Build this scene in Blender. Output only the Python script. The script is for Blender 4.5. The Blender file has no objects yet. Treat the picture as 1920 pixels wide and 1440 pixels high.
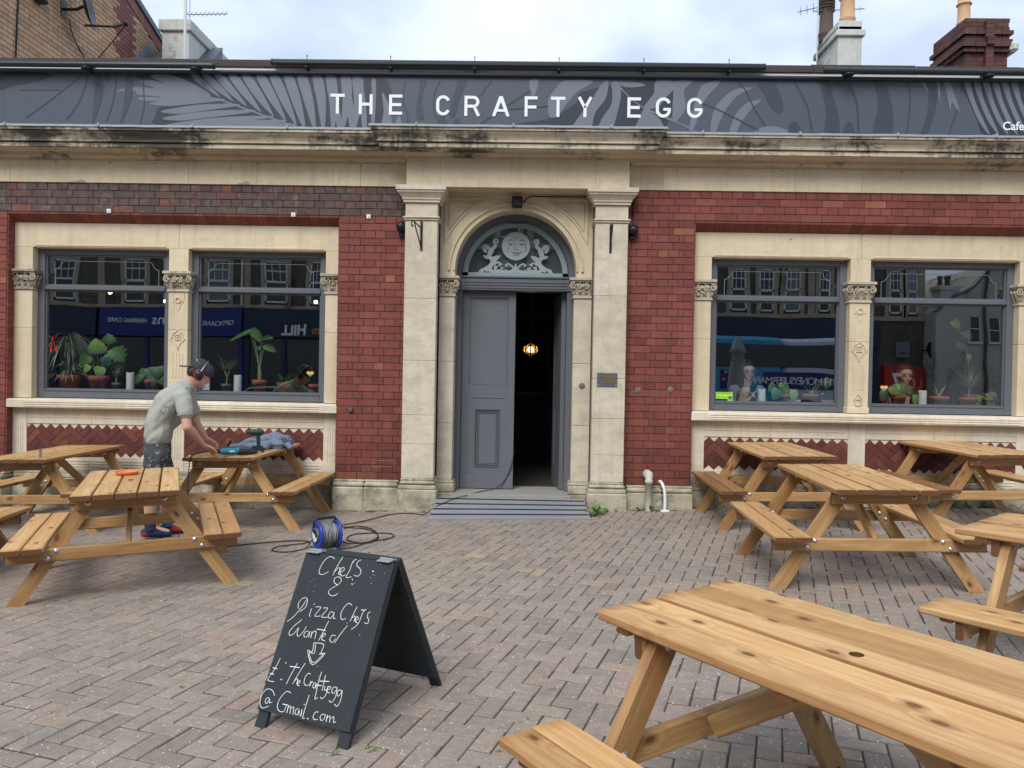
import bpy, bmesh, math, random
from mathutils import Vector, Matrix, Euler, noise as mnoise
D = bpy.data
S = bpy.context.scene
COL = S.collection
rad = math.radians
RNG = random.Random(7)

# ------------------------------------------------------------------ camera
def cam_axes(yaw, pitch, roll):
    f = Vector((math.sin(yaw)*math.cos(pitch), math.cos(yaw)*math.cos(pitch), math.sin(pitch)))
    r = Vector((math.cos(yaw), -math.sin(yaw), 0)); u = r.cross(f)
    return r*math.cos(roll)+u*math.sin(roll), u*math.cos(roll)-r*math.sin(roll), f
cd = D.cameras.new('camera'); cam = D.objects.new('camera', cd); COL.objects.link(cam)
cd.sensor_width = 36; cd.lens = 1449.57/1920*36; cd.clip_start = 0.05; cd.clip_end = 1000
cr, cu, cf = cam_axes(-0.0204924, -0.0110427, 0.0182715)
m = Matrix.Identity(4)
for i in range(3):
    m[i][0] = cr[i]; m[i][1] = cu[i]; m[i][2] = -cf[i]
m[0][3], m[1][3], m[2][3] = 0, -8.595, 1.475
cam.matrix_world = m
S.camera = cam
S.render.resolution_x = 1024; S.render.resolution_y = 768

# ------------------------------------------------------------------ world, sun, exposure
SUN_EL, SUN_AZ = 46, 200          # the bright part of the overcast sky, behind and left of the viewer
w = D.worlds.new('World'); S.world = w; w.use_nodes = True
nt = w.node_tree; nt.nodes.clear()
N = nt.nodes.new; L = nt.links.new
out = N('ShaderNodeOutputWorld'); bg = N('ShaderNodeBackground'); L(bg.outputs[0], out.inputs[0])
sky = N('ShaderNodeTexSky'); sky.sky_type = 'NISHITA'; sky.sun_disc = False
sky.sun_elevation = rad(SUN_EL); sky.sun_rotation = rad(SUN_AZ); sky.air_density = 1.0; sky.dust_density = 1.5
tc = N('ShaderNodeTexCoord'); mp = N('ShaderNodeMapping'); mp.inputs['Scale'].default_value = (1, 1, 2.2)
mp.inputs['Location'].default_value = (0.35, 0.1, 0.2)
L(tc.outputs['Generated'], mp.inputs[0])
n1 = N('ShaderNodeTexNoise'); n1.inputs['Scale'].default_value = 2.6; n1.inputs['Detail'].default_value = 5; n1.inputs['Roughness'].default_value = .55
L(mp.outputs[0], n1.inputs['Vector'])
r1 = N('ShaderNodeValToRGB'); r1.color_ramp.elements[0].position = .30; r1.color_ramp.elements[1].position = .62
r1.color_ramp.elements[0].color = (.80, .80, .80, 1); r1.color_ramp.elements[1].color = (1, 1, 1, 1)
L(n1.outputs[0], r1.inputs[0])
n2 = N('ShaderNodeTexNoise'); n2.inputs['Scale'].default_value = 3.4; n2.inputs['Detail'].default_value = 4
mp2 = N('ShaderNodeMapping'); mp2.inputs['Location'].default_value = (3.1, 1.2, 5); mp2.inputs['Scale'].default_value = (1, 1, 2)
L(tc.outputs['Generated'], mp2.inputs[0]); L(mp2.outputs[0], n2.inputs['Vector'])
r2 = N('ShaderNodeValToRGB'); r2.color_ramp.elements[0].position = .42; r2.color_ramp.elements[1].position = .62
r2.color_ramp.elements[0].color = (6.0, 6.7, 7.7, 1); r2.color_ramp.elements[1].color = (4.1, 4.8, 6.0, 1)
L(n2.outputs[0], r2.inputs[0])
mx = N('ShaderNodeMix'); mx.data_type = 'RGBA'
L(r1.outputs[0], mx.inputs[0]); L(sky.outputs[0], mx.inputs[6]); L(r2.outputs[0], mx.inputs[7])
L(mx.outputs[2], bg.inputs[0]); bg.inputs[1].default_value = 0.088
sd = D.lights.new('sun', 'SUN'); so = D.objects.new('sun', sd); COL.objects.link(so)
sd.energy = 1.5; sd.angle = rad(32); sd.color = (1, .965, .91)
az = rad(SUN_AZ)
sdir = Vector((math.sin(az)*math.cos(rad(SUN_EL)), math.cos(az)*math.cos(rad(SUN_EL)), math.sin(rad(SUN_EL))))
so.rotation_euler = sdir.to_track_quat('Z', 'Y').to_euler()
S.view_settings.view_transform = 'Standard'; S.view_settings.look = 'None'
S.view_settings.gamma = 1; S.view_settings.exposure = 0.92; S.view_settings.use_curve_mapping = False
S.cycles.max_bounces = 6; S.cycles.transparent_max_bounces = 12

# ------------------------------------------------------------------ material helpers
MATS = {}
class NB:
    def __init__(s, name, rough=.7, metal=0, spec=.4):
        s.m = D.materials.new(name); s.m.use_nodes = True; s.t = s.m.node_tree
        s.b = s.t.nodes['Principled BSDF']; s.b.inputs['Roughness'].default_value = rough
        s.b.inputs['Metallic'].default_value = metal; s.b.inputs['Specular IOR Level'].default_value = spec
        MATS[name] = s.m
    def n(s, ty, **kw):
        x = s.t.nodes.new('ShaderNode'+ty)
        for k, v in kw.items():
            if k in x.inputs: x.inputs[k].default_value = v
            else: setattr(x, k, v)
        return x
    def l(s, a, b): s.t.links.new(a, b)
    def coord(s, kind='Object', scale=(1, 1, 1), rnd=0):
        if kind == 'World':
            o = s.n('NewGeometry').outputs['Position']
        else:
            o = s.n('TexCoord').outputs['Object']
        if rnd:
            oi = s.n('ObjectInfo'); mu = s.n('Math', operation='MULTIPLY'); mu.inputs[1].default_value = rnd
            s.l(oi.outputs['Random'], mu.inputs[0]); ad = s.n('VectorMath', operation='ADD')
            s.l(o, ad.inputs[0]); s.l(mu.outputs[0], ad.inputs[1]); o = ad.outputs[0]
        mp = s.n('Mapping'); mp.inputs['Scale'].default_value = scale; s.l(o, mp.inputs[0]); return mp.outputs[0]
    def noise(s, vec, scale, detail=3, rough=.5, dist=0):
        x = s.n('TexNoise', Scale=scale, Detail=detail, Roughness=rough, Distortion=dist); s.l(vec, x.inputs['Vector']); return x.outputs[0]
    def ramp(s, fac, stops):
        x = s.n('ValToRGB'); e = x.color_ramp.elements
        while len(e) < len(stops): e.new(.5)
        for i, (p, c) in enumerate(stops):
            e[i].position = p; e[i].color = (*c, 1) if len(c) == 3 else c
        s.l(fac, x.inputs[0]); return x.outputs[0]
    def mix(s, fac, a, b, mode='MIX'):
        x = s.n('Mix', data_type='RGBA', blend_type=mode)
        for v, i in ((fac, 0), (a, 6), (b, 7)):
            if isinstance(v, (int, float)): x.inputs[i].default_value = v
            elif isinstance(v, tuple): x.inputs[i].default_value = (*v, 1) if len(v) == 3 else v
            else: s.l(v, x.inputs[i])
        return x.outputs[2]
    def rnd(s):
        """one random number per piece: from the face attribute of a joined mesh, or from the object"""
        at = s.n('Attribute', attribute_name='rnd'); oi = s.n('ObjectInfo')
        a = s.n('Math', operation='MULTIPLY_ADD'); a.inputs[1].default_value = 917.3; s.l(at.outputs['Fac'], a.inputs[0])
        b = s.n('Math', operation='MULTIPLY'); b.inputs[1].default_value = 531.7; s.l(oi.outputs['Random'], b.inputs[0]); s.l(b.outputs[0], a.inputs[2])
        wn = s.n('TexWhiteNoise', noise_dimensions='1D'); s.l(a.outputs[0], wn.inputs['W']); return wn
    def bump(s, h, strength=.3, dist=.01):
        x = s.n('Bump'); x.inputs['Strength'].default_value = strength; x.inputs['Distance'].default_value = dist
        s.l(h, x.inputs['Height']); s.l(x.outputs[0], s.b.inputs['Normal'])
    def col(s, c):
        if isinstance(c, tuple): s.b.inputs['Base Color'].default_value = (*c, 1)
        else: s.l(c, s.b.inputs['Base Color'])
        return s

def plain(name, c, rough=.6, metal=0, spec=.4, var=.12, scale=14, bump=0):
    b = NB(name, rough, metal, spec); v = b.coord('Object', rnd=17)
    f = b.noise(v, scale, 4, .6)
    b.col(b.mix(f, tuple(x*(1-var) for x in c), tuple(min(1, x*(1+var)) for x in c)))
    if bump: b.bump(f, bump, .004)
    return b.m

def mk_brick(name, stops, grime=None, rough=.75):
    b = NB(name, rough); wn = b.rnd()
    c = b.ramp(wn.outputs['Value'], stops)
    v = b.coord('World'); nz = b.noise(v, 60, 5, .7); big = b.noise(v, 3.0, 3)
    c = b.mix(.55, c, b.ramp(nz, [(.3, (.55, .55, .55)), (.7, (1.25, 1.25, 1.25))]), 'MULTIPLY')
    c = b.mix(.5, c, b.ramp(big, [(.3, (.75, .75, .75)), (.7, (1.15, 1.15, 1.15))]), 'MULTIPLY')
    if grime:
        g = b.ramp(b.noise(v, 9, 6, .75), [(.52, (0, 0, 0)), (.66, (1, 1, 1))])
        c = b.mix(g, c, grime)
    sx = b.n('SeparateXYZ'); b.l(v, sx.inputs[0]); mz = b.n('MapRange'); mz.inputs[1].default_value = .3; mz.inputs[2].default_value = 1.3; b.l(sx.outputs[2], mz.inputs[0])
    low = b.mix(.5, mz.outputs[0], b.noise(b.coord('World', (3, 3, 1)), 2.2, 4, .6)); c = b.mix(.75, c, b.ramp(low, [(.25, (.66, .62, .62)), (.62, (1, 1, 1))]), 'MULTIPLY')
    st = b.noise(b.coord('World', (6, 6, .7)), 2.0, 4, .6); c = b.mix(.6, c, b.ramp(st, [(.28, (.72, .70, .70)), (.55, (1, 1, 1))]), 'MULTIPLY')
    w2 = b.ramp(b.noise(v, 38, 6, .8), [(.70, (0, 0, 0)), (.76, (1, 1, 1))])
    c = b.mix(w2, c, (.42, .30, .26))
    b.col(c); b.bump(nz, .35, .004); return b.m
M = {}
M['brick'] = mk_brick('red_brick', [(0, (.165, .046, .036)), (.25, (.205, .055, .041)), (.55, (.225, .061, .045)), (.8, (.245, .072, .051)), (.96, (.185, .058, .048)), (1, (.33, .125, .065))])
M['brick_sooty'] = mk_brick('sooty_brick', [(0, (.075, .053, .048)), (.3, (.11, .067, .055)), (.6, (.10, .074, .065)), (.9, (.13, .066, .052)), (1, (.20, .065, .05))], (.16, .14, .125))
M['brick_orange'] = mk_brick('orange_brick', [(0, (.52, .31, .18)), (.3, (.62, .39, .235)), (.7, (.66, .44, .28)), (.92, (.60, .35, .20)), (1, (.40, .31, .22))])
M['brick_band'] = mk_brick('plum_brick', [(0, (.24, .095, .085)), (.5, (.28, .11, .095)), (1, (.31, .13, .105))])
M['tile'] = mk_brick('apron_tile', [(0, (.115, .034, .028)), (.4, (.15, .040, .032)), (.75, (.175, .048, .036)), (.92, (.23, .075, .048)), (1, (.14, .045, .04))])
M['brick_stack'] = mk_brick('stack_brick', [(0, (.06, .03, .027)), (.5, (.105, .038, .032)), (1, (.15, .055, .045))], (.05, .045, .04))
b = NB('mortar', .9); v = b.coord('World'); b.col(b.ramp(b.noise(v, 30, 4), [(.3, (.035, .028, .026)), (.75, (.13, .10, .09))])); M['mortar'] = b.m
b = NB('pale_mortar', .9); v = b.coord('World'); b.col(b.ramp(b.noise(v, 30, 4), [(.3, (.16, .10, .08)), (.75, (.25, .17, .12))])); M['mortar_pale'] = b.m

def mk_stone(name, base, dark, stain=0., zlo=0., moss=0., streak=0.):
    b = NB(name, .8, spec=.25); v = b.coord('World'); wn = b.rnd()
    big = b.noise(v, 1.6, 4, .6); mid = b.noise(v, 9, 5, .65); fine = b.noise(v, 140, 3, .6)
    c = b.mix(b.ramp(big, [(.3, (0, 0, 0)), (.72, (1, 1, 1))]), tuple(x*.86 for x in base), base)
    c = b.mix(.8, c, b.ramp(wn.outputs['Value'], [(0, (.88, .87, .84)), (.5, (1, 1, 1)), (1, (1.06, 1.07, 1.08))]), 'MULTIPLY')
    c = b.mix(b.ramp(mid, [(.35, (.0, 0, 0)), (.78, (.55, .55, .55))]), c, tuple(min(1, x*1.12) for x in base))
    c = b.mix(.45, c, b.ramp(fine, [(.3, (.86, .85, .83)), (.7, (1.06, 1.06, 1.06))]), 'MULTIPLY')
    blot = b.ramp(b.noise(b.coord('World', (2.2, 2.2, 5)), 2.3, 5, .7), [(.54, (0, 0, 0)), (.74, (.75, .75, .75))])
    c = b.mix(blot, c, tuple(x*y for x, y in zip(base, (.80, .74, .64))))
    run = b.ramp(b.noise(b.coord('World', (8, 8, .55)), 1.6, 5, .65), [(.50, (0, 0, 0)), (.74, (.42, .42, .42))])
    c = b.mix(run, c, tuple(x*y for x, y in zip(base, (.62, .58, .52))))
    if stain:   # black weather crust in patches with a shape of their own
        s0 = b.noise(b.coord('World', (1.0, 1.0, .25)), 1.35, 3, .5)
        s1 = b.noise(b.coord('World', (1.0, 1.0, 4.5)), 3.0, 5, .68, .3)
        s2 = b.noise(b.coord('World', (5.5, 5.5, 1.2)), 4, 4, .65)
        g = b.mix(.55, s0, b.mix(.4, s1, s2))
        gm = b.ramp(g, [(.50-.10*(stain-.5), (0, 0, 0)), (.585-.08*(stain-.5), (.88, .88, .88))])
        c = b.mix(gm, c, dark)
    if moss:
        g = b.ramp(b.noise(b.coord('World', (1, 1, 1.6)), 4.2, 6, .7), [(.44, (0, 0, 0)), (.62, (moss, moss, moss))])
        c = b.mix(g, c, (.20, .18, .12))
        g = b.ramp(b.noise(b.coord('World', (1.3, 1, 1)), 6.5, 6, .75), [(.56, (0, 0, 0)), (.66, (.8, .8, .8))])
        c = b.mix(g, c, (.56, .53, .46))
    b.col(c); b.bump(mid, .12, .01)
    bp = [x for x in b.t.nodes if x.type == 'BUMP'][0]; b2 = b.n('Bump'); b2.inputs['Strength'].default_value = .25; b2.inputs['Distance'].default_value = .002
    b.l(fine, b2.inputs['Height']); b.l(bp.outputs[0], b2.inputs['Normal']); b.l(b2.outputs[0], b.b.inputs['Normal'])
    return b.m
ST = (.67, .572, .408)
M['stone'] = mk_stone('bath_stone', ST, (.06, .055, .05))
M['stone_pil'] = mk_stone('pilaster_stone', (.64, .575, .455), (.06, .055, .05), moss=.25)
M['stone_cornice'] = mk_stone('weathered_cornice_stone', (.56, .495, .385), (.035, .033, .030), stain=.95)
M['stone_bed'] = mk_stone('bed_mould_stone', (.56, .475, .345), (.07, .06, .05), stain=.1)
M['stone_sill'] = mk_stone('painted_sill_stone', (.72, .65, .52), (.3, .27, .22), moss=.12)
M['stone_plinth'] = mk_stone('plinth_stone', (.47, .43, .33), (.1, .09, .07), moss=.85)
M['stone_carved'] = mk_stone('carved_stone', (.50, .445, .35), (.09, .08, .065), stain=.15)
M['render_white'] = mk_stone('white_render', (.60, .61, .58), (.20, .19, .17), stain=.45)
M['render_wall'] = mk_stone('grey_lime_render', (.50, .49, .46), (.12, .11, .10), stain=.3)
M['grey_paint'] = plain('grey_frame_paint', (.118, .128, .146), .38, var=.10, scale=5)
M['grey_door'] = plain('grey_door_paint', (.132, .141, .160), .34, var=.10, scale=3)
M['grey_light'] = plain('ramp_grey_paint', (.23, .24, .265), .45, var=.14, scale=6)
M['black'] = plain('black_paint', (.012, .012, .014), .4)
M['rubber'] = plain('black_rubber', (.015, .015, .017), .7)
M['black_metal'] = plain('black_metal', (.016, .018, .022), .32)
M['anthracite'] = plain('anthracite_metal', (.022, .028, .036), .34)
M['lead'] = plain('lead_flashing', (.25, .27, .29), .5, var=.25, scale=9, bump=.2)
M['slate'] = plain('slate_grey', (.09, .105, .13), .5, var=.2)
M['coping'] = plain('brown_coping', (.055, .045, .04), .8, var=.4, scale=12, bump=.3)
M['white_paint'] = plain('weathered_white_paint', (.62, .62, .58), .6, var=.15, scale=20)
M['zinc'] = plain('zinc_bolt', (.55, .57, .6), .28, metal=.85)
M['terracotta'] = plain('terracotta', (.40, .135, .058), .75, var=.16, scale=11, bump=.1)
M['terracotta2'] = plain('orange_plastic', (.62, .19, .07), .5)
M['buff'] = plain('buff_pot', (.52, .33, .19), .75, var=.2)
M['pot_dark'] = plain('sooty_pot', (.10, .07, .055), .8, var=.3)
M['pot_grey'] = plain('grey_pot', (.16, .17, .20), .6)
M['soil'] = plain('soil', (.03, .02, .014), .95)
b = NB('candle_wax', .45); b.col((.86, .85, .78)); b.b.inputs['Subsurface Weight'].default_value = .25; b.b.inputs['Subsurface Radius'].default_value = (.02, .015, .01); M['wax'] = b.m
M['gold'] = plain('brass', (.45, .30, .10), .35, metal=.8)
M['paper'] = plain('paper', (.75, .76, .78), .7)
M['skin'] = plain('skin', (.58, .33, .235), .55, var=.07, scale=30)
M['skin2'] = plain('pale_skin', (.62, .40, .31), .5, var=.05)
M['hair'] = plain('dark_hair', (.028, .017, .012), .6, var=.4, scale=60, bump=.5)
M['cap'] = plain('cap_cloth', (.030, .036, .046), .8)
M['red_plastic'] = plain('red_plastic', (.40, .02, .03), .4)
M['blue_plastic'] = plain('blue_plastic', (.020, .050, .36), .32)
M['teal'] = plain('teal_tool_plastic', (.01, .19, .27), .35)
M['navy'] = plain('navy_cloth', (.015, .03, .08), .85)
M['jeans'] = plain('blue_cloth', (.03, .10, .26), .85)
M['white_plastic'] = plain('white_plastic', (.75, .76, .76), .4)
M['concrete'] = plain('cement', (.30, .28, .25), .9, var=.3, scale=25, bump=.3)
M['plug'] = plain('old_cement_plug', (.17, .13, .115), .9, var=.3, scale=25)
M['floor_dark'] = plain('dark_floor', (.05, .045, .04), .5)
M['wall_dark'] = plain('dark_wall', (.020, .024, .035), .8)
M['asphalt'] = plain('asphalt', (.05, .05, .052), .9, var=.25, scale=60)
M['kerb'] = plain('kerb_stone', (.28, .27, .25), .85, var=.2)
M['moss'] = plain('ground_weeds', (.07, .14, .025), .8, var=.3)
M['grey_cloth'] = plain('grey_cloth', (.22, .26, .29), .9, var=.15)
M['lime'] = plain('lime_sticker', (.35, .72, .06), .5)
M['plank_dark'] = plain('dark_scaffold', (.10, .065, .035), .7)

def cloth(name, c, rough=.9, wr=.35, sc=9):
    b = NB(name, rough, spec=.15); v = b.coord('Object'); n = b.noise(v, sc, 4, .6, .8); f = b.noise(v, 260, 2)
    b.col(b.mix(n, tuple(x*.9 for x in c), tuple(x*1.08 for x in c)))
    b.bump(b.mix(.12, n, f), wr, .045); return b.m
M['tshirt'] = cloth('sage_tshirt_cloth', (.365, .375, .335), sc=5, wr=.35)
M['hoodie'] = cloth('blue_grey_fleece', (.175, .21, .28), sc=11, wr=.5)
b = NB('paint_splashed_shorts', .85); v = b.coord('Object'); f = b.noise(v, 22, 6, .75)
c = b.mix(b.noise(v, 7, 3), (.035, .038, .045), (.07, .075, .085)); c = b.mix(b.ramp(f, [(.55, (0, 0, 0)), (.61, (.8, .8, .8))]), c, (.36, .37, .38))
b.col(c); b.bump(b.noise(v, 9, 3), .4, .03); M['shorts'] = b.m

# stained softwood, grain along the plank's own long axis (x)
def mk_wood(name, stops, dark):
    b = NB(name, .42, spec=.35); v = b.coord('Object', (1, 1, 1), rnd=60)
    oi = b.n('ObjectInfo')
    vs = b.n('Mapping'); vs.inputs['Scale'].default_value = (.75, 11, 11); b.l(v, vs.inputs[0])
    warp = b.noise(vs.outputs[0], 1.3, 3, .5, .6)
    kv = b.n('Mapping'); kv.inputs['Scale'].default_value = (3.3, 6.8, 2.0); b.l(v, kv.inputs[0])
    vo = b.n('TexVoronoi', Scale=1.15, voronoi_dimensions='2D'); b.l(kv.outputs[0], vo.inputs['Vector'])
    sc_ = b.n('SeparateColor'); b.l(vo.outputs['Color'], sc_.inputs[0]); pk = b.n('Math', operation='GREATER_THAN'); pk.inputs[1].default_value = .50; b.l(sc_.outputs[0], pk.inputs[0]); kd0 = b.n('Math', operation='ADD'); b.l(vo.outputs['Distance'], kd0.inputs[0]); b.l(pk.outputs[0], kd0.inputs[1]); kd = kd0.outputs[0]
    m1 = b.n('Math', operation='MULTIPLY'); m1.inputs[1].default_value = 34; b.l(warp, m1.inputs[0])
    kk = b.n('MapRange'); kk.inputs[1].default_value = 0; kk.inputs[2].default_value = .36; kk.inputs[3].default_value = 9; kk.inputs[4].default_value = 0; b.l(kd, kk.inputs[0])
    a1 = b.n('Math', operation='ADD'); b.l(m1.outputs[0], a1.inputs[0]); b.l(kk.outputs[0], a1.inputs[1])
    sn = b.n('Math', operation='SINE'); b.l(a1.outputs[0], sn.inputs[0])
    mr = b.n('MapRange'); mr.inputs[1].default_value = -1; b.l(sn.outputs[0], mr.inputs[0])
    fine = b.noise(vs.outputs[0], 14, 5, .7)
    g = b.mix(.68, mr.outputs[0], fine)
    c = b.ramp(g, stops)
    broad = b.noise(vs.outputs[0], .5, 3, .6)
    c = b.mix(b.ramp(broad, [(.40, (0, 0, 0)), (.72, (.6, .6, .6))]), c, dark)
    c = b.mix(.9, c, b.ramp(oi.outputs['Random'], [(0, (.74, .68, .60)), (.35, (.93, .90, .86)), (.7, (1, 1, 1)), (1, (1.13, 1.13, 1.12))]), 'MULTIPLY')
    c = b.mix(b.ramp(kd, [(.070, (.9, .9, .9)), (.085, (.45, .45, .45)), (.20, (0, 0, 0))]), c, (.13, .045, .016))
    # stain gathers darker along the eased edges and the sawn ends
    ob = b.n('TexCoord').outputs['Object']; sp = b.n('SeparateXYZ'); b.l(ob, sp.inputs[0])
    ay = b.n('Math', operation='ABSOLUTE'); b.l(sp.outputs[1], ay.inputs[0]); axn = b.n('Math', operation='ABSOLUTE'); b.l(sp.outputs[0], axn.inputs[0])
    ey = b.n('MapRange'); ey.inputs[1].default_value = .052; ey.inputs[2].default_value = .0622; b.l(ay.outputs[0], ey.inputs[0])
    ex = b.n('MapRange'); ex.inputs[1].default_value = .655; ex.inputs[2].default_value = .726; b.l(axn.outputs[0], ex.inputs[0])
    mxx = b.n('Math', operation='MAXIMUM'); b.l(ey.outputs[0], mxx.inputs[0]); b.l(ex.outputs[0], mxx.inputs[1])
    em = b.n('Math', operation='MULTIPLY'); b.l(mxx.outputs[0], em.inputs[0]); en = b.ramp(b.noise(vs.outputs[0], 2.2, 3), [(.3, (.25, .25, .25)), (.7, (.85, .85, .85))]); b.l(en, em.inputs[1])
    c = b.mix(em.outputs[0], c, (.27, .115, .04))
    b.col(c); b.bump(g, .15, .002)
    b.b.inputs['Coat Weight'].default_value = .12; b.b.inputs['Coat Roughness'].default_value = .35
    return b.m
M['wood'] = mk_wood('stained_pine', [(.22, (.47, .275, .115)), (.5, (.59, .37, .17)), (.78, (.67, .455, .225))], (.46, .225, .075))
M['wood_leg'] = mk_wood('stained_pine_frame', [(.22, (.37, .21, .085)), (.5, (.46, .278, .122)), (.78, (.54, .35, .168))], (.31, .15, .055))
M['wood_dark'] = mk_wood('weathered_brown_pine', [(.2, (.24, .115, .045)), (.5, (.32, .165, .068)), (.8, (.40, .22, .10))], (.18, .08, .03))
M['wood_end'] = plain('stained_shaded_end_grain', (.135, .058, .024), .6, var=.35, scale=25, bump=.2)  # stain-soaked end grain, with the shade on the ends painted into the brown

# concrete block paver
b = NB('block_paver', .88, spec=.25); wn = b.rnd(); v = b.coord('World')
c = b.ramp(wn.outputs['Value'], [(0, (.245, .208, .174)), (.3, (.29, .246, .205)), (.6, (.315, .265, .220)), (.9, (.345, .28, .23)), (.96, (.33, .24, .20)), (1, (.38, .30, .215))])
big = b.noise(v, .75, 4, .6); c = b.mix(b.ramp(big, [(.54, (0, 0, 0)), (.70, (.55, .55, .55))]), c, (.36, .255, .225))
c = b.mix(b.ramp(b.noise(b.coord('World', (1.3, 1.3, 1)), 2.1, 6, .7), [(.58, (0, 0, 0)), (.72, (.55, .55, .55))]), c, (.12, .11, .095))
c = b.mix(b.ramp(b.noise(b.coord('World', (1, 1, 1)), .5, 3), [(.3, (.0, .0, .0)), (.6, (.4, .4, .4))]), c, (.235, .212, .186))
f1 = b.noise(v, 170, 4, .75); c = b.mix(.8, c, b.ramp(f1, [(.32, (.52, .51, .5)), (.52, (1, 1, 1)), (.72, (1.35, 1.33, 1.3))]), 'MULTIPLY')
m1 = b.noise(v, 22, 5, .7); c = b.mix(.6, c, b.ramp(m1, [(.3, (.72, .71, .7)), (.7, (1.18, 1.18, 1.18))]), 'MULTIPLY')
vo = b.n('TexVoronoi', Scale=75); b.l(v, vo.inputs['Vector']); sep = b.n('SeparateColor'); b.l(vo.outputs['Color'], sep.inputs[0])
pick = b.ramp(sep.outputs[0], [(.925, (0, 0, 0)), (.93, (1, 1, 1))]); dd = b.ramp(vo.outputs['Distance'], [(.20, (1, 1, 1)), (.34, (0, 0, 0))])
c = b.mix(b.mix(1, pick, dd, 'MULTIPLY'), c, (.62, .60, .57))
b.col(c); b.bump(b.mix(.5, f1, m1), .5, .004); M['paver'] = b.m
b = NB('joint_sand', .95); v = b.coord('World'); c = b.ramp(b.noise(v, 40, 4), [(.3, (.032, .027, .024)), (.7, (.085, .072, .062))])
c = b.mix(b.ramp(b.noise(v, 1.7, 5, .7), [(.62, (0, 0, 0)), (.72, (.8, .8, .8))]), c, (.06, .085, .025)); b.col(c); M['joint'] = b.m
b = NB('ground_sheet', .95); v = b.coord('World'); b.col(b.ramp(b.noise(v, 2, 5), [(.3, (.12, .11, .10)), (.7, (.2, .185, .17))])); M['ground'] = b.m

# chalkboard
b = NB('chalkboard_paint', .62, spec=.3); v = b.coord('Object'); c = b.mix(b.noise(v, 4, 4), (.018, .024, .028), (.028, .035, .040))
c = b.mix(b.ramp(b.noise(v, 7, 6, .75), [(.60, (0, 0, 0)), (.74, (.25, .25, .25))]), c, (.16, .17, .175)); b.col(c); M['board'] = b.m
b = NB('chalk', .95); b.col((.72, .74, .74)); M['chalk'] = b.m

def mk_glass(name, refl=.20, tint=(.95, .97, .97)):
    m = D.materials.new(name); m.use_nodes = True; t = m.node_tree; t.nodes.clear()
    o = t.nodes.new('ShaderNodeOutputMaterial'); mixn = t.nodes.new('ShaderNodeMixShader'); g = t.nodes.new('ShaderNodeBsdfGlossy'); tr = t.nodes.new('ShaderNodeBsdfTransparent')
    g.inputs['Roughness'].default_value = 0.0; tr.inputs[0].default_value = (*tint, 1); mixn.inputs[0].default_value = refl
    nz = t.nodes.new('ShaderNodeTexNoise'); nz.inputs['Scale'].default_value = 1.1; nz.inputs['Detail'].default_value = 1
    tcn = t.nodes.new('ShaderNodeNewGeometry'); t.links.new(tcn.outputs['Position'], nz.inputs['Vector'])
    bu = t.nodes.new('ShaderNodeBump'); bu.inputs['Strength'].default_value = .10; bu.inputs['Distance'].default_value = .02
    t.links.new(nz.outputs[0], bu.inputs['Height']); t.links.new(bu.outputs[0], g.inputs['Normal'])
    t.links.new(tr.outputs[0], mixn.inputs[1]); t.links.new(g.outputs[0], mixn.inputs[2]); t.links.new(mixn.outputs[0], o.inputs[0])
    return m
M['glass'] = mk_glass('window_glass')
b = NB('clear_glass_block', .05); b.b.inputs['Transmission Weight'].default_value = .9; b.b.inputs['IOR'].default_value = 1.4; b.col((.9, .93, .93)); M['clear'] = b.m
b = NB('frosted_glass', .5); b.col((.27, .345, .35)); M['frost'] = b.m
b = NB('frosted_motif', .55); b.col(b.mix(b.noise(b.coord('World'), 60, 4), (.26, .33, .34), (.37, .44, .45))); M['frost2'] = b.m
def leafmat(name, a, c, tr=.25):
    b = NB(name, .42, spec=.45); v = b.coord('Object', rnd=9); f = b.noise(v, 9, 4)
    b.col(b.mix(f, a, c)); b.b.inputs['Transmission Weight'].default_value = 0; b.b.inputs['Subsurface Weight'].default_value = .0
    return b.m
M['leaf'] = leafmat('green_leaf', (.045, .13, .03), (.11, .25, .05))
M['leaf_light'] = leafmat('light_green_leaf', (.16, .30, .07), (.30, .46, .13))
M['leaf_dark'] = leafmat('dark_green_leaf', (.025, .075, .03), (.05, .13, .05))
M['leaf_grey'] = leafmat('grey_green_leaf', (.13, .15, .10), (.26, .27, .19))
M['stem'] = leafmat('plant_stem', (.20, .26, .10), (.30, .33, .16))
def emis(name, c, e, base=(.5, .4, .2)):
    b = NB(name, .4); b.col(base); b.b.inputs['Emission Color'].default_value = (*c, 1); b.b.inputs['Emission Strength'].default_value = e; return b.m
M['bulb'] = emis('lit_bulb', (1, .72, .32), 9)
M['neon'] = emis('red_neon', (1, .03, .02), .9)
b = NB('etched_line_glass', .55); b.col((.20, .24, .25)); M['etch'] = b.m

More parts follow.
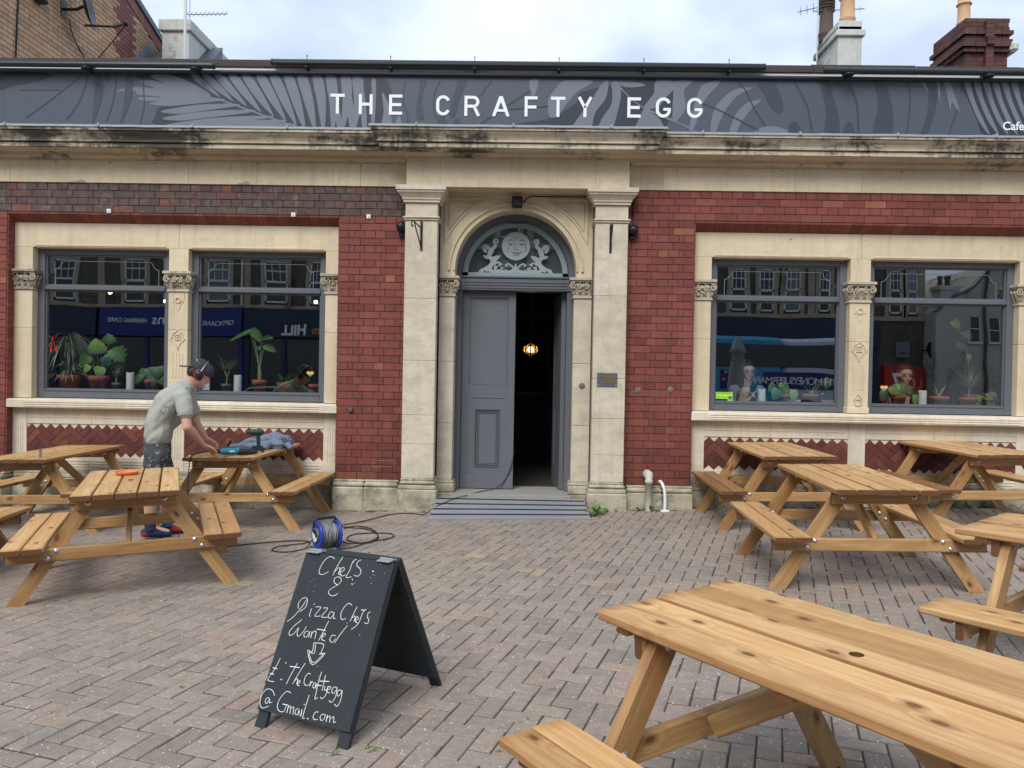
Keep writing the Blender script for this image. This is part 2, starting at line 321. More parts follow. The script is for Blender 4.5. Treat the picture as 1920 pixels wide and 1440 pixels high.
# ------------------------------------------------------------------ mesh helpers
class MB:
    def __init__(s): s.v = []; s.f = []; s.mi = []; s.r = []; s.sm = []
    def add(s, vs, fs, mi=0, r=0., smooth=False):
        o = len(s.v); s.v += [tuple(p) for p in vs]
        for f in fs: s.f.append(tuple(i+o for i in f)); s.mi.append(mi); s.r.append(r); s.sm.append(smooth)
    def box(s, x0, x1, y0, y1, z0, z1, mi=0, r=0., xf=None, ch=0.):
        if x0 > x1: x0, x1 = x1, x0
        if y0 > y1: y0, y1 = y1, y0
        if z0 > z1: z0, z1 = z1, z0
        if ch <= 0:
            vs = [(x, y, z) for x in (x0, x1) for y in (y0, y1) for z in (z0, z1)]
            fs = [(0, 1, 3, 2), (4, 6, 7, 5), (0, 4, 5, 1), (2, 3, 7, 6), (0, 2, 6, 4), (1, 5, 7, 3)]
        else:
            cx, cy, cz = (x0+x1)/2, (y0+y1)/2, (z0+z1)/2; hx, hy, hz = (x1-x0)/2, (y1-y0)/2, (z1-z0)/2
            ch = min(ch, hx*.9, hy*.9, hz*.9); vs = []; idx = {}
            for sx in (-1, 1):
                for sy in (-1, 1):
                    for sz in (-1, 1):
                        for a in range(3):
                            p = [hx-ch, hy-ch, hz-ch]; p[a] += ch
                            idx[(sx, sy, sz, a)] = len(vs); vs.append((cx+sx*p[0], cy+sy*p[1], cz+sz*p[2]))
            fs = []
            for a in range(3):
                b_, c_ = (a+1) % 3, (a+2) % 3
                for sa in (-1, 1):
                    q = []
                    for sb, sc in ((-1, -1), (1, -1), (1, 1), (-1, 1)):
                        k = [0, 0, 0]; k[a] = sa; k[b_] = sb; k[c_] = sc; q.append(idx[(*k, a)])
                    fs.append(tuple(q if sa > 0 else q[::-1]))
                for sb in (-1, 1):      # edges along axis a
                    for sc in (-1, 1):
                        def K(sa, ax):
                            k = [0, 0, 0]; k[a] = sa; k[b_] = sb; k[c_] = sc; return idx[(*k, ax)]
                        q = [K(-1, b_), K(1, b_), K(1, c_), K(-1, c_)]
                        fs.append(tuple(q if sb*sc < 0 else q[::-1]))
            for sx in (-1, 1):
                for sy in (-1, 1):
                    for sz in (-1, 1):
                        q = [idx[(sx, sy, sz, a)] for a in range(3)]
                        fs.append(tuple(q if sx*sy*sz > 0 else q[::-1]))
        if xf is not None: vs = [xf @ Vector(p) for p in vs]
        s.add(vs, fs, mi, r); return s
    def prism(s, poly, n0, n1, axis='y', mi=0, r=0., xf=None):
        """extrude a 2-D polygon; axis y: poly is (x,z); axis x: poly is (y,z); axis z: poly is (x,y)"""
        k = len(poly)
        def P(p, t): return (p[0], t, p[1]) if axis == 'y' else ((t, p[0], p[1]) if axis == 'x' else (p[0], p[1], t))
        vs = [P(p, n0) for p in poly]+[P(p, n1) for p in poly]
        if xf is not None: vs = [xf @ Vector(p) for p in vs]
        fs = [tuple(range(k-1, -1, -1)), tuple(range(k, 2*k))]+[(i, (i+1) % k, (i+1) % k+k, i+k) for i in range(k)]
        s.add(vs, fs, mi, r); return s
    def poly(s, pts, mi=0, r=0.): s.add(pts, [tuple(range(len(pts)))], mi, r); return s
    def tube(s, pts, rr, n=8, mi=0, cap=True, smooth=True):
        pts = [Vector(p) for p in pts]; R = rr if isinstance(rr, (list, tuple)) else [rr]*len(pts)
        t0 = (pts[1]-pts[0]).normalized(); up = Vector((0, 0, 1)) if abs(t0.z) < .9 else Vector((1, 0, 0))
        a = t0.cross(up).normalized(); vs = []
        for i, p in enumerate(pts):
            t = (pts[min(i+1, len(pts)-1)]-pts[max(i-1, 0)])
            if t.length < 1e-9: t = t0
            t.normalize(); a = (a-t*a.dot(t)).normalized(); b_ = t.cross(a)
            for k in range(n):
                g = 2*math.pi*k/n; vs.append(p+(a*math.cos(g)+b_*math.sin(g))*R[i])
        fs = [(i*n+k, i*n+(k+1) % n, (i+1)*n+(k+1) % n, (i+1)*n+k) for i in range(len(pts)-1) for k in range(n)]
        s.add(vs, fs, mi, 0, smooth)
        if cap: s.add(vs[:n], [tuple(range(n-1, -1, -1))], mi); s.add(vs[-n:], [tuple(range(n))], mi)
        return s
    def lathe(s, prof, n=20, mi=0, c=(0, 0, 0), axis='z', smooth=True, xf=None):
        vs = []; c = Vector(c)
        for (r_, z) in prof:
            for k in range(n):
                g = 2*math.pi*k/n; p = (r_*math.cos(g), r_*math.sin(g), z)
                if axis == 'y': p = (p[0], p[2], p[1])
                if axis == 'x': p = (p[2], p[0], p[1])
                p = Vector(p)
                if xf is not None: p = xf @ p
                vs.append(p+c)
        fs = [(i*n+k, i*n+(k+1) % n, (i+1)*n+(k+1) % n, (i+1)*n+k) for i in range(len(prof)-1) for k in range(n)]
        s.add(vs, fs, mi, 0, smooth)
        for e, o in ((0, 0), (len(prof)-1, (len(prof)-1)*n)):
            if prof[e][0] > 1e-6: s.add(vs[o:o+n], [tuple(range(n))], mi)
        return s
    def ball(s, c, r, sx=1, sy=1, sz=1, n=10, m_=7, mi=0, xf=None):
        prof = [(max(1e-5, math.sin(math.pi*i/m_)), -math.cos(math.pi*i/m_)) for i in range(m_+1)]
        vs = []
        for (q, z) in prof:
            for k in range(n):
                g = 2*math.pi*k/n; p = Vector((q*math.cos(g)*r*sx, q*math.sin(g)*r*sy, z*r*sz))
                if xf is not None: p = xf @ p
                vs.append(p+Vector(c))
        fs = [(i*n+k, i*n+(k+1) % n, (i+1)*n+(k+1) % n, (i+1)*n+k) for i in range(m_) for k in range(n)]
        s.add(vs, fs, mi, 0, True); return s
    def stroke(s, pts, wd, y0, y1, mi=0, closed=False, taper=None, cap=0.):
        """flat ribbon of width wd along 2-D points (x,z), standing from y0 (back) to y1 (front, nearer the viewer)"""
        P = [Vector((p[0], p[1])) for p in pts]; n = len(P); Lf = []; Rt = []
        if cap and not closed:
            P[0] = P[0]-(P[1]-P[0]).normalized()*cap; P[-1] = P[-1]+(P[-1]-P[-2]).normalized()*cap
        for i in range(n):
            a = P[i-1] if (i > 0 or closed) else None; c = P[(i+1) % n] if (i < n-1 or closed) else None
            d1 = (P[i]-a).normalized() if a is not None else None; d2 = (c-P[i]).normalized() if c is not None else None
            if d1 is None: d1 = d2
            if d2 is None: d2 = d1
            nn = Vector((-(d1.y+d2.y), d1.x+d2.x)); 
            if nn.length < 1e-6: nn = Vector((-d1.y, d1.x))
            nn.normalize(); k = max(.45, nn.dot(Vector((-d1.y, d1.x)))); h = wd/2/k*(taper(i/(n-1)) if taper else 1)
            Lf.append(P[i]+nn*h); Rt.append(P[i]-nn*h)
        vs = [(p.x, y1, p.y) for p in Lf]+[(p.x, y1, p.y) for p in Rt]+[(p.x, y0, p.y) for p in Lf]+[(p.x, y0, p.y) for p in Rt]
        fs = []
        for i in range(n if closed else n-1):
            j = (i+1) % n
            fs += [(i, j, n+j, n+i), (2*n+i, i+0, j, 2*n+j)[::-1], (3*n+i, n+i, n+j, 3*n+j)]
        if not closed: fs += [(0, n, 3*n, 2*n), (n-1, 3*n-1, 4*n-1, 2*n-1)]
        s.add(vs, fs, mi); return s
    def mesh(s, name, mats):
        me = D.meshes.new(name); me.from_pydata(s.v, [], s.f)
        for mm in (mats if isinstance(mats, (list, tuple)) else [mats]): me.materials.append(mm)
        me.polygons.foreach_set('material_index', s.mi); me.polygons.foreach_set('use_smooth', s.sm)
        if any(s.r):
            a = me.attributes.new('rnd', 'FLOAT', 'FACE'); a.data.foreach_set('value', s.r)
        bm = bmesh.new(); bm.from_mesh(me); bmesh.ops.recalc_face_normals(bm, faces=bm.faces); bm.to_mesh(me); bm.free()
        me.update(); return me
    def build(s, name, mats, parent=None, loc=None, kind=None, label=None):
        return link(name, s.mesh(name, mats), parent, loc, kind, label)

def link(name, data, parent=None, loc=None, kind=None, label=None):
    o = D.objects.new(name, data); COL.objects.link(o)
    if parent is not None: o.parent = parent
    if loc is not None:
        if isinstance(loc, Matrix): o.matrix_local = loc
        else: o.location = loc
    if kind: o['kind'] = kind
    if label: o['label'] = label
    return o
def tag(o, label, cat, group=None):
    o['label'] = label; o['category'] = cat
    if group: o['group'] = group
    return o
def thing(name, label, cat, loc=(0, 0, 0), rotz=0, group=None):
    o = D.objects.new(name, None); COL.objects.link(o); o.empty_display_size = .1
    if isinstance(loc, Matrix): o.matrix_world = loc
    else: o.location = loc; o.rotation_euler = (0, 0, rotz)
    return tag(o, label, cat, group)
def gz(x, y): return .02316*x+.00649*y
GN = Vector((-.02316, -.00649, 1)).normalized()
def on_ground(x, y, a, dz=0):
    X = Vector((math.cos(a), math.sin(a), 0)); X = (X-GN*X.dot(GN)).normalized(); Y = GN.cross(X)
    mm = Matrix.Identity(4)
    for i in range(3): mm[i][0] = X[i]; mm[i][1] = Y[i]; mm[i][2] = GN[i]
    mm[0][3], mm[1][3], mm[2][3] = x, y, gz(x, y)+dz
    return mm
def frame(origin, xax, yax):
    X = Vector(xax).normalized(); Y = Vector(yax); Y = (Y-X*Y.dot(X)).normalized(); Z = X.cross(Y); mm = Matrix.Identity(4)
    for i in range(3): mm[i][0] = X[i]; mm[i][1] = Y[i]; mm[i][2] = Z[i]; mm[i][3] = origin[i]
    return mm
def arc(cx, cz, r, a0, a1, n=16, rz=None):
    rz = rz or r
    return [(cx+r*math.cos(rad(a0+(a1-a0)*i/n)), cz+rz*math.sin(rad(a0+(a1-a0)*i/n))) for i in range(n+1)]
def bez(p0, p1, p2, n=10):
    return [tuple((1-t)**2*a+2*t*(1-t)*b_+t*t*c for a, b_, c in zip(p0, p1, p2)) for t in [i/n for i in range(n+1)]]
def smoothpath(pts, n=6, closed=False):
    P = [Vector(p) for p in pts]; out_ = []; k = len(P)
    for i in range(k if closed else k-1):
        if closed: a, b_, c, d = P[i-1], P[i], P[(i+1) % k], P[(i+2) % k]
        else: a, b_, c, d = P[max(i-1, 0)], P[i], P[i+1], P[min(i+2, k-1)]
        for j in range(n):
            t = j/n; out_.append(.5*((2*b_)+(c-a)*t+(2*a-5*b_+4*c-d)*t*t+(3*b_-a-3*c+d)*t**3))
    if not closed: out_.append(P[-1])
    return out_
def text_mesh(txt, size, name='lettering', ext=.002, align='LEFT', offset=0., spacing=1.):
    cu_ = D.curves.new(name, 'FONT'); cu_.body = txt; cu_.size = size; cu_.extrude = ext; cu_.align_x = align; cu_.offset = offset; cu_.space_character = spacing
    o = D.objects.new('tmp', cu_); me = D.meshes.new_from_object(o); D.objects.remove(o); D.curves.remove(cu_); me.name = name; return me
def text_obj(name, txt, size, mat, parent, origin, xax=(1, 0, 0), up=(0, 0, 1), align='LEFT', ext=.002, offset=0., spacing=1., label=None):
    me = text_mesh(txt, size, name, ext, align, offset, spacing); me.materials.append(mat)
    return link(name, me, parent, frame(origin, xax, up), label=label)
def hull_blob(name, caps, mat, parent=None, voxel=.012, smooth=6, ells=(), loc=None, post=None, label=None):
    """one continuous surface from tapered capsules (p0,r0,p1,r1) and ellipsoids (c,(rx,ry,rz),rot)"""
    bm = bmesh.new()
    for p0, r0, p1, r1 in caps:
        b2 = bmesh.new()
        for p, r in ((p0, r0), (p1, r1)): bmesh.ops.create_icosphere(b2, subdivisions=2, radius=r, matrix=Matrix.Translation(Vector(p)))
        r_ = bmesh.ops.convex_hull(b2, input=b2.verts[:])
        dead = {e for k in ('geom_interior', 'geom_unused') for e in r_[k] if isinstance(e, bmesh.types.BMVert)}
        bmesh.ops.delete(b2, geom=list(dead), context='VERTS')
        ins = [f for f in b2.faces if not f.is_valid]
        tmp = D.meshes.new('t'); b2.to_mesh(tmp); b2.free(); bm.from_mesh(tmp); D.meshes.remove(tmp)
    for e in ells:
        c, rr = e[0], e[1]; ro = e[2] if len(e) > 2 else (0, 0, 0)
        mm = Matrix.Translation(Vector(c)) @ Euler([rad(a) for a in ro]).to_matrix().to_4x4() @ Matrix.Diagonal((*rr, 1))
        bmesh.ops.create_icosphere(bm, subdivisions=3, radius=1, matrix=mm)
    me = D.meshes.new(name+'_raw'); bm.to_mesh(me); bm.free()
    o = D.objects.new(name+'_raw', me); COL.objects.link(o)
    md = o.modifiers.new('r', 'REMESH'); md.mode = 'VOXEL'; md.voxel_size = voxel
    if smooth: ms = o.modifiers.new('s', 'SMOOTH'); ms.factor = .5; ms.iterations = smooth
    bpy.context.view_layer.update(); dg = bpy.context.evaluated_depsgraph_get()
    m2 = D.meshes.new_from_object(o.evaluated_get(dg)); D.objects.remove(o); D.meshes.remove(me)
    m2.name = name; m2.materials.clear()
    for mm in (mat if isinstance(mat, (list, tuple)) else [mat]): m2.materials.append(mm)
    m2.polygons.foreach_set('use_smooth', [True]*len(m2.polygons))
    if post: post(m2)
    return link(name, m2, parent, loc, label=label)
def copy_tree(o, parent=None):
    c = o.copy(); COL.objects.link(c)
    if parent is not None: c.parent = parent; c.matrix_parent_inverse = o.matrix_parent_inverse.copy()
    for ch in [x for x in D.objects if x.parent == o]: copy_tree(ch, c)
    return c

# ------------------------------------------------------------------ ground and street (setting)
g = MB(); g.poly([(-220, -220, -.75), (220, -220, -.75), (220, 220, -.75), (-220, 220, -.75)])
g.build('ground', M['ground'], kind='structure')
# forecourt base, sloping with the street, joint sand shows between the blocks
def slab(name, x0, x1, y0, y1, dz, mat, kind='structure', th=.5):
    vs = [(x, y, gz(x, y)+dz) for x, y in ((x0, y0), (x1, y0), (x1, y1), (x0, y1))]; q = MB()
    q.add(vs+[(a, b_, c-th) for a, b_, c in vs], [(0, 1, 2, 3), (7, 6, 5, 4), (0, 4, 5, 1), (1, 5, 6, 2), (2, 6, 7, 3), (3, 7, 4, 0)])
    return q.build(name, mat, kind=kind)
slab('road', -34, 34, -23.4, -14.6, -.12, M['asphalt'])
slab('far_pavement', -34, 34, -26.0, -23.56, -.004, M['kerb'])
kr = MB()
for y0, y1 in ((-14.6, -14.45), (-23.56, -23.4)):
    vs = [(x, y, gz(x, y)+.004) for x, y in ((-34, y0), (34, y0), (34, y1), (-34, y1))]
    kr.add(vs+[(a, b_, c-.4) for a, b_, c in vs], [(0, 1, 2, 3), (7, 6, 5, 4), (0, 4, 5, 1), (1, 5, 6, 2), (2, 6, 7, 3), (3, 7, 4, 0)])
kr.build('kerb', M['kerb'], kind='structure')
mk = MB()
for i in range(-8, 9):
    x = i*4.; mk.poly([(x, -19.05, gz(x, -19)-.114), (x+2, -19.05, gz(x+2, -19)-.114), (x+2, -18.95, gz(x+2, -19)-.114), (x, -18.95, gz(x, -19)-.114)])
mk.build('road_marking', M['white_paint'], kind='structure')
pav = slab('pavement', -9.5, 9.5, -14.45, .12, -.006, M['joint'])
slab('side_pavement', -34, -9.5, -14.45, .0, -.010, M['kerb']); slab('side_pavement', 9.5, 34, -14.45, .0, -.010, M['kerb'])

def chamfer_block(mb, cx, cy, ang, lx, ly, z, r, tilt=(0, 0)):
    """paver: flat top, chamfered rim, short skirt"""
    ca, sa = math.cos(ang), math.sin(ang); c = .005; pts = []
    for k, (h, e) in enumerate(((z, c), (z-.004, .001), (z-.028, 0))):
        for sx, sy in ((-1, -1), (1, -1), (1, 1), (-1, 1)):
            a, b_ = sx*(lx/2-e), sy*(ly/2-e); x, y = cx+a*ca-b_*sa, cy+a*sa+b_*ca
            pts.append((x, y, h+gz(x, y)+a*tilt[0]+b_*tilt[1]))
    fs = [(0, 1, 2, 3)]+[(4*k+i, 4*k+4+i, 4*k+4+(i+1) % 4, 4*k+(i+1) % 4) for k in range(2) for i in range(4)]
    mb.add(pts, fs, 0, r)
PA = rad(-18.3); W = .1004; pavers = []
ca, sa = math.cos(PA), math.sin(PA)
for i in range(-150, 151):
    for j in range(-150, 151):
        k = (i-j) % 4
        if k == 0: cx, cy, lx, ly = (i+1)*W, (j+.5)*W, 2*W, W
        elif k == 2: cx, cy, lx, ly = (i+.5)*W, (j)*W, W, 2*W
        else: continue
        x, y = cx*ca-cy*sa, cx*sa+cy*ca-4.5
        if -8.2 < x < 8.2 and -10.4 < y < .06:
            if y > -.5 and (-2.0 < x < -1.0 or .66 < x < 1.75) and y > -.14: continue
            pavers.append((x, y, lx, ly))
def inview(x, y):
    v = Vector((x, y, gz(x, y)))-cam.matrix_world.translation; d = v.dot(cf)
    return d > .3 and abs(v.dot(cr)/d) < .68 and abs(v.dot(cu)/d) < .51
near = sorted([p for p in pavers if inview(p[0], p[1])], key=lambda p: (p[0]**2+(p[1]+8.6)**2))[:300]
nset = set((p[0], p[1]) for p in near); rest = MB()
pm = {}
for o_, (lx, ly) in (('h', (2*W, W)), ('v', (W, 2*W))):
    q = MB(); g_ = .0052; c = .005
    pts = []
    for (h, e) in ((0, c), (-.004, .001), (-.028, 0)):
        for sx, sy in ((-1, -1), (1, -1), (1, 1), (-1, 1)): pts.append((sx*((lx-g_)/2-e), sy*((ly-g_)/2-e), h))
    q.add(pts, [(0, 1, 2, 3)]+[(4*k+i, 4*k+4+i, 4*k+4+(i+1) % 4, 4*k+(i+1) % 4) for k in range(2) for i in range(4)])
    pm[o_] = q.mesh('paver', M['paver'])
for (x, y, lx, ly) in pavers:
    dz = RNG.uniform(-.0015, .0015)+.0025*mnoise.noise(Vector((x*2, y*2, 0))); ja = RNG.gauss(0, .009); t1, t2 = RNG.gauss(0, .009), RNG.gauss(0, .009)
    x2, y2 = x+RNG.gauss(0, .0012), y+RNG.gauss(0, .0012)
    if (x, y) in nset:
        mm = on_ground(x2, y2, PA+ja, dz) @ Euler((t1, t2, 0)).to_matrix().to_4x4()
        link('paver', pm['h' if lx > ly else 'v'], pav, mm)
    else: chamfer_block(rest, x2, y2, PA+ja, lx-.0052, ly-.0052, dz, RNG.uniform(.01, 1), (t1, t2))
rest.build('paving_blocks', M['paver'], pav, kind='stuff')

# ------------------------------------------------------------------ picnic tables
def plank_mesh(name, L_, w_, t_, bow=.0, seed=0, hole=0.):
    """board along x with eased edges, ends cut slightly out of square; end faces use the second material"""
    R = random.Random(seed); mb = MB(); n = 9; e = .0065; rings = []
    sec = [(-w_/2, -t_/2+e), (-w_/2+e, -t_/2), (w_/2-e, -t_/2), (w_/2, -t_/2+e), (w_/2, t_/2-e), (w_/2-e, t_/2), (-w_/2+e, t_/2), (-w_/2, t_/2-e)]
    bz = R.uniform(-1, 1)*bow; by = R.uniform(-1, 1)*bow*.7; c0, c1 = R.uniform(-.005, .005), R.uniform(-.005, .005)
    for i in range(n):
        t = i/(n-1); x = -L_/2+L_*t; k = 1-(2*t-1)**2
        ring = []
        for (a, b_) in sec:
            dx = (c0*a/w_*2 if i == 0 else 0)+(c1*a/w_*2 if i == n-1 else 0)
            sh = .003 if i in (0, n-1) else 0
            ring.append((x+dx, a*(1-sh*4)+by*k, b_*(1-sh*20)+bz*k))
        rings.append(ring)
    vs = [p for r in rings for p in r]
    fs = [(i*8+k, i*8+(k+1) % 8, (i+1)*8+(k+1) % 8, (i+1)*8+k) for i in range(n-1) for k in range(8)]
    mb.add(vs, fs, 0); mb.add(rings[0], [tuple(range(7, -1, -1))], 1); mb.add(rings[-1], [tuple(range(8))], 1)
    return mb
def cut_prism(mb, poly, w_, mi=0): mb.prism(poly, -w_/2, w_/2, 'x', mi)
TL, TW, TH, BH, BO, BI = 1.45, .667, .727, .404, .731, .482
PW = .1254; PG = .010; BW = .1205
def table_meshes(seed, wood=None, legw=None):
    wood = wood or M['wood']; legw = legw or M['wood_leg']; d = {}
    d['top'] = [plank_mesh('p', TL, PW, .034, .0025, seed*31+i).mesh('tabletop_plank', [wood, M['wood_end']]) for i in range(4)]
    # centre plank with a parasol hole
    mb = MB(); R_ = .021; n = 24; h = .017; xs = TL/2; ys = PW/2
    ring = [(R_*math.cos(2*math.pi*i/n), R_*math.sin(2*math.pi*i/n)) for i in range(n)]
    def outer(a):
        c, s_ = math.cos(a), math.sin(a); k = min(.06/abs(c) if abs(c) > 1e-6 else 9, ys/abs(s_) if abs(s_) > 1e-6 else 9); return (c*k, s_*k)
    for z in (h, -h):
        vs = [(*p, z) for p in ring]+[(*outer(2*math.pi*(i+.0)/n), z) for i in range(n)]
        mb.add(vs, [(i, (i+1) % n, n+(i+1) % n, n+i) for i in range(n)], 0)
    mb.add([(*p, h) for p in ring]+[(*p, -h) for p in ring], [(i, (i+1) % n, n+(i+1) % n, n+i) for i in range(n)], 1)
    q = []
    for a in (math.atan2(ys, .06),):
        pass
    # square off the collar and run the board out to both ends
    for sx in (-1, 1):
        mb.add([(sx*.06, -ys, h), (sx*xs, -ys, h), (sx*xs, ys, h), (sx*.06, ys, h), (sx*.06, -ys, -h), (sx*xs, -ys, -h), (sx*xs, ys, -h), (sx*.06, ys, -h)],
               [(0, 1, 2, 3), (4, 5, 6, 7), (0, 1, 5, 4), (3, 2, 6, 7)], 0)
        mb.add([(sx*xs, -ys, h), (sx*xs, ys, h), (sx*xs, ys, -h), (sx*xs, -ys, -h)], [(0, 1, 2, 3)], 1)
    cc = math.atan2(ys, .06)
    for sx in (-1, 1):
        for sy in (-1, 1):
            a0 = cc
            # corner fill triangles between polar collar and the square
            idx = [i for i in range(n)]
            ang = [2*math.pi*i/n for i in idx]
            tgt = math.atan2(sy*ys, sx*.06) % (2*math.pi)
            lo = max([a for a in ang if a <= tgt]); hi = lo+2*math.pi/n
            for z in (h, -h): mb.poly([(*outer(lo), z), (sx*.06, sy*ys, z), (*outer(hi), z)], 0)
    for sy in (-1, 1): mb.add([(-.06, sy*ys, h), (.06, sy*ys, h), (.06, sy*ys, -h), (-.06, sy*ys, -h)], [(0, 1, 2, 3)], 0)
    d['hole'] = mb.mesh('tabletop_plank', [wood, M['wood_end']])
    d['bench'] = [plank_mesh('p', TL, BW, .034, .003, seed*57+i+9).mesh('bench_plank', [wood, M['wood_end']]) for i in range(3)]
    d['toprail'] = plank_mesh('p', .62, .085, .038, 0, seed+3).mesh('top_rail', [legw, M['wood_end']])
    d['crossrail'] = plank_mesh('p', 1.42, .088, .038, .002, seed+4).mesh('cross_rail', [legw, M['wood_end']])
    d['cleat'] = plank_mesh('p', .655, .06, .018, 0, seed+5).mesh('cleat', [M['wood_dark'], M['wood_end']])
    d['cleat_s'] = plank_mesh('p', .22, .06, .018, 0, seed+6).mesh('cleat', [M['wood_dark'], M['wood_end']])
    # leg: a sloping board cut level at foot and head; local x runs up the leg
    top, bot = (-.215, .693), (-.672, 0)
    dv, dz = top[0]-bot[0], top[1]-bot[1]; Lg = math.hypot(dv, dz); sl = dv/dz; w2 = .046
    hw = w2*Lg/dz          # half width measured level
    ux = Vector((dv/Lg, dz/Lg))
    mb = MB(); P = []
    for z in (0, dz):
        for s_ in (-1, 1):
            P.append(Vector((sl*z+s_*hw, z)))
    P = [P[0], P[1], P[3], P[2]]
    loc = [(p.dot(ux), p.x*ux.y-p.y*ux.x) for p in P]      # along, across
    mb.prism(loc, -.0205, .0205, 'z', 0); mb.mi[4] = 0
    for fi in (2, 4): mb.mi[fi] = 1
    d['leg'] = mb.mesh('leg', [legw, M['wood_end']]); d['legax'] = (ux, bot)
    br0, br1 = (.0, .655), (.49, .365); Lb = math.hypot(.47, .29)
    d['brace'] = plank_mesh('p', .60, .075, .038, 0, seed+8).mesh('brace', [legw, M['wood_end']])
    q = MB(); q.lathe([(.0001, .010), (.006, .009), (.010, .005), (.0115, 0), (.017, 0), (.017, -.002)], 10)
    d['bolt'] = q.mesh('bolt', M['zinc']); return d
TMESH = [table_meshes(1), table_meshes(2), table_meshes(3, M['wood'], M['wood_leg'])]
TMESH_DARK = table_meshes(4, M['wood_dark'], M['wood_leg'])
def picnic_table(x, y, ang, label, variant=0, dark_bench=False):
    t = thing('picnic_table', label, 'picnic table', on_ground(x, y, ang), group='wooden picnic tables on the forecourt')
    d = TMESH[variant % 3]; R = random.Random(int(x*100)+variant)
    pitch = PW+PG
    for i in range(5):
        me = d['hole'] if i == 2 else R.choice(d['top'])
        flip = math.pi if (i != 2 and R.random() < .5) else 0
        link('tabletop_plank', me, t, Matrix.Translation((R.uniform(-.004, .004) if i != 2 else 0, (i-2)*pitch, TH-.017)) @ Matrix.Rotation(flip, 4, 'Z'))
    for s in (-1, 1):
        for k in range(2):
            off = BO-BW/2-k*(BW+.008)
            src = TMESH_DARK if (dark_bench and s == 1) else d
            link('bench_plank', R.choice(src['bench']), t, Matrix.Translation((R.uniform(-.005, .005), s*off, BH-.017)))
    ux, bot = d['legax']
    for e in (-1, 1):           # the two ends
        xr = e*.555; xl = e*.515
        link('top_rail', d['toprail'], t, frame((xr, 0, TH-.034-.0435), (0, 1, 0), (0, 0, 1)))
        link('cross_rail', d['crossrail'], t, frame((xr, 0, BH-.034-.045), (0, 1, 0), (0, 0, 1)))
        link('cleat', d['cleat'], t, frame((e*.612, 0, TH-.034-.0095), (0, 1, 0), (1, 0, 0)))
        for s in (-1, 1):
            # leg local: x along the leg, y across, z thickness along table x
            A = Vector((0, -s*ux.x, ux.y)); B_ = Vector((0, -s*ux.y, -ux.x))
            link('leg', d['leg'], t, frame((xl-e*.0, -s*bot[0]*1.0, 0), A, B_))
            link('cleat', d['cleat_s'], t, frame((e*.612, s*(BO+BI)/2, BH-.034-.0095), (0, 1, 0), (1, 0, 0)))
            for (v_, z_) in ((.235, .652), (.425, .352), (.475, .304)):
                link('bolt', d['bolt'], t, frame((xr+e*.0195, s*v_, z_), (0, 1, 0), (0, 0, e)))
                link('bolt', d['bolt'], t, frame((xl-e*.021, s*v_, z_), (0, 1, 0), (0, 0, -e)))
        p0 = Vector((e*.03, 0, .655)); p1 = Vector((e*.50, 0, .335)); c = (p0+p1)/2; ax = (p1-p0).normalized()
        link('brace', d['brace'], t, frame(c, ax, (0, 0, 1)))
    link('cleat', d['cleat'], t, frame((0, 0, TH-.034-.0095), (0, 1, 0), (1, 0, 0)))
    return t
T1 = picnic_table(-4.802, -.778, 1.572, 'picnic table against the left window wall with an angle bracket standing on it', 0)
T2 = picnic_table(-2.951, -2.847, 2.003, 'picnic table at the left with an orange saucer on its top', 1)
T3 = picnic_table(-2.880, -.655, 1.549, 'picnic table the bending man works at, loaded with tools', 2)
T5 = picnic_table(2.452, -2.702, 1.521, 'picnic table standing free in the middle of the right half, seen end on', 0)
T4 = picnic_table(2.562, -.693, 1.547, 'picnic table beside the right brick pier, under the parasol window', 1, True)
T6 = picnic_table(4.518, -.607, 1.593, 'picnic table against the wall at the far right, under the dracaena window', 2, True)
T7 = picnic_table(2.910, -4.995, -.887, 'picnic table cut off by the right edge, between the nearest and the middle table', 1)
T8 = picnic_table(.956, -6.402, -.957, 'nearest and largest-looking picnic table, in the lower right foreground', 0)
T0 = picnic_table(-4.792, -2.946, rad(98.5), 'picnic table mostly cut off at the left edge, only a bench end showing', 2)

# ------------------------------------------------------------------ the cafe building
B = thing('cafe_building', 'single storey red brick and pale stone cafe with an arched doorway and large windows', 'building')
CH = .0806; ZT = 3.545            # brick course height, top of the brickwork

def part_empty(name, parent):
    o = D.objects.new(name, None); COL.objects.link(o); o.parent = parent; o.empty_display_size = .05; return o
# mortar bed behind the bricks (the wall itself)
wl = MB()
for x0, x1, z0, z1 in ((-7.2, -5.884, -.3, 3.217), (-2.13, -1.02, .10, 3.217), (.70, 1.812, .10, 3.217), (5.615, 7.2, -.3, 3.217)):
    wl.box(x0, x1, .006, .45, z0, z1)
wl.box(-7.2, -1.02, .006, .45, 3.217, 3.56); wl.box(.70, 7.2, .006, .45, 3.217, 3.56)
wl.build('wall', M['mortar'], B)

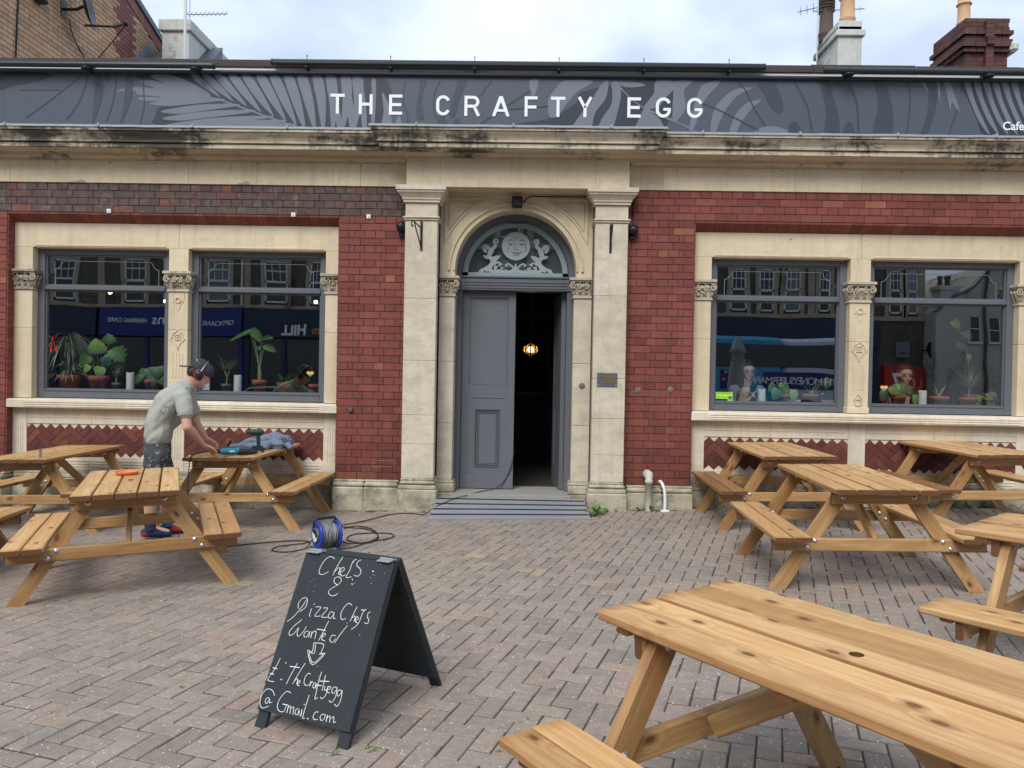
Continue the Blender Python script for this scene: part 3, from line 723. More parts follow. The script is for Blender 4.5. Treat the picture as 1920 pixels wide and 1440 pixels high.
def brick_mesh(w_, name='brick', mat=None, d_=.02, h=CH, gap=.0045, ch=.0025):
    mb = MB(); x, z = (w_-gap)/2, (h-gap)/2
    pts = [(-x+ch, -.004, -z+ch), (x-ch, -.004, -z+ch), (x-ch, -.004, z-ch), (-x+ch, -.004, z-ch), (-x, -.004+ch, -z), (x, -.004+ch, -z), (x, -.004+ch, z), (-x, -.004+ch, z),
           (-x, d_, -z), (x, d_, -z), (x, d_, z), (-x, d_, z)]
    mb.add(pts, [(0, 1, 2, 3)]+[(k*4+i, k*4+(i+1) % 4, k*4+4+(i+1) % 4, k*4+4+i) for k in range(2) for i in range(4)])
    return mb
def row_of(x0, x1, header, phase):
    """brick joints along a course, cut at both ends; phase shifts the bond"""
    step = .116 if header else .232; xs = []; x = phase
    while x > x0: x -= step
    while x < x1:
        a, b_ = max(x, x0), min(x+step, x1)
        if b_-a > .02: xs.append((a, b_))
        x += step
    return xs
bricks = []         # (x0, x1, z, material)
def lay(x0, x1, ztop, zbot, phase, mat, lockedge=None, matfn=None):
    n = int(round((ztop-zbot)/CH)); h = (ztop-zbot)/n
    for i in range(n):
        z = ztop-(i+.5)*h; header = int(round((ZT-z)/CH-.5)) % 2 == 0
        if header and lockedge is not None:       # corner header plus queen closer
            e, s = lockedge; cells = [(e, e+s*.112), (e+s*.112, e+s*.168)]; cells = [tuple(sorted(c)) for c in cells]
            lo, hi = (e+.168, x1) if s > 0 else (x0, e-.168); ph = e+s*.168
            cells += row_of(lo, hi, True, ph)
        else: cells = row_of(x0, x1, header, phase if not header else phase+.058)
        for a, b_ in cells: bricks.append((a, b_, z, matfn(.5*(a+b_), z) if matfn else mat))
sooty = lambda x, z: 'brick_sooty' if z > 3.217 or (x > -2.13 and z > 3.20) else 'brick'
lay(-7.2, -1.385, ZT, 3.219, -2.127, 'brick_sooty')
lay(1.06, 7.2, ZT, 3.219, 1.81, 'brick')
lay(-2.127, -1.375, 3.219, .285, -2.127, 'brick', (-2.127, 1))
lay(1.06, 1.810, 3.219, .285, 1.810, 'brick', (1.810, -1))
lay(-7.2, -5.886, 3.219, .285, -5.886, 'brick', (-5.886, -1))
lay(5.617, 7.2, 3.219, .285, 5.617, 'brick', (5.617, 1))
swap = {}
for (a, b_) in ((0, 0),):
    pass
order = sorted(range(len(bricks)), key=lambda i: (-(round(bricks[i][1]-bricks[i][0], 2)) if abs(bricks[i][0]) < 2.2 and bricks[i][2] < 3.219 else 1))[:300]
oset = set(order); bmc = {}; joined = {}
for i, (a, b_, z, mt) in enumerate(bricks):
    w_ = b_-a; dy = RNG.gauss(0, .0014); dz = RNG.gauss(0, .0006)
    if RNG.random() < .05: mt2 = 'brick_odd' if mt == 'brick' else mt
    if i in oset:
        k = round(w_, 3)
        if (k, mt) not in bmc: bmc[(k, mt)] = brick_mesh(w_).mesh('brick', M[mt])
        o = link('brick', bmc[(k, mt)], B, ((a+b_)/2, dy, z+dz)); o.rotation_euler = (RNG.gauss(0, .004), RNG.gauss(0, .0025), RNG.gauss(0, .004))
    else:
        q = joined.setdefault(mt, MB()); t = brick_mesh(w_)
        q.add([((a+b_)/2+p[0], p[1]+dy, z+dz+p[2]) for p in t.v], t.f, 0, RNG.uniform(.01, 1))
for mt, q in joined.items(): q.build('brickwork', M[mt], B, kind='stuff')
# brick returns at the window recess ends
for x, s in ((-5.884, -1), (5.615, 1), (-2.129, 1), (1.812, -1)):
    q = MB(); n = int((3.217-.285)/CH)
    for i in range(n): q.box(x-.012 if s > 0 else x, x if s > 0 else x+.012, .004, .115, .287+i*CH, .287+i*CH+CH-.005, 0, RNG.uniform(.01, 1))
    q.build('return_bricks', M['brick'], B, kind='stuff')

# chamfered header course over the window bays, one brick at a time
for x0, x1 in ((-5.884, -2.129), (1.812, 5.615)):
    n = int(round((x1-x0)/.1165)); w_ = (x1-x0)/n
    mb = MB(); h = w_/2-.002
    sec = [(-.004, 3.2155), (-.001, 3.196), (.098, 3.125), (.125, 3.118), (.16, 3.118), (.16, 3.2155)]
    mb.prism(sec, -h, h, 'x'); me = mb.mesh('chamfered_brick', M['brick'])
    for i in range(n):
        o = link('chamfered_brick', me, B, (x0+(i+.5)*w_, RNG.gauss(0, .001), 0)); 

# --- stone dressing of one window bay (two lights), outer piers at xa and xb
def reeds(mb, x0, x1, z0, z1, y, n, vertical=False, dep=.005):
    """incised reeding: fillets left proud between sunk lines"""
    for i in range(n):
        if vertical:
            a = x0+(x1-x0)*(i+.28)/n; b_ = x0+(x1-x0)*(i+.72)/n; mb.box(a, b_, y-dep, y+.01, z0, z1, ch=.0015)
        else:
            a = z0+(z1-z0)*(i+.22)/n; b_ = z0+(z1-z0)*(i+.70)/n; mb.box(x0, x1, y-dep, y+.01, a, b_, ch=.0015)
def scroll(mb, cx, cz, r, y, turns=1.6, sgn=1, a0=90, rr=.010):
    pts = []
    for i in range(22):
        t = i/21; g = rad(a0)+sgn*t*turns*2*math.pi; q = r*(1-.86*t)
        pts.append((cx+q*math.cos(g), y-.012*t, cz+q*math.sin(g)))
    mb.tube(pts, [rr*(1-.45*i/21) for i in range(22)], 6)
def acanthus(mb, x, z, w_, h, y, lean=0., curl=1):
    """a carved leaf: ribbed lobes rising from (x,z) and curling over at the tip"""
    for k, (dx, hh, ww) in enumerate(((0, 1, .34), (-.30, .78, .24), (.30, .78, .24), (-.52, .45, .18), (.52, .45, .18))):
        p0 = Vector((x, y, z)); p2 = Vector((x+dx*w_+lean*h*hh, y-.030*hh, z+h*hh)); p1 = Vector((x+dx*w_*1.15, y-.006, z+h*hh*.62)); p3 = p2+Vector((dx*w_*.25, -.014*curl, -h*.16))
        pts = [p0]+[Vector(q) for q in bez(p0, p1, p2, 5)][1:]+[p3]
        mb.tube(pts, [w_*ww*.30]+[w_*ww*.42]*3+[w_*ww*.36, w_*ww*.30, w_*ww*.16], 6)
def capital(x0, x1, z0, z1, yf, yb, side='both', seed=0):
    """foliate capital: moulded abacus, carved bell, necking"""
    R = random.Random(seed); cx = (x0+x1)/2; w_ = x1-x0; f = .052; h = z1-z0
    ab = MB(); ab.box(x0-f*(side != 'R'), x1+f*(side != 'L'), yf-f, yb, z1-.032, z1, ch=.004)
    ab.box(x0-f*.72*(side != 'R'), x1+f*.72*(side != 'L'), yf-f*.7, yb, z1-.048, z1-.032, ch=.003)
    ab.box(x0-.016*(side != 'R'), x1+.016*(side != 'L'), yf-.016, yb, z0, z0+.022, ch=.006)
    ab.box(x0-.008*(side != 'R'), x1+.008*(side != 'L'), yf-.008, yb, z0+.022, z0+.036, ch=.003)
    A = ab.build('abacus', M['stone_carved'], B)
    mb = MB(); mb.box(x0+.004, x1-.004, yf+.004, yb, z0+.036, z1-.048)
    n = max(2, int(round(w_/.075)))
    for i in range(n):
        x = x0+w_*(i+.5)/n; acanthus(mb, x, z0+.034, w_/n*1.0, h*.50, yf-.002, R.uniform(-.15, .15))
    for i in range(n+1):
        x = x0+w_*i/n; acanthus(mb, x, z0+.045, w_/n*.8, h*.62, yf+.004, R.uniform(-.1, .1))
    if side != 'R': scroll(mb, x0-.012, z1-.092, .040, yf-.026, sgn=1, a0=60)
    if side != 'L': scroll(mb, x1+.012, z1-.092, .040, yf-.026, sgn=-1, a0=120)
    if w_ > .2:
        scroll(mb, cx-.045, z1-.10, .030, yf-.020, sgn=-1, a0=120); scroll(mb, cx+.045, z1-.10, .030, yf-.020, sgn=1, a0=60)
        mb.ball((cx, yf-.026, z1-.092), .024, n=8, m_=6)
    for k in range(7): mb.ball((R.uniform(x0, x1), yf-.020, R.uniform(z0+.06, z1-.06)), R.uniform(.008, .015), n=6, m_=5)
    for sx, xe in ((-1, x0), (1, x1)):          # leaves wrapping the returns
        if (sx < 0 and side == 'R') or (sx > 0 and side == 'L'): continue
        for yy in (yf+.03, yf+.085):
            mb.tube([(xe, yy, z0+.04), (xe+sx*.02, yy, z0+.12), (xe+sx*.045, yy, z1-.07), (xe+sx*.05, yy-.01, z1-.095)], [.012, .016, .014, .007], 6)
    mb.build('carving', M['stone_carved'], A)
    return A
YS = .11                       # window stone face
def window_bay(xa, xb, xm, lights, mirror=False):
    # lintel: two long blocks meeting over the mullion
    for a, b_ in ((xa, xm), (xm+.0015, xb)):
        q = MB(); q.box(a+.0008, b_-.0008, YS, .40, 2.842, 3.117, ch=.002); q.build('lintel_block', M['stone'], B)
    jw = .222
    piers = [(xa, xa+jw, 'L' if False else 'outerL'), (xm-.112, xm+.112, 'mid'), (xb-jw, xb, 'outerR')]
    for i, (a, b_, k) in enumerate(piers):
        e0 = a if k != 'outerR' else b_-.175; e1 = b_ if k != 'outerL' else a+.222
        e0 = a; e1 = b_
        if k == 'outerR': e0 = b_-.178
        for z0, z1 in ((1.12, 1.92), (1.922, 2.352)):
            q = MB(); q.box(e0, e1, YS, .40, z0, z1, ch=.004); q.build('jamb_stone', M['stone'], B)
        q = MB(); q.box(e0, e1, YS+.001, .40, 2.586, 2.8415, ch=.003); q.build('jamb_stone', M['stone'], B)
        capital(e0, e1, 2.352, 2.586, YS, .38, {'outerL': 'R', 'mid': 'both', 'outerR': 'L'}[k] if False else ('both' if k == 'mid' else ('R' if k == 'outerL' else 'L')), seed=i+int(xa*10))
    # stopped chamfer under each lintel
    for a, b_ in lights:
        q = MB(); q.prism([(YS-.001, 2.872), (YS-.008, 2.868), (YS-.008, 2.856), (YS+.02, 2.834), (YS+.10, 2.834), (YS+.10, 2.843), (YS, 2.843)], a+.03, b_-.03, 'x'); q.build('head_moulding', M['stone'], B)
    # mullion ornament
    q = MB(); y = YS-.009; x = xm
    for zc, r in ((2.262, .030),): q.stroke(arc(x, zc, r, 0, 345, 20), .010, YS+.002, y-.003, closed=False)
    q.stroke([(x-.068, 2.345), (x-.066, 2.29), (x-.052, 2.25), (x-.030, 2.215), (x-.018, 2.18), (x, 2.135), (x+.018, 2.18), (x+.030, 2.215), (x+.052, 2.25), (x+.066, 2.29), (x+.068, 2.345)], .008, YS+.002, y+.003)
    for sx in (-1, 1): q.ball((x+sx*.058, YS, 2.245), .011, n=6, m_=5)
    q.build('drop_ornament', M['stone'], B, kind='stuff'); q = MB()
    zc = 1.83
    q.stroke([(x, zc+.095), (x-.026, zc+.066), (x-.052, zc+.056), (x-.066, zc), (x-.085, zc-.01), (x-.052, zc-.040), (x-.024, zc-.066), (x, zc-.135), (x+.024, zc-.066), (x+.052, zc-.040), (x+.085, zc-.01), (x+.066, zc), (x+.052, zc+.056), (x+.026, zc+.066)], .009, YS+.002, y, closed=True)
    q.stroke(arc(x, zc+.01, .040, 45, 405, 4), .010, YS+.002, y-.002); q.ball((x, YS-.004, zc+.01), .013, n=8, m_=6)
    q.build('quatrefoil', M['stone'], B, kind='stuff'); q = MB()
    for k in range(4): q.box(x-.066+k*.036, x-.054+k*.036+.006, y+.003, YS+.002, 1.38, 1.665, ch=.002)
    q.stroke(arc(x, 1.245, .036, 0, 345, 18), .012, YS+.002, y-.003); q.stroke([(x-.05, 1.27), (x-.02, 1.31), (x, 1.34), (x+.02, 1.31), (x+.05, 1.27)], .009, YS+.002, y)
    q.build('roundel_and_flutes', M['stone'], B, kind='stuff')
    q = MB(); q.box(xm-.122, xm+.122, YS-.012, .38, 1.121, 1.19, ch=.006); q.build('mullion_base', M['stone'], B)
    # sill with reeded front
    segs = [xa+.005, xa+(xb-xa)*.36, xa+(xb-xa)*.68, xb-.005]
    for a, b_ in zip(segs, segs[1:]):
        q = MB(); q.prism([(.0, 1.018), (.0, 1.100), (.012, 1.112), (.20, 1.1195), (.20, 1.018)], a+.0008, b_-.0008, 'x')
        lo = a+.20 if a == segs[0] else a+.01; hi = b_-.20 if b_ == segs[-1] else b_-.01
        for zz in (1.034, 1.058, 1.082): q.box(lo, hi, -.007, .003, zz-.006, zz+.006, ch=.003)
        q.build('sill_stone', M['stone_sill'], B)
    # apron below the sill
    xs = [xa, xa+.175, xm-.10, xm+.09, xb-.175, xb]
    q = MB(); q.box(xa, xb, YS+.03, .44, -.3, 1.0175); q.build('apron_wall', M['mortar'], B)
    for a, b_ in ((xs[0], xs[1]), (xs[2], xs[3]), (xs[4], xs[5])):
        q = MB(); q.box(a, b_, YS-.004, YS+.03, .315, 1.0175, ch=.003); reeds(q, a+.035, b_-.035, .46, .845, YS-.004, 4, True, .006); q.build('apron_pilaster', M['stone_sill'], B)
    for a, b_ in ((xs[1], xs[2]), (xs[3], xs[4])):
        mid = a+(b_-a)*.46
        for u, v_ in ((a, mid), (mid, b_)):
            q = MB(); q.box(u+.001, v_-.001, YS, YS+.03, .831, 1.0175, ch=.002); reeds(q, u+.012, v_-.02, .895, .995, YS, 3, False, .006); q.build('apron_rail', M['stone_sill'], B)
            q = MB(); q.box(u+.001, v_-.001, YS, YS+.03, .315, .459, ch=.002); reeds(q, u+.012, v_-.02, .335, .43, YS, 3, False, .006); q.build('apron_rail', M['stone_sill'], B)
        # tiles, laid herringbone on the diagonal, toothed into the stone above and below
        hd = (b_-a)/round((b_-a)/.111)/2; vd = .37/7; cells = {}
        # cell (i,j): centre at x=(i-j)*hd.. , z=(i+j)*vd
        for i in range(-60, 61):
            for j in range(-60, 61):
                cx = a+hd*(i-j); cz = .460+vd*(i+j+1)
                if a-hd*1.01 < cx < b_+hd*1.01 and .46+vd*.9 < cz < .83-vd*.9: 
                    k = (i-j) % 6
                    tid = ('h', i-k, j) if k < 3 else ('v', i, j+(k-3))
                    cells.setdefault(tid, []).append((i, j))
        for tid, cl in cells.items():
            is_ = [c[0] for c in cl]; js = [c[1] for c in cl]; i0, i1, j0, j1 = min(is_), max(is_)+1, min(js), max(js)+1
            g_ = .022
            pts = []
            for (ii, jj) in ((i0+g_, j0+g_), (i1-g_, j0+g_), (i1-g_, j1-g_), (i0+g_, j1-g_)):
                pts.append((a+hd*(ii-jj), .460+vd*(ii+jj)))
            for (lim, sg) in ((a+.002, 1), (b_-.002, -1)):
                o2 = []
                for n_ in range(len(pts)):
                    p, r_ = pts[n_], pts[(n_+1) % len(pts)]; di, do = (p[0]-lim)*sg, (r_[0]-lim)*sg
                    if di >= 0: o2.append(p)
                    if (di >= 0) != (do >= 0): t = di/(di-do); o2.append((lim, p[1]+(r_[1]-p[1])*t))
                pts = o2
                if len(pts) < 3: break
            if len(pts) < 3: continue
            mcx = sum(p[0] for p in pts)/len(pts); mcz = sum(p[1] for p in pts)/len(pts); y = YS+.002+RNG.gauss(0, .0008)
            q = MB(); k = len(pts); inn = [(mcx+(p[0]-mcx)*.965, mcz+(p[1]-mcz)*.965) for p in pts]
            q.add([(p[0], y, p[1]) for p in inn]+[(p[0], y+.003, p[1]) for p in pts]+[(p[0], y+.03, p[1]) for p in pts],
                  [tuple(range(k))]+[(r_*k+n_, r_*k+(n_+1) % k, r_*k+k+(n_+1) % k, r_*k+k+n_) for r_ in range(2) for n_ in range(k)])
            q.build('tile', M['tile'], B)
        q = MB(); q.box(a, b_, YS+.012, YS+.035, .455, .835); q.build('apron_teeth', M['stone_sill'], B)
        q = MB()
        for tid, cl in cells.items():
            for (i, j) in cl:
                cx, cz = a+hd*(i-j), .460+vd*(i+j+1)
                pts = [(min(max(cx+u, a+.001), b_-.001), cz+v_) for u, v_ in ((-hd, 0), (0, -vd), (hd, 0), (0, vd))]
                q.poly([(p[0], YS+.0085, p[1]) for p in pts])
        q.build('tile_bed', M['mortar'], B)
BAYS = [(-5.884, -2.129, -3.985, ((-5.66, -4.10), (-3.873, -2.307))), (1.812, 5.615, 3.686, ((2.034, 3.574), (3.798, 5.437)))]
for (xa, xb, xm, li) in BAYS: window_bay(xa, xb, xm, li)

# --- joinery: grey frames with transom, glass
def window_unit(x0, x1, idx):
    w_ = part_empty('window', B)
    z0, z1, zt = 1.125, 2.838, 2.392; fw = .078; yf = .205; yb = .285
    q = MB()
    q.box(x0, x0+fw, yf, yb, z0, z1, ch=.004); q.box(x1-fw, x1, yf, yb, z0, z1, ch=.004)
    q.box(x0+fw, x1-fw, yf+.0005, yb, z1-.066, z1-.0005, ch=.004); q.box(x0+fw, x1-fw, yf+.0005, yb, z0, z0+.092, ch=.004)
    q.box(x0+fw, x1-fw, yf-.012, yb, zt-.026, zt+.024, ch=.006)
    q.box(x0+fw, x1-fw, yf-.010, yf+.004, z0+.078, z0+.094, ch=.004)
    b0 = .016        # glazing beads
    for za, zb in ((z0+.092, zt-.026), (zt+.024, z1-.066)):
        q.box(x0+fw, x0+fw+b0, yf+.022, yb-.01, za, zb, ch=.003); q.box(x1-fw-b0, x1-fw, yf+.022, yb-.01, za, zb, ch=.003)
        q.box(x0+fw+b0, x1-fw-b0, yf+.0225, yb-.01, zb-b0, zb, ch=.003); q.box(x0+fw+b0, x1-fw-b0, yf+.0225, yb-.01, za, za+b0, ch=.003)
    q.build('window_frame', M['grey_paint'], w_)
    for n_, (za, zb) in enumerate(((z0+.09, zt-.024), (zt+.022, z1-.064))):
        q = MB(); q.box(x0+fw-.01, x1-fw+.01, .250, .256, za, zb); q.build('pane', M['glass'], w_)
    # etched border line with stepped corners on the upper light
    a, b_ = x0+fw+.10, x1-fw-.10; zb, ztp = zt+.04, z1-.135; c = .09
    q = MB(); pts = [(a, zb), (a, ztp-c)]+[(a+c*math.sin(rad(t)), ztp-c*math.cos(rad(t))*1.0) if False else (a+c-c*math.cos(rad(90-t))*1.0, ztp-c+c-c*math.sin(rad(90-t))) for t in ()]
    pts = [(a, zb), (a, ztp-c), (a+.03, ztp-c+.004), (a+.06, ztp-c*.62), (a+.075, ztp-.02), (a+.10, ztp), (b_-.10, ztp), (b_-.075, ztp-.02), (b_-.06, ztp-c*.62), (b_-.03, ztp-c+.004), (b_, ztp-c), (b_, zb)]
    q.stroke(pts, .0055, .2495, .2488); q.build('etched_line', M['etch'], w_)
    return w_
WIN = []
for bi, (xa, xb, xm, li) in enumerate(BAYS):
    for (a, b_) in li: WIN.append(window_unit(a-.0, b_+.0, len(WIN)))

# --- friezes
def frieze(x0, x1, z0, z1, y0, y1, joints, name='frieze_block', mat='stone'):
    xs = [x0]+[j for j in joints if x0 < j < x1]+[x1]
    for a, b_ in zip(xs, xs[1:]):
        q = MB(); q.box(a+.0008, b_-.0008, y0+RNG.gauss(0, .0008), y1, z0, z1, ch=.0025); q.build(name, M[mat], B)
frieze(-7.2, -1.37, 3.547, 3.80, -.02, .4, (-6.6, -5.85, -4.58, -3.83, -3.06, -2.2, -1.9))
frieze(1.065, 7.2, 3.547, 3.80, -.02, .4, (1.45, 2.9, 3.62, 4.9, 5.9))
frieze(-1.372, 1.066, 3.5225, 3.838, -.14, .4, (-1.0, .70), 'portico_frieze')
# small repair patches and fixings on the left frieze
for x, w_ in ((-5.08, .20), (-3.21, .16)):
    q = MB(); q.prism([(x-w_/2, 3.548), (x-w_/3, 3.560), (x, 3.566), (x+w_/4, 3.582), (x+w_/2.6, 3.572), (x+w_/2, 3.548)], -.024, -.015, 'y')
    q.build('mortar_patch', M['concrete'], B)
q = MB()
for x, z in ((-5.33, 3.775), (-4.72, 3.77), (-4.2, 3.775), (-3.35, 3.73), (-3.05, 3.78), (-1.9, 3.775), (-1.35, 3.74), (1.6, 3.765), (2.75, 3.775), (4.05, 3.785), (5.35, 3.80), (2.9, 3.05)):
    q.lathe([(.0075, 0), (.0075, .004)], 8, c=(x, -.0225 if z > 3.2 else YS-.003, z), axis='y')
q.build('fixing_holes', M['black'], B, kind='stuff')

q = MB(); q.stroke([(-1.715, .432), (-1.712, .500), (-1.475, .498), (-1.468, .47), (-1.478, .434)], .0032, -.003, -.0055, closed=True); q.build('paint_outline', M['concrete'], B)
# --- cornices: a moulded profile (outward offset, height) swept along the wall and mitred round the portico
PROF = [(0, 3.800), (.018, 3.800), (.018, 3.812), (.030, 3.816), (.040, 3.828), (.062, 3.842), (.048, 3.846), (.088, 3.849), (.088, 3.860), (.10, 3.862), (.235, 3.874), (.245, 3.868), (.255, 3.874), (.255, 3.914),
        (.238, 3.917), (.238, 3.927), (.276, 3.929), (.276, 3.944), (.266, 3.947), (.270, 3.960), (.286, 3.985), (.308, 4.008), (.322, 4.024), (.310, 4.030), (.334, 4.034), (.334, 4.066), (.10, 4.080)]
def sweep_straight(x0, x1, prof, y, name, mat, seg=.9, wob=.0):
    x = x0
    while x < x1-.01:
        b_ = min(x1, x+seg*RNG.uniform(.85, 1.2)); b_ = x1 if x1-b_ < .3 else b_; q = MB()
        n = max(2, int((b_-x)/.06)); pts = []; k = len(prof)
        for i in range(n+1):
            t = x+.0007+(b_-x-.0014)*i/n
            for (o_, z) in prof:
                ww = wob*mnoise.noise(Vector((t*6, z*30, 1))) if o_ > .2 else 0
                pts.append((t, y-o_+ww, z+ww*.4))
        pts2 = [(p[0], .3, p[2]) for p in pts[:0]]
        fs = [(i*k+j, i*k+j+1, (i+1)*k+j+1, (i+1)*k+j) for i in range(n) for j in range(k-1)]
        q.add(pts, fs); q.add(pts[:k], [tuple(range(k))]); q.add(pts[-k:], [tuple(range(k-1, -1, -1))])
        q.build(name, M[mat], B); x = b_
LOW = [p for p in PROF if p[1] <= 3.8745 and p[0] <= .236]; UP = [(.0, 3.8742), (.234, 3.8742)]+PROF[10:]
for x0, x1 in ((-7.2, -1.39), (1.085, 7.2)):
    sweep_straight(x0, x1, LOW+[(.0, 3.874)], -.02, 'bed_mould', 'stone_bed', 1.3, .001)
    sweep_straight(x0, x1, UP+[(0, 4.08)], -.02, 'cornice', 'stone_cornice', 1.1, .006)
def sweep_portico(xl, xr, prof, y, name, mat):
    q = MB(); k = len(prof); pts = []
    for c in range(4):
        for (o_, z) in prof:
            pts.append([(xl-o_, .02, z), (xl-o_, y-o_, z), (xr+o_, y-o_, z), (xr+o_, .02, z)][c])
    fs = [(c*k+j, c*k+j+1, (c+1)*k+j+1, (c+1)*k+j) for c in range(3) for j in range(k-1)]
    q.add(pts, fs); t = [p for i, p in enumerate(pts) if i % k == k-1]; q.poly(t)
    return q.build(name, M[mat], B)
dzp = .0378
sweep_portico(-1.372, 1.066, [(a*1.0, z+dzp) for a, z in LOW], -.14, 'portico_bed_mould', 'stone_bed')
sweep_portico(-1.372, 1.066, [(a, z+dzp-.03) for a, z in UP], -.14, 'portico_cornice', 'stone_cornice')
q = MB()      # lead cover on the cornice tops
def lead(x0, x1, y, z):
    n = int((x1-x0)/.05); pts = []
    for i in range(n+1):
        x = x0+(x1-x0)*i/n; w1 = .004*mnoise.noise(Vector((x*5, 2, 3)))+.004*mnoise.noise(Vector((x*1.7, 2, 3)))
        pts += [(x, y-.012, z-.012+w1), (x, y-.014, z+.012+w1), (x, y+.02, z+.018+w1*.5), (x, .0, z+.05)]
    q.add(pts, [(i*4+j, i*4+j+1, i*4+5+j, i*4+4+j) for i in range(n) for j in range(3)], 0, 0, True)
    for k in range(int((x1-x0)/1.0)):
        x = x0+.5+k*1.02; 
        if x < x1-.1: q.tube([(x, y-.018, z-.010), (x, y-.016, z+.020), (x, -.05, z+.055)], .011, 8)
lead(-7.2, -1.62, -.352, 4.075); lead(1.30, 7.2, -.352, 4.070); lead(-1.72, 1.41, -.478, 4.082-.002)
q.build('lead_cover', M['lead'], B)

# --- door surround
XC = -.163; ZS = 2.655; RA = .685
# arched wall field, built as a strip of quads round the opening
q = MB(); yf, yb = .15, .44
aa = [math.pi*i/36 for i in range(37)]
inner = [(XC+RA*math.cos(t), ZS+RA*math.sin(t)) for t in aa]
xr, xl, zt = .706, -1.022, 3.522
def outerp(t):
    c, s_ = math.cos(t), math.sin(t); k = 9
    if c > 1e-6: k = min(k, (xr-XC)/c)
    if c < -1e-6: k = min(k, (xl-XC)/c)
    if s_ > 1e-6: k = min(k, (zt-ZS)/s_)
    return (XC+c*k, ZS+s_*k)
outr = [outerp(t) for t in aa]
for y in (yf,):
    q.add([(p[0], y, p[1]) for p in inner]+[(p[0], y, p[1]) for p in outr], [(i, i+1, 37+i+1, 37+i) for i in range(36)])
for cx, s_ in ((xr, 1), (xl, -1)):      # corner triangles
    ang = math.atan2(zt-ZS, cx-XC); i = min(range(36), key=lambda n_: 0 if (aa[n_] <= ang <= aa[n_+1]) else 1)
    q.poly([(outr[i][0], yf, outr[i][1]), (cx, yf, zt), (outr[i+1][0], yf, outr[i+1][1])])
q.add([(p[0], yf, p[1]) for p in inner]+[(p[0], yb, p[1]) for p in inner], [(i, i+1, 37+i+1, 37+i) for i in range(36)])
for a, b_ in ((xl, XC-RA), (XC+RA, xr)): q.box(a, b_, yf, yb, 2.59, ZS+.0005)
q.build('door_surround', M['stone'], B)
q = MB()
def ringstrip(r0, r1, y0_, y1_, n=40):
    pts = []
    for i in range(n+1):
        t = math.pi*i/n
        for r_, y in ((r0, y1_), (r0, y0_), (r1, y0_), (r1, y1_)): pts.append((XC+r_*math.cos(t), y, ZS+r_*math.sin(t)))
    q.add(pts, [(i*4+j, i*4+j+1, i*4+5+j, i*4+4+j) for i in range(n) for j in range(3)])
ringstrip(.742, .764, .128, .152); ringstrip(.686, .704, .134, .152)
q.build('archivolt', M['stone'], B)
for sx in (-1, 1):      # sunk spandrel panels
    q = MB()
    cx = XC+sx*.80; top = 3.46
    P = [(XC+sx*.30, top), (XC+sx*.80, top), (XC+sx*.80, ZS+.35)]+[(XC+sx*(.86*math.cos(rad(t))), ZS+.86*math.sin(rad(t))) for t in (25+2, 35, 45, 55, 65, 69)]
    P = [(XC+sx*.34, top), (XC+sx*.80, top), (XC+sx*.80, ZS+.33)]+[(XC+sx*.86*math.cos(rad(t)), ZS+.86*math.sin(rad(t))) for t in (26, 34, 42, 50, 58, 66)]
    q.stroke(P, .014, .152, .132, closed=True)
    P2 = [(XC+sx*.44, top-.045), (XC+sx*.755, top-.045), (XC+sx*.755, ZS+.47)]+[(XC+sx*.89*math.cos(rad(t)), ZS+.89*math.sin(rad(t))) for t in (35, 43, 51, 58)]
    q.build('spandrel_moulding', M['stone'], B); q = MB(); q.stroke(P2, .012, .152, .134, closed=True); q.build('spandrel_panel', M['stone'], B)
for (a, b_, sd) in ((-1.022, -.846, 'R'), (.503, .706, 'L')):
    for z0, z1 in ((.29, .92), (.922, 1.62), (1.622, 2.354)):
        q = MB(); q.box(a, b_, .15, .44, z0, z1, ch=.005); q.build('door_pier_stone', M['stone_pil'], B)
    capital(a, b_, 2.354, 2.588, .15, .42, sd, seed=int(a*100))
    q = MB(); e = .0
    x0_, x1_ = (a, b_+.028) if sd == 'R' else (a-.028, b_)
    q.box(x0_, x1_, .118, .44, .14, .24, ch=.012); q.box(x0_+.006, x1_-.006, .126, .44, .24, .272, ch=.010); q.box(a, b_, .134, .44, .272, .2898, ch=.004); q.box(x0_-.004, x1_+.004, .10, .44, -.02, .139, ch=.01)
    q.build('door_pier_base', M['stone_plinth'], B)
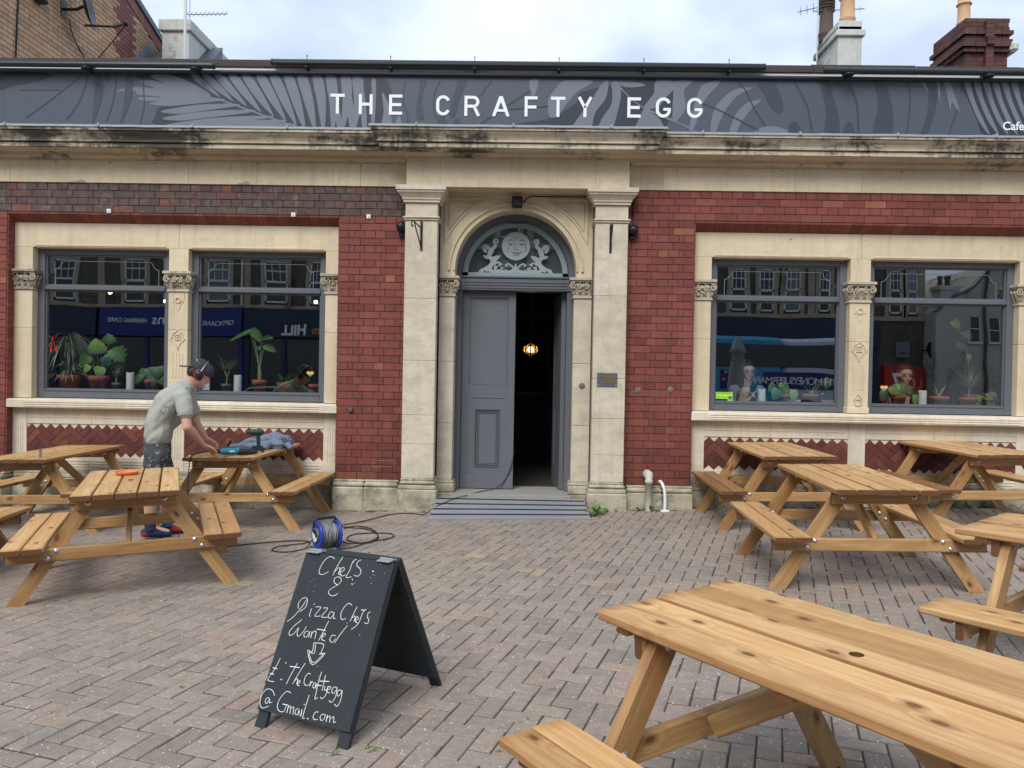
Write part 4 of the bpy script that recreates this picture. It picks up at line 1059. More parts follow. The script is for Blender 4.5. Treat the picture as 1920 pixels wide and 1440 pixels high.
# flanking pilasters
for (a, b_) in ((-1.376, -1.020), (.706, 1.062)):
    cuts = [.325, .70, 1.02, 1.62, 2.30, 3.155] if a < 0 else [.325, .62, 1.02, 1.46, 2.36, 3.155]
    for z0, z1 in zip(cuts, cuts[1:]):
        q = MB(); q.box(a, b_, -.13+RNG.gauss(0, .0007), .149, z0+.0007, z1-.0007, ch=.005); q.build('pilaster_stone', M['stone_pil'], B)
    q = MB(); q.box(a-.026, b_+.026, -.158, .149, 3.176, 3.196, ch=.008); q.box(a-.014, b_+.014, -.144, .149, 3.155, 3.176, ch=.005); q.build('astragal', M['stone_pil'], B)
    q = MB(); q.box(a+.001, b_-.001, -.129, .149, 3.1965, 3.350, ch=.003); q.build('pilaster_neck', M['stone_pil'], B)
    prof = [(.004, 3.350), (.022, 3.350), (.022, 3.376), (.034, 3.380), (.036, 3.398), (.052, 3.420), (.074, 3.446), (.084, 3.450), (.086, 3.470), (.100, 3.474), (.100, 3.5215), (0, 3.5215)]
    q = MB(); k = len(prof); pts = []
    for c in range(4):
        for (o_, z) in prof: pts.append([(a-o_*.95, .0, z), (a-o_*.95, -.13-o_, z), (b_+o_*.95, -.13-o_, z), (b_+o_*.95, .149, z)][c] if True else None)
    q.add(pts, [(c*k+j, c*k+j+1, (c+1)*k+j+1, (c+1)*k+j) for c in range(3) for j in range(k-1)])
    q.build('pilaster_capital', M['stone_pil'], B)
    # attic base and plinth block
    q = MB(); x0_, x1_ = a, b_
    q.box(x0_-.006, x1_+.006, -.138, .149, .300, .3245, ch=.006); q.box(x0_-.020, x1_+.020, -.156, .149, .252, .2995, ch=.02); q.box(x0_-.030, x1_+.030, -.170, .149, .206, .2515, ch=.010)
    q.build('pilaster_base', M['stone_plinth'], B)
    q = MB(); q.box(x0_-.040, x1_+.040, -.182, .149, -.30, .2055, ch=.012); q.build('plinth_block', M['stone_plinth'], B)
# plinth under the brick piers and low base under the bays
for a, b_, cut in ((-2.150, -1.418, (-1.80,)), (1.104, 1.835, (1.50,)), (-7.2, -5.865, (-6.5,)), (5.60, 7.2, (6.4,))):
    xs = [a]+list(cut)+[b_]
    for u, v_ in zip(xs, xs[1:]):
        q = MB(); q.box(u+.0008, v_-.0008, -.095, .44, -.30, .2075, ch=.010); q.build('plinth_stone', M['stone_plinth'], B)
        q = MB(); q.box(u+.0008, v_-.0008, -.090, .44, .2085, .262, ch=.018); q.box(u+.001, v_-.001, -.040, .44, .262, .2845, ch=.006); q.build('plinth_moulding', M['stone_plinth'], B)
for a, b_ in ((-5.86, -2.155), (1.84, 5.595)):
    n = 4; 
    for i in range(n):
        u, v_ = a+(b_-a)*i/n, a+(b_-a)*(i+1)/n
        q = MB(); q.box(u+.0008, v_-.0008, .075, .44, -.30, .215, ch=.006); q.box(u+.001, v_-.001, .090, .44, .2155, .262, ch=.012); q.box(u+.001, v_-.001, .10, .44, .2625, .314, ch=.005); q.build('base_stone', M['stone_plinth'], B)

# door frame, fanlight, leaves
DF = B
q = MB(); q.box(-.845, -.782, .385, .52, .14, 2.455, ch=.006); q.build('door_frame', M['grey_paint'], DF); q = MB(); q.box(.435, .502, .385, .52, .14, 2.455, ch=.006); q.build('door_frame', M['grey_paint'], DF)
q = MB(); q.box(-.845, .502, .365, .53, 2.455, 2.6, ch=.008)
for zz in (2.488, 2.520, 2.553): q.box(-.76, .43, .356, .366, zz-.008, zz+.008, ch=.004)
q.box(-.845, .502, .350, .53, 2.600, 2.622, ch=.005); q.build('transom', M['grey_paint'], DF)
ZF = 2.622; 
def halfring(mb, r0, r1, y0_, y1_, z0=ZF, n=40, mi=0):
    pts = []
    for i in range(n+1):
        t = math.pi*i/n
        for r_, y in ((r0, y1_), (r0, y0_), (r1, y0_), (r1, y1_)):
            pts.append((XC-.008+r_*math.cos(t), y, z0+r_*math.sin(t)*1.03))
    mb.add(pts, [(i*4+j, i*4+j+1, i*4+5+j, i*4+4+j) for i in range(n) for j in range(3)], mi)
FL = part_empty('fanlight', B)
q = MB(); halfring(q, .640, .700, .375, .50); halfring(q, .622, .641, .400, .50); q.build('fanlight_frame', M['grey_paint'], FL)
q = MB(); pts = [(XC-.008+.63*math.cos(math.pi*i/40), .452, ZF+.63*1.03*math.sin(math.pi*i/40)) for i in range(41)]; q.poly(pts); q.build('pane', M['glass'], FL)
q = MB(); q.poly([(XC-.008+.63*math.cos(math.pi*i/40), .51, ZF+.63*1.03*math.sin(math.pi*i/40)) for i in range(41)]); q.build('grey_blind', plain('fanlight_blind', (.085, .115, .115), .8), FL)
q = MB(); halfring(q, .555, .615, .446, .450, ZF+.006); q.build('frosted_border', M['frost'], FL)
q = MB(); q.box(XC-.008-.615, XC-.008+.615, .446, .450, ZF+.004, ZF+.052); q.build('frosted_border', M['frost'], FL)
# etched moon face with scrolling leaves
MX, MZ, MR = XC-.005, 2.985, .165
q = MB(); q.poly([(MX+MR*math.cos(2*math.pi*i/40), .4455, MZ+MR*math.sin(2*math.pi*i/40)) for i in range(40)]); q.build('moon_disc', M['frost2'], FL)
q = MB(); y1_, y2_ = .4452, .4445
def fs_(pts, wd, tp=None): q.stroke([(MX+a*MR, MZ+b_*MR) for a, b_ in pts], wd*MR, y1_, y2_, taper=tp)
tp = lambda t: .35+1.3*math.sin(math.pi*min(max(t, .02), .98))*.6
fs_(arc(-.36, .22, .22, 165, 25, 8), .07, tp); fs_(arc(.42, .22, .22, 155, 15, 8), .07, tp)
fs_([(-.55, .16), (-.38, .10), (-.18, .15)], .10, tp); fs_([(.22, .15), (.42, .10), (.60, .17)], .10, tp)
fs_([(-.30, .13), (-.37, .13)], .10); fs_([(.38, .13), (.46, .13)], .10)
fs_([(-.08, .20), (-.05, -.05), (-.14, -.20), (-.05, -.27), (.03, -.23), (.12, -.28), (.20, -.20)], .045)
fs_([(-.36, -.38), (-.15, -.50), (.05, -.54), (.28, -.50), (.46, -.36)], .09, tp); fs_([(-.20, -.47), (.0, -.42), (.22, -.46)], .04)
fs_([(-.28, -.62), (.02, -.68), (.30, -.60)], .05, tp); fs_([(-.60, .0), (-.52, -.22), (-.62, -.40)], .06, tp); fs_([(.72, .3), (.66, .0), (.74, -.25), (.60, -.42)], .06, tp)
fs_([(-.35, .70), (0, .64), (.32, .71)], .04, tp); fs_([(-.25, .55), (.0, .50), (.28, .56)], .035, tp)
q.build('moon_features', plain('etched_feature_tone', (.10, .14, .155), .5), FL)  # eyes, nose and mouth drawn in a darker etched tone
q = MB()
def leafblade(px, pz, L_, w_, a):
    ca_, sa_ = math.cos(rad(a)), math.sin(rad(a)); pts = []
    for t in range(9):
        u = t/8; pts.append((u*L_, w_*math.sin(math.pi*u**.8)))
    pts += [(u, -v_*.8) for u, v_ in reversed(pts[1:-1])]
    q.poly([(px+u*ca_-v_*sa_, .4450, pz+u*sa_+v_*ca_) for u, v_ in pts])
for sx in (-1, 1):
    def X(a): return MX+sx*a
    q.stroke([(X(.36), 2.70), (X(.30), 2.74), (X(.26), 2.80), (X(.31), 2.87), (X(.30), 2.93), (X(.25), 2.97), (X(.23), 3.00)], .055, .4453, .4447, taper=lambda t: 1.1-.5*t)
    q.stroke([(X(.235+.030*math.cos(rad(g))*(1-.0012*(g+40))), 3.035+.030*math.sin(rad(g))*(1-.0012*(g+40))) for g in range(-70, 300, 20)], .02, .4453, .4446)
    q.stroke([(X(.03), 2.69), (X(.10), 2.675), (X(.18), 2.69), (X(.26), 2.68), (X(.33), 2.72)], .045, .4453, .4448)
    q.stroke([(X(.02), 2.72), (X(.05), 2.76), (X(.09), 2.78), (X(.115), 2.765), (X(.10), 2.745)], .018, .4453, .4446)
    for (a, z, L_, w_, g) in ((.30, 2.80, .15, .032, 150), (.27, 2.78, .12, .03, 185), (.34, 2.90, .10, .026, 60), (.30, 2.95, .10, .026, 30), (.24, 2.99, .09, .02, 75), (.36, 2.72, .10, .026, -35), (.20, 2.68, .11, .024, 165), (.30, 2.84, .09, .022, 20), (.12, 2.69, .08, .02, 40), (.25, 2.70, .10, .022, 120), (.33, 2.86, .12, .03, 130)):
        leafblade(X(a), z, L_, w_, g if sx > 0 else 180-g)
q.poly([(MX+a, .4449, 2.70+b_) for a, b_ in ((0, .09), (.02, .03), (.05, 0), (.02, -.02), (0, -.04), (-.02, -.02), (-.05, 0), (-.02, .03))])
q.build('etched_scrolls', M['frost2'], FL)
def door_leaf(name, parent, wd, mm, label):
    o = part_empty(name, parent); o.matrix_local = mm; o['label'] = label
    h0, h1 = .145, 2.452; q = MB()
    # stiles, rails and the panels between them
    q.box(0, .085, 0, .05, h0, h1, ch=.003); q.box(wd-.085, wd, 0, .05, h0, h1, ch=.003)
    for z0, z1 in ((h0, .40), (1.08, 1.36), (2.385, h1)): q.box(.085, wd-.085, .0005, .05, z0, z1)
    q.box(.085, .165, .001, .05, .40, 1.08); q.box(wd-.165, wd-.085, .001, .05, .40, 1.08)
    q.box(.0, wd, -.008, .004, h0, .285, ch=.004)
    q.build('leaf_frame', M['grey_door'], o)
    q = MB(); q.box(.085, wd-.085, .020, .045, 1.36, 2.385)
    for a, b_, c, d_ in ((.085, wd-.085, 1.36, 1.372), (.085, wd-.085, 2.373, 2.385)): q.box(a, b_, .006, .022, c, d_, ch=.003)
    for a, b_ in ((.085, .097), (wd-.097, wd-.085)): q.box(a, b_, .006, .022, 1.372, 2.373, ch=.003)
    q.build('upper_panel', M['grey_door'], o)
    q = MB(); x0_, x1_ = .165, wd-.165; q.box(x0_, x1_, .020, .045, .40, 1.08)
    for e, y in ((0., -.012), (.022, .0), (.040, .010)):
        q.box(x0_+e, x1_-e, y, .022, .40+e, .412+e, ch=.003); q.box(x0_+e, x1_-e, y, .022, 1.068-e, 1.08-e, ch=.003)
        q.box(x0_+e, x0_+e+.012, y, .022, .412+e, 1.068-e, ch=.003); q.box(x1_-e-.012, x1_-e, y, .022, .412+e, 1.068-e, ch=.003)
    q.build('lower_panel', M['grey_door'], o)
    q = MB(); q.prism([(-.010, 1.212), (.004, 1.226), (.004, 1.200)], .12, wd-.12, 'x'); q.build('letter_flap', M['grey_door'], o)
    return o
door_leaf('door_leaf', DF, .625, frame((-.781, .455, 0), (1, 0, 0), (0, 1, 0)), 'closed left leaf with two panels')
door_leaf('door_leaf', DF, .585, frame((.433, .50, 0), (-.12, .993, 0), (-1, -.12, 0)), 'right leaf swung open into the dark')
# threshold step
q = MB(); q.box(-.845, .502, .02, .75, -.1, .138, ch=.004); q.build('threshold', M['kerb'], B)
q = MB(); q.box(-1.0, .66, -.10, .10, -.2, .105, ch=.006); q.build('door_step', M['kerb'], B)

# --- parapet, sign band
q = MB(); q.box(-7.3, 7.3, .10, .4, 3.8, 4.85); q.build('parapet', M['mortar_pale'], B)
q = MB()
for x0 in [-7.3+i*1.15 for i in range(13)]:
    q.box(x0, x0+1.148, -.058+RNG.gauss(0, .002), .46, 4.838, 4.902+RNG.gauss(0, .003), ch=.006); q.box(x0, x0+1.148, .02, .46, 4.9, 4.955+RNG.gauss(0, .004), ch=.008)
q.build('coping', M['coping'], B)
q = MB(); q.box(-7.3, 7.3, -.040, .10, 4.775, 4.837); q.build('white_fascia', M['white_paint'], B)
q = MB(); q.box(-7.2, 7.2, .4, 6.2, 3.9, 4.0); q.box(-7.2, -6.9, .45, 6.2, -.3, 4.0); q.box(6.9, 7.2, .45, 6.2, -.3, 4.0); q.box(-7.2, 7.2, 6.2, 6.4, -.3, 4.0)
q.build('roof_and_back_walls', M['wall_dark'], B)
# interior of the front room
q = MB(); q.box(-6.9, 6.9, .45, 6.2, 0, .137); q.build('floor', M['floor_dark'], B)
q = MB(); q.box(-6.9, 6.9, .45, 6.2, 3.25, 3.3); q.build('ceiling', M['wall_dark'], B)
for (xa, xb, xm, li) in BAYS:
    q = MB(); q.box(xa+.1, xb-.1, .27, .62, 1.165, 1.205, ch=.003); q.build('window_shelf', M['plank_dark'], B)
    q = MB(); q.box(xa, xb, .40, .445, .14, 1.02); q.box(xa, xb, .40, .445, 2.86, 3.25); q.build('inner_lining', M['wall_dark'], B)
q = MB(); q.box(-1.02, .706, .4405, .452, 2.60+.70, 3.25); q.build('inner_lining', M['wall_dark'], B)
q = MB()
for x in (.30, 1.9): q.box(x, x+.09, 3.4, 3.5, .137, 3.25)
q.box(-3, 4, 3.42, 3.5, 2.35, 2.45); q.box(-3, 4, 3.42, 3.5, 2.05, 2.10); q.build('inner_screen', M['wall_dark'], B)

# ------------------------------------------------------------------ sign over the door
SG = thing('cafe_sign', 'long dark sign with painted palm leaves and the white name over the cafe door', 'sign')
M['sign_mid'] = plain('sign_slate_blue', (.072, .088, .112), .42, var=.05, scale=2)
M['sign_dark'] = plain('sign_dark_slate', (.030, .038, .050), .42, var=.05, scale=2)
M['sign_light'] = plain('sign_pale_slate', (.15, .175, .21), .42, var=.05, scale=2)
M['sign_line'] = plain('sign_line', (.042, .055, .075), .42)
M['white_letter'] = plain('white_letter', (.80, .82, .82), .4, var=.03)
ZB, ZTP = 4.085, 4.762
edges = [-7.2, -5.9, -4.14, -2.3, -.55, 1.2, 2.95, 4.7, 7.2]
for a, b_ in zip(edges, edges[1:]):
    q = MB(); q.box(a+.0006, b_-.0006, -.050, .09, ZB, ZTP); q.build('sign_panel', M['sign_mid'], SG)
q = MB(); q.box(-7.2, 7.2, -.095, -.041, ZTP-.008, ZTP+.030, ch=.012); q.build('top_rail', M['anthracite'], SG)
q = MB(); q.box(1.2, 7.2, -.075, -.0505, 4.120, 4.168, ch=.004); q.build('bottom_rail', M['anthracite'], SG)
def sx_(px): return -5.953+px*.005873
def sz_(px, py): return 4.748-(py-137.2-px*.0052)*.00588
def art(name, shapes, mat, layer):
    q = MB(); y = -.0502-.0009*layer
    for (ox, oy, pts, wd) in shapes:
        y -= .000013; q = MB()
        P = [(sx_(ox+p[0]/2.743), sz_(ox+p[0]/2.743, oy+p[1]/2.743)) for p in pts]
        if wd:
            P = smoothpath([(a, b_, 0) for a, b_ in P], 5) if len(P) > 2 else [Vector((a, b_, 0)) for a, b_ in P]
            q.stroke([(p.x, min(max(p.y, ZB), ZTP)) for p in P], wd*.00214, y+.0006, y)
        else:
            P = smoothpath([(a, b_, 0) for a, b_ in P], 4, True)
            P = [(p.x, min(max(p.y, ZB+.001), ZTP-.001)) for p in P]; q.poly([(p[0], y, p[1]) for p in P])
        q.build(name, mat, SG)
A_, B_, C_ = (0, 0), (620, 60), (1220, 0)
dark0 = [(*A_, [(0, 378), (265, 380), (230, 412), (150, 430), (60, 447), (0, 465)], 0), (*A_, [(820, 600), (860, 540), (1060, 520), (1500, 640), (1150, 645), (830, 640)], 0),
    (*A_, [(740, 382), (1640, 385), (1900, 395), (1900, 655), (1600, 655), (1200, 640), (1000, 520), (840, 520), (845, 440)], 0),
    (*B_, [(0, 238), (150, 238), (330, 245), (320, 480), (0, 480)], 0),
    (*B_, [(880, 480), (1050, 452), (1180, 425), (1300, 350), (1345, 290), (1700, 240), (1720, 500), (1290, 500)], 0),
    (*C_, [(0, 400), (70, 402), (60, 450), (170, 450), (150, 560), (120, 640), (160, 670), (0, 670)], 0),
    (*C_, [(1612, 402), (1925, 402), (1925, 668), (1735, 668), (1690, 590), (1640, 480)], 0)]
art('leaf_print', dark0, M['sign_dark'], 1)
lightA = [(*A_, [(615, 472), (660, 452), (740, 447), (815, 452), (735, 420), (800, 410), (866, 427), (790, 388), (900, 384), (1020, 430), (1110, 490), (1000, 520), (850, 520), (760, 516), (722, 503), (800, 498), (850, 496), (735, 486), (722, 478), (700, 466)], 0)]
for k, (tx, bx, by) in enumerate([(1030, 1150, 492), (1090, 1220, 512), (1155, 1290, 536), (1230, 1365, 565), (1300, 1430, 582), (1375, 1495, 604), (1445, 1552, 625), (1520, 1600, 650), (1590, 1655, 655), (1670, 1700, 655), (1740, 1750, 655), (1820, 1800, 655), (1880, 1860, 655)]):
    w_ = 26+k*.6
    lightA.append((*A_, [(tx-w_, 384), (tx+w_*.5, 384), (tx+w_*.9+(bx-tx)*.4, 384+(by-384)*.45), (bx+6, by), (bx-10, by-4), (tx-w_*.5+(bx-tx)*.35, 384+(by-384)*.5)], 0))
for (x0, y0, x1, y1) in [(790, 530, 1150, 508), (850, 570, 1230, 535), (860, 605, 1310, 566), (880, 640, 1400, 596), (1030, 655, 1470, 616), (1250, 655, 1530, 634)]:
    mx_, my_ = (x0+x1)/2, (y0+y1)/2
    lightA.append((*A_, [(x0, y0), (mx_, my_-16), (x1, y1-5), (x1+20, y1+6), (mx_+30, my_+15), (x0+90, y0+14)], 0))
lightA.append((*A_, [(840, 486), (1090, 496), (1260, 545), (1420, 600), (1560, 645)], 8))
for (x0, x1, w_) in ((10, 60, 34), (85, 125, 40), (165, 190, 34), (245, 235, 26)):
    lightA.append((*B_, [(x0, 238), (x0+w_*.8, 238), ((x0+x1)/2+w_*1.1, 350), (x1+w_, 480), (x1+10, 480), ((x0+x1)/2+8, 350)], 0))
lightA += [(*B_, [(300, 480), (310, 400), (300, 300), (340, 380), (350, 480)], 0), (*B_, [(370, 480), (390, 420), (405, 480)], 0),
    (*B_, [(1060, 238), (1105, 238), (1085, 320), (1070, 310)], 0),
    (*B_, [(1240, 238), (1385, 240), (1300, 300), (1235, 380), (1205, 420), (1165, 420), (1155, 340), (1190, 285)], 0),
    (*B_, [(1278, 500), (1310, 430), (1375, 350), (1400, 300), (1440, 244), (1465, 244), (1450, 330), (1400, 400), (1370, 500)], 0),
    (*B_, [(1412, 500), (1435, 430), (1480, 360), (1485, 290), (1478, 246), (1520, 246), (1530, 310), (1515, 390), (1480, 500)], 0),
    (*B_, [(1505, 246), (1560, 270), (1650, 262), (1620, 246)], 0), (*B_, [(1505, 250), (1640, 370), (1900, 480)], 6),
    (*B_, [(1600, 500), (1625, 430), (1645, 390), (1672, 420), (1670, 500)], 0), (*B_, [(1650, 375), (1700, 300), (1760, 246), (1830, 246), (1760, 320), (1720, 370)], 0),
    (*B_, [(1660, 385), (1730, 430), (1760, 500), (1730, 500), (1690, 430)], 0),
    (*C_, [(0, 535), (50, 470), (62, 402), (150, 402), (110, 460), (60, 500)], 0), (*C_, [(0, 545), (40, 555), (95, 670), (40, 670), (5, 600)], 0),
    (*C_, [(165, 402), (250, 402), (205, 450), (215, 540), (155, 610), (150, 480)], 0), (*C_, [(265, 500), (300, 420), (390, 402), (310, 500), (260, 640), (235, 640)], 0), (*C_, [(0, 538), (130, 590), (290, 668)], 6),
    (*C_, [(345, 662), (355, 560), (400, 490), (470, 440), (552, 434), (485, 470), (430, 530), (398, 590), (368, 662)], 0),
    (*C_, [(440, 664), (470, 570), (530, 510), (600, 495), (550, 540), (500, 610), (472, 664)], 0),
    (*C_, [(570, 664), (615, 632), (680, 630), (755, 664)], 0),
    (*C_, [(1405, 402), (1422, 402), (1448, 462)], 0), (*C_, [(1478, 402), (1497, 402), (1502, 502)], 0), (*C_, [(1522, 402), (1550, 402), (1580, 480), (1602, 552), (1562, 500), (1556, 545), (1534, 455)], 0)]
for k in range(6):
    x = 1622+k*47; lightA.append((*C_, [(x, 402), (x+30, 402), (x+58, 500), (x+135, 664), (x+80, 600), (x+34, 500)], 0))
art('leaf_print', lightA, M['sign_light'], 2)
line = [(*A_, [(140, 608), (250, 530), (340, 460), (435, 383)], 7), (*A_, [(105, 465), (320, 463)], 6), (*A_, [(355, 618), (410, 540), (445, 460), (465, 383)], 8), (*A_, [(565, 625), (595, 530), (610, 440), (612, 385)], 7), (*A_, [(740, 640), (762, 540), (756, 440), (762, 385)], 7),
    (*A_, [(490, 628), (499, 480), (510, 435), (530, 428), (545, 445), (535, 520), (510, 600), (496, 632)], 0), (*A_, [(508, 383), (519, 402), (531, 383)], 0), (*A_, [(551, 383), (559, 415), (575, 411), (582, 383)], 0),
    (*A_, [(638, 628), (655, 540), (660, 430), (668, 386), (700, 386), (702, 430), (690, 520), (655, 610)], 0),
    (*B_, [(498, 238), (531, 238), (512, 300), (506, 360), (520, 430), (500, 442), (480, 430), (480, 380), (490, 300)], 0), (*B_, [(690, 238), (738, 238), (704, 320), (690, 390), (670, 430), (650, 412), (660, 350), (680, 290)], 0),
    (*B_, [(588, 470), (600, 425), (618, 418), (632, 440), (638, 470)], 0), (*B_, [(668, 470), (690, 430), (708, 470)], 0),
    (*B_, [(420, 240), (408, 330), (435, 430), (430, 470)], 8), (*B_, [(600, 240), (570, 310), (570, 400), (590, 440)], 8), (*B_, [(865, 243), (820, 300), (775, 360), (765, 400)], 7), (*B_, [(1065, 290), (950, 365), (800, 470)], 8), (*B_, [(955, 386), (1160, 368)], 7),
    (*C_, [(480, 405), (520, 450), (560, 530), (622, 628)], 8), (*C_, [(300, 515), (400, 555), (590, 650)], 9), (*C_, [(768, 405), (830, 520), (862, 664)], 9), (*C_, [(1345, 405), (1352, 520), (1338, 664)], 7), (*C_, [(1590, 540), (1550, 664)], 8),
    (*C_, [(573, 403), (657, 403), (700, 480), (712, 540), (690, 560), (650, 530), (610, 460)], 0), (*C_, [(743, 664), (745, 622), (765, 603), (790, 615), (805, 664)], 0), (*C_, [(1020, 664), (1025, 622), (1045, 603), (1068, 625), (1072, 664)], 0),
    (*C_, [(895, 403), (937, 403), (960, 470), (990, 560), (996, 666), (926, 666), (930, 560), (915, 480)], 0), (*C_, [(1043, 405), (1085, 520), (1095, 664)], 11), (*C_, [(1173, 403), (1217, 403), (1250, 480), (1266, 560), (1262, 666), (1173, 666), (1185, 560), (1190, 490)], 0),
    (*C_, [(1438, 403), (1480, 403), (1490, 470), (1475, 560), (1440, 666), (1408, 666), (1440, 560), (1445, 470)], 0)]
art('leaf_print', line, M['sign_line'], 3)
# raised white letters, drawn as bent strips
def letter(ch, px0, px1, py0, py1, xoff=0, scale=1):
    x0, x1 = sx_(px0), sx_(px1); zt, zb = sz_(px0, py0), sz_(px0, py1); w_ = x1-x0; h = zt-zb; sw = .033; hs = sw/2
    a, b_, t, bt = x0+hs, x1-hs, zt-hs, zb+hs; m_ = (zt+zb)/2; q = MB(); S_ = lambda pts, **k: q.stroke(pts, sw, -.0525, -.0562, **k)
    if ch == 'T': S_([(x0-.006, t), (x1+.006, t)]); S_([((x0+x1)/2, t-hs), ((x0+x1)/2, zb)])
    elif ch == 'H': S_([(a, zt), (a, zb)]); S_([(b_, zt), (b_, zb)]); S_([(a+hs, m_), (b_-hs, m_)])
    elif ch == 'E': S_([(a, zt), (a, zb)]); S_([(a+hs, t), (x1, t)]); S_([(a+hs, m_), (x1-.012, m_)]); S_([(a+hs, bt), (x1, bt)])
    elif ch == 'F': S_([(a, zt), (a, zb)]); S_([(a+hs, t), (x1, t)]); S_([(a+hs, m_-.006), (x1-.012, m_-.006)])
    elif ch in 'CG':
        r = (b_-a)/2; cx = (a+b_)/2; zt_, zb_ = t-r, bt+r
        pts = arc(cx, zt_, r, 18, 180, 10)+arc(cx, zb_, r, 180, 342 if ch == 'C' else 360, 10)
        if ch == 'G': pts += [(b_, m_-.004)]; S_(pts); q.stroke([(b_-hs, m_-.004-hs*.9), (cx, m_-.004-hs*.9)], sw*.9, -.0525, -.0562)
        else: S_(pts)
    elif ch == 'R':
        r = (t-m_+.004)/2; S_([(a, zt), (a, zb)]); pts = [(a+hs, t), (b_-r, t)]+arc(b_-r, t-r, r, 80, -80, 8)+[(b_-r, t-2*r), (a+hs, t-2*r)]; S_(pts); S_([(x1-r*1.1, t-2*r-hs*.6), (x1-hs*.4, zb)])
    elif ch == 'A': cx = (x0+x1)/2; q.prism([(x0-.006, zb), (cx-.019, zt), (cx+.019, zt), (x1+.006, zb), (x1-.029, zb), (cx, zt-.062), (x0+.029, zb)], -.0562, -.0525, 'y'); q.stroke([(x0+.048, zb+h*.29), (x1-.048, zb+h*.29)], sw*.85, -.0525, -.0560)
    elif ch == 'Y': S_([(a-.006, zt), ((x0+x1)/2, m_-.01)]); S_([(b_+.006, zt), ((x0+x1)/2, m_-.01)]); q.stroke([((x0+x1)/2, m_), ((x0+x1)/2, zb)], sw, -.0525, -.0560)
    q.build('letter', M['white_letter'], SG)
for ch, a, b_, y0 in [('T', 633, 658, 173.5), ('H', 686, 712, 174), ('E', 743, 768, 174.5), ('C', 832, 858, 175.3), ('R', 885, 913, 176), ('A', 938, 969, 176.3), ('F', 998, 1022, 176.4), ('T', 1048, 1073, 176.8), ('Y', 1098, 1124, 177), ('E', 1190, 1215, 177.2), ('G', 1243, 1271, 177), ('G', 1301, 1330, 177.3)]:
    letter(ch, a, b_, y0, y0+37.5)
text_obj('lettering', 'Cafe', .125, M['white_letter'], SG, (sx_(1883), -.0545, sz_(1883, 233)), ext=.0015, offset=.002)

# light bars above the sign
def light_bar(x0, x1, z, y, label, round_=True):
    t = thing('sign_light_bar', label, 'light bar', ((x0+x1)/2, y, z), group='light bars along the top of the sign'); h = (x1-x0)/2; q = MB()
    if round_: q.tube([(-h, 0, 0), (h, 0, 0)], .033, 12)
    else: q.box(-h, h, -.035, .035, -.028, .028, ch=.012)
    q.build('housing', M['anthracite'], t)
    for s in (-1, 1):
        q = MB(); q.lathe([(.001, 0), (.037, .0), (.037, .02), (.001, .024)], 12, c=(s*h-.01, 0, 0), axis='x'); q.build('end_cap', M['black_metal'], t)
    n = 3 if h < 2 else 6
    for i in range(n):
        x = -h*.86+2*h*.86*i/(n-1); q = MB()
        q.box(x-.012, x+.012, -.02, .13, -.062, -.035, ch=.003); q.box(x-.015, x+.015, .10, .13, -.06, .02, ch=.003)
        if round_: q.lathe([(.001, -.055), (.055, -.055), (.06, -.04), (.03, -.03), (.001, -.03)], 14, c=(x, -.01, 0)); q.prism([(-.02, .03), (.10, .055), (.10, .045), (0, .02)], x-.008, x+.008, 'x')
        q.build('bracket', M['black_metal'], t)
        if not round_: q = MB(); q.tube([(x, .02, .02), (x, .02, .085)], .004, 5); q.ball((x, .02, .085), .008, n=6, m_=5); q.build('spike', M['black_metal'], t)
light_bar(-6.3, -3.50, 4.802, -.17, 'round grey light bar over the left end of the sign')
light_bar(-2.87, 2.50, 4.868, -.12, 'long flat grey light bar over the middle of the sign', False)
light_bar(3.14, 6.6, 4.818, -.17, 'round grey light bar over the right end of the sign')

# ------------------------------------------------------------------ fixtures on the front
t = thing('floodlight', 'small black floodlight fixed above the arched doorway', 'lamp', (-.157, .11, 3.415))
q = MB(); q.box(-.06, .06, -.09, .0, -.06, .06, ch=.012); q.box(-.03, .03, 0, .045, -.03, .03, ch=.004); q.build('lamp_housing', M['black'], t)
q = MB(); q.box(-.045, .045, -.094, -.0895, -.042, .042, ch=.002); q.build('lamp_glass', M['rubber'], t)
q = MB(); q.tube([(-.09, .13, 3.42), (-.05, .125, 3.47), (0, .125, 3.492), (.1, .135, 3.494), (.62, .135, 3.497)], .006, 6); tag(q.build('cable', M['black']), 'black cable running along the top of the arch from the floodlight', 'cable')
for x, lab, s in ((-1.43, 'black round wall lamp on the left brick pier beside the pilaster', 1), (1.125, 'black round wall lamp with a cable on the right brick pier', -1)):
    t = thing('wall_lamp', lab, 'wall lamp', (x, -.01, 3.095), group='black lamps beside the pilasters'); q = MB()
    q.lathe([(.001, -.115), (.035, -.11), (.052, -.07), (.052, -.02), (.03, 0), (.001, 0)], 14, axis='y'); q.ball((0, -.06, .0), .058, n=12, m_=8); q.build('lamp_body', M['black'], t)
    q = MB(); q.box(-.03, .03, -.05, 0, -.10, -.05, ch=.006); q.tube([(0, -.04, .05), (.01, -.03, .075)], .014, 6); q.build('lamp_mount', M['black'], t)
q = MB(); q.tube([(1.16, -.12, 3.50), (1.15, -.03, 3.46), (1.125, -.012, 3.38), (1.13, -.012, 3.25), (1.128, -.03, 3.16)], .007, 6); tag(q.build('cable', M['black']), 'black cable dropping down the right pier to the wall lamp', 'cable')
t = thing('hanging_bracket', 'black scrolled hanging basket bracket on the left pilaster', 'bracket', (-1.195, -.133, 2.99)); q = MB()
q.box(-.012, .012, -.008, .002, -.165, .155, ch=.002); q.tube([(0, -.008, -.13), (-.03, -.05, -.02), (-.05, -.10, .065), (-.060, -.15, .13)], .007, 6)
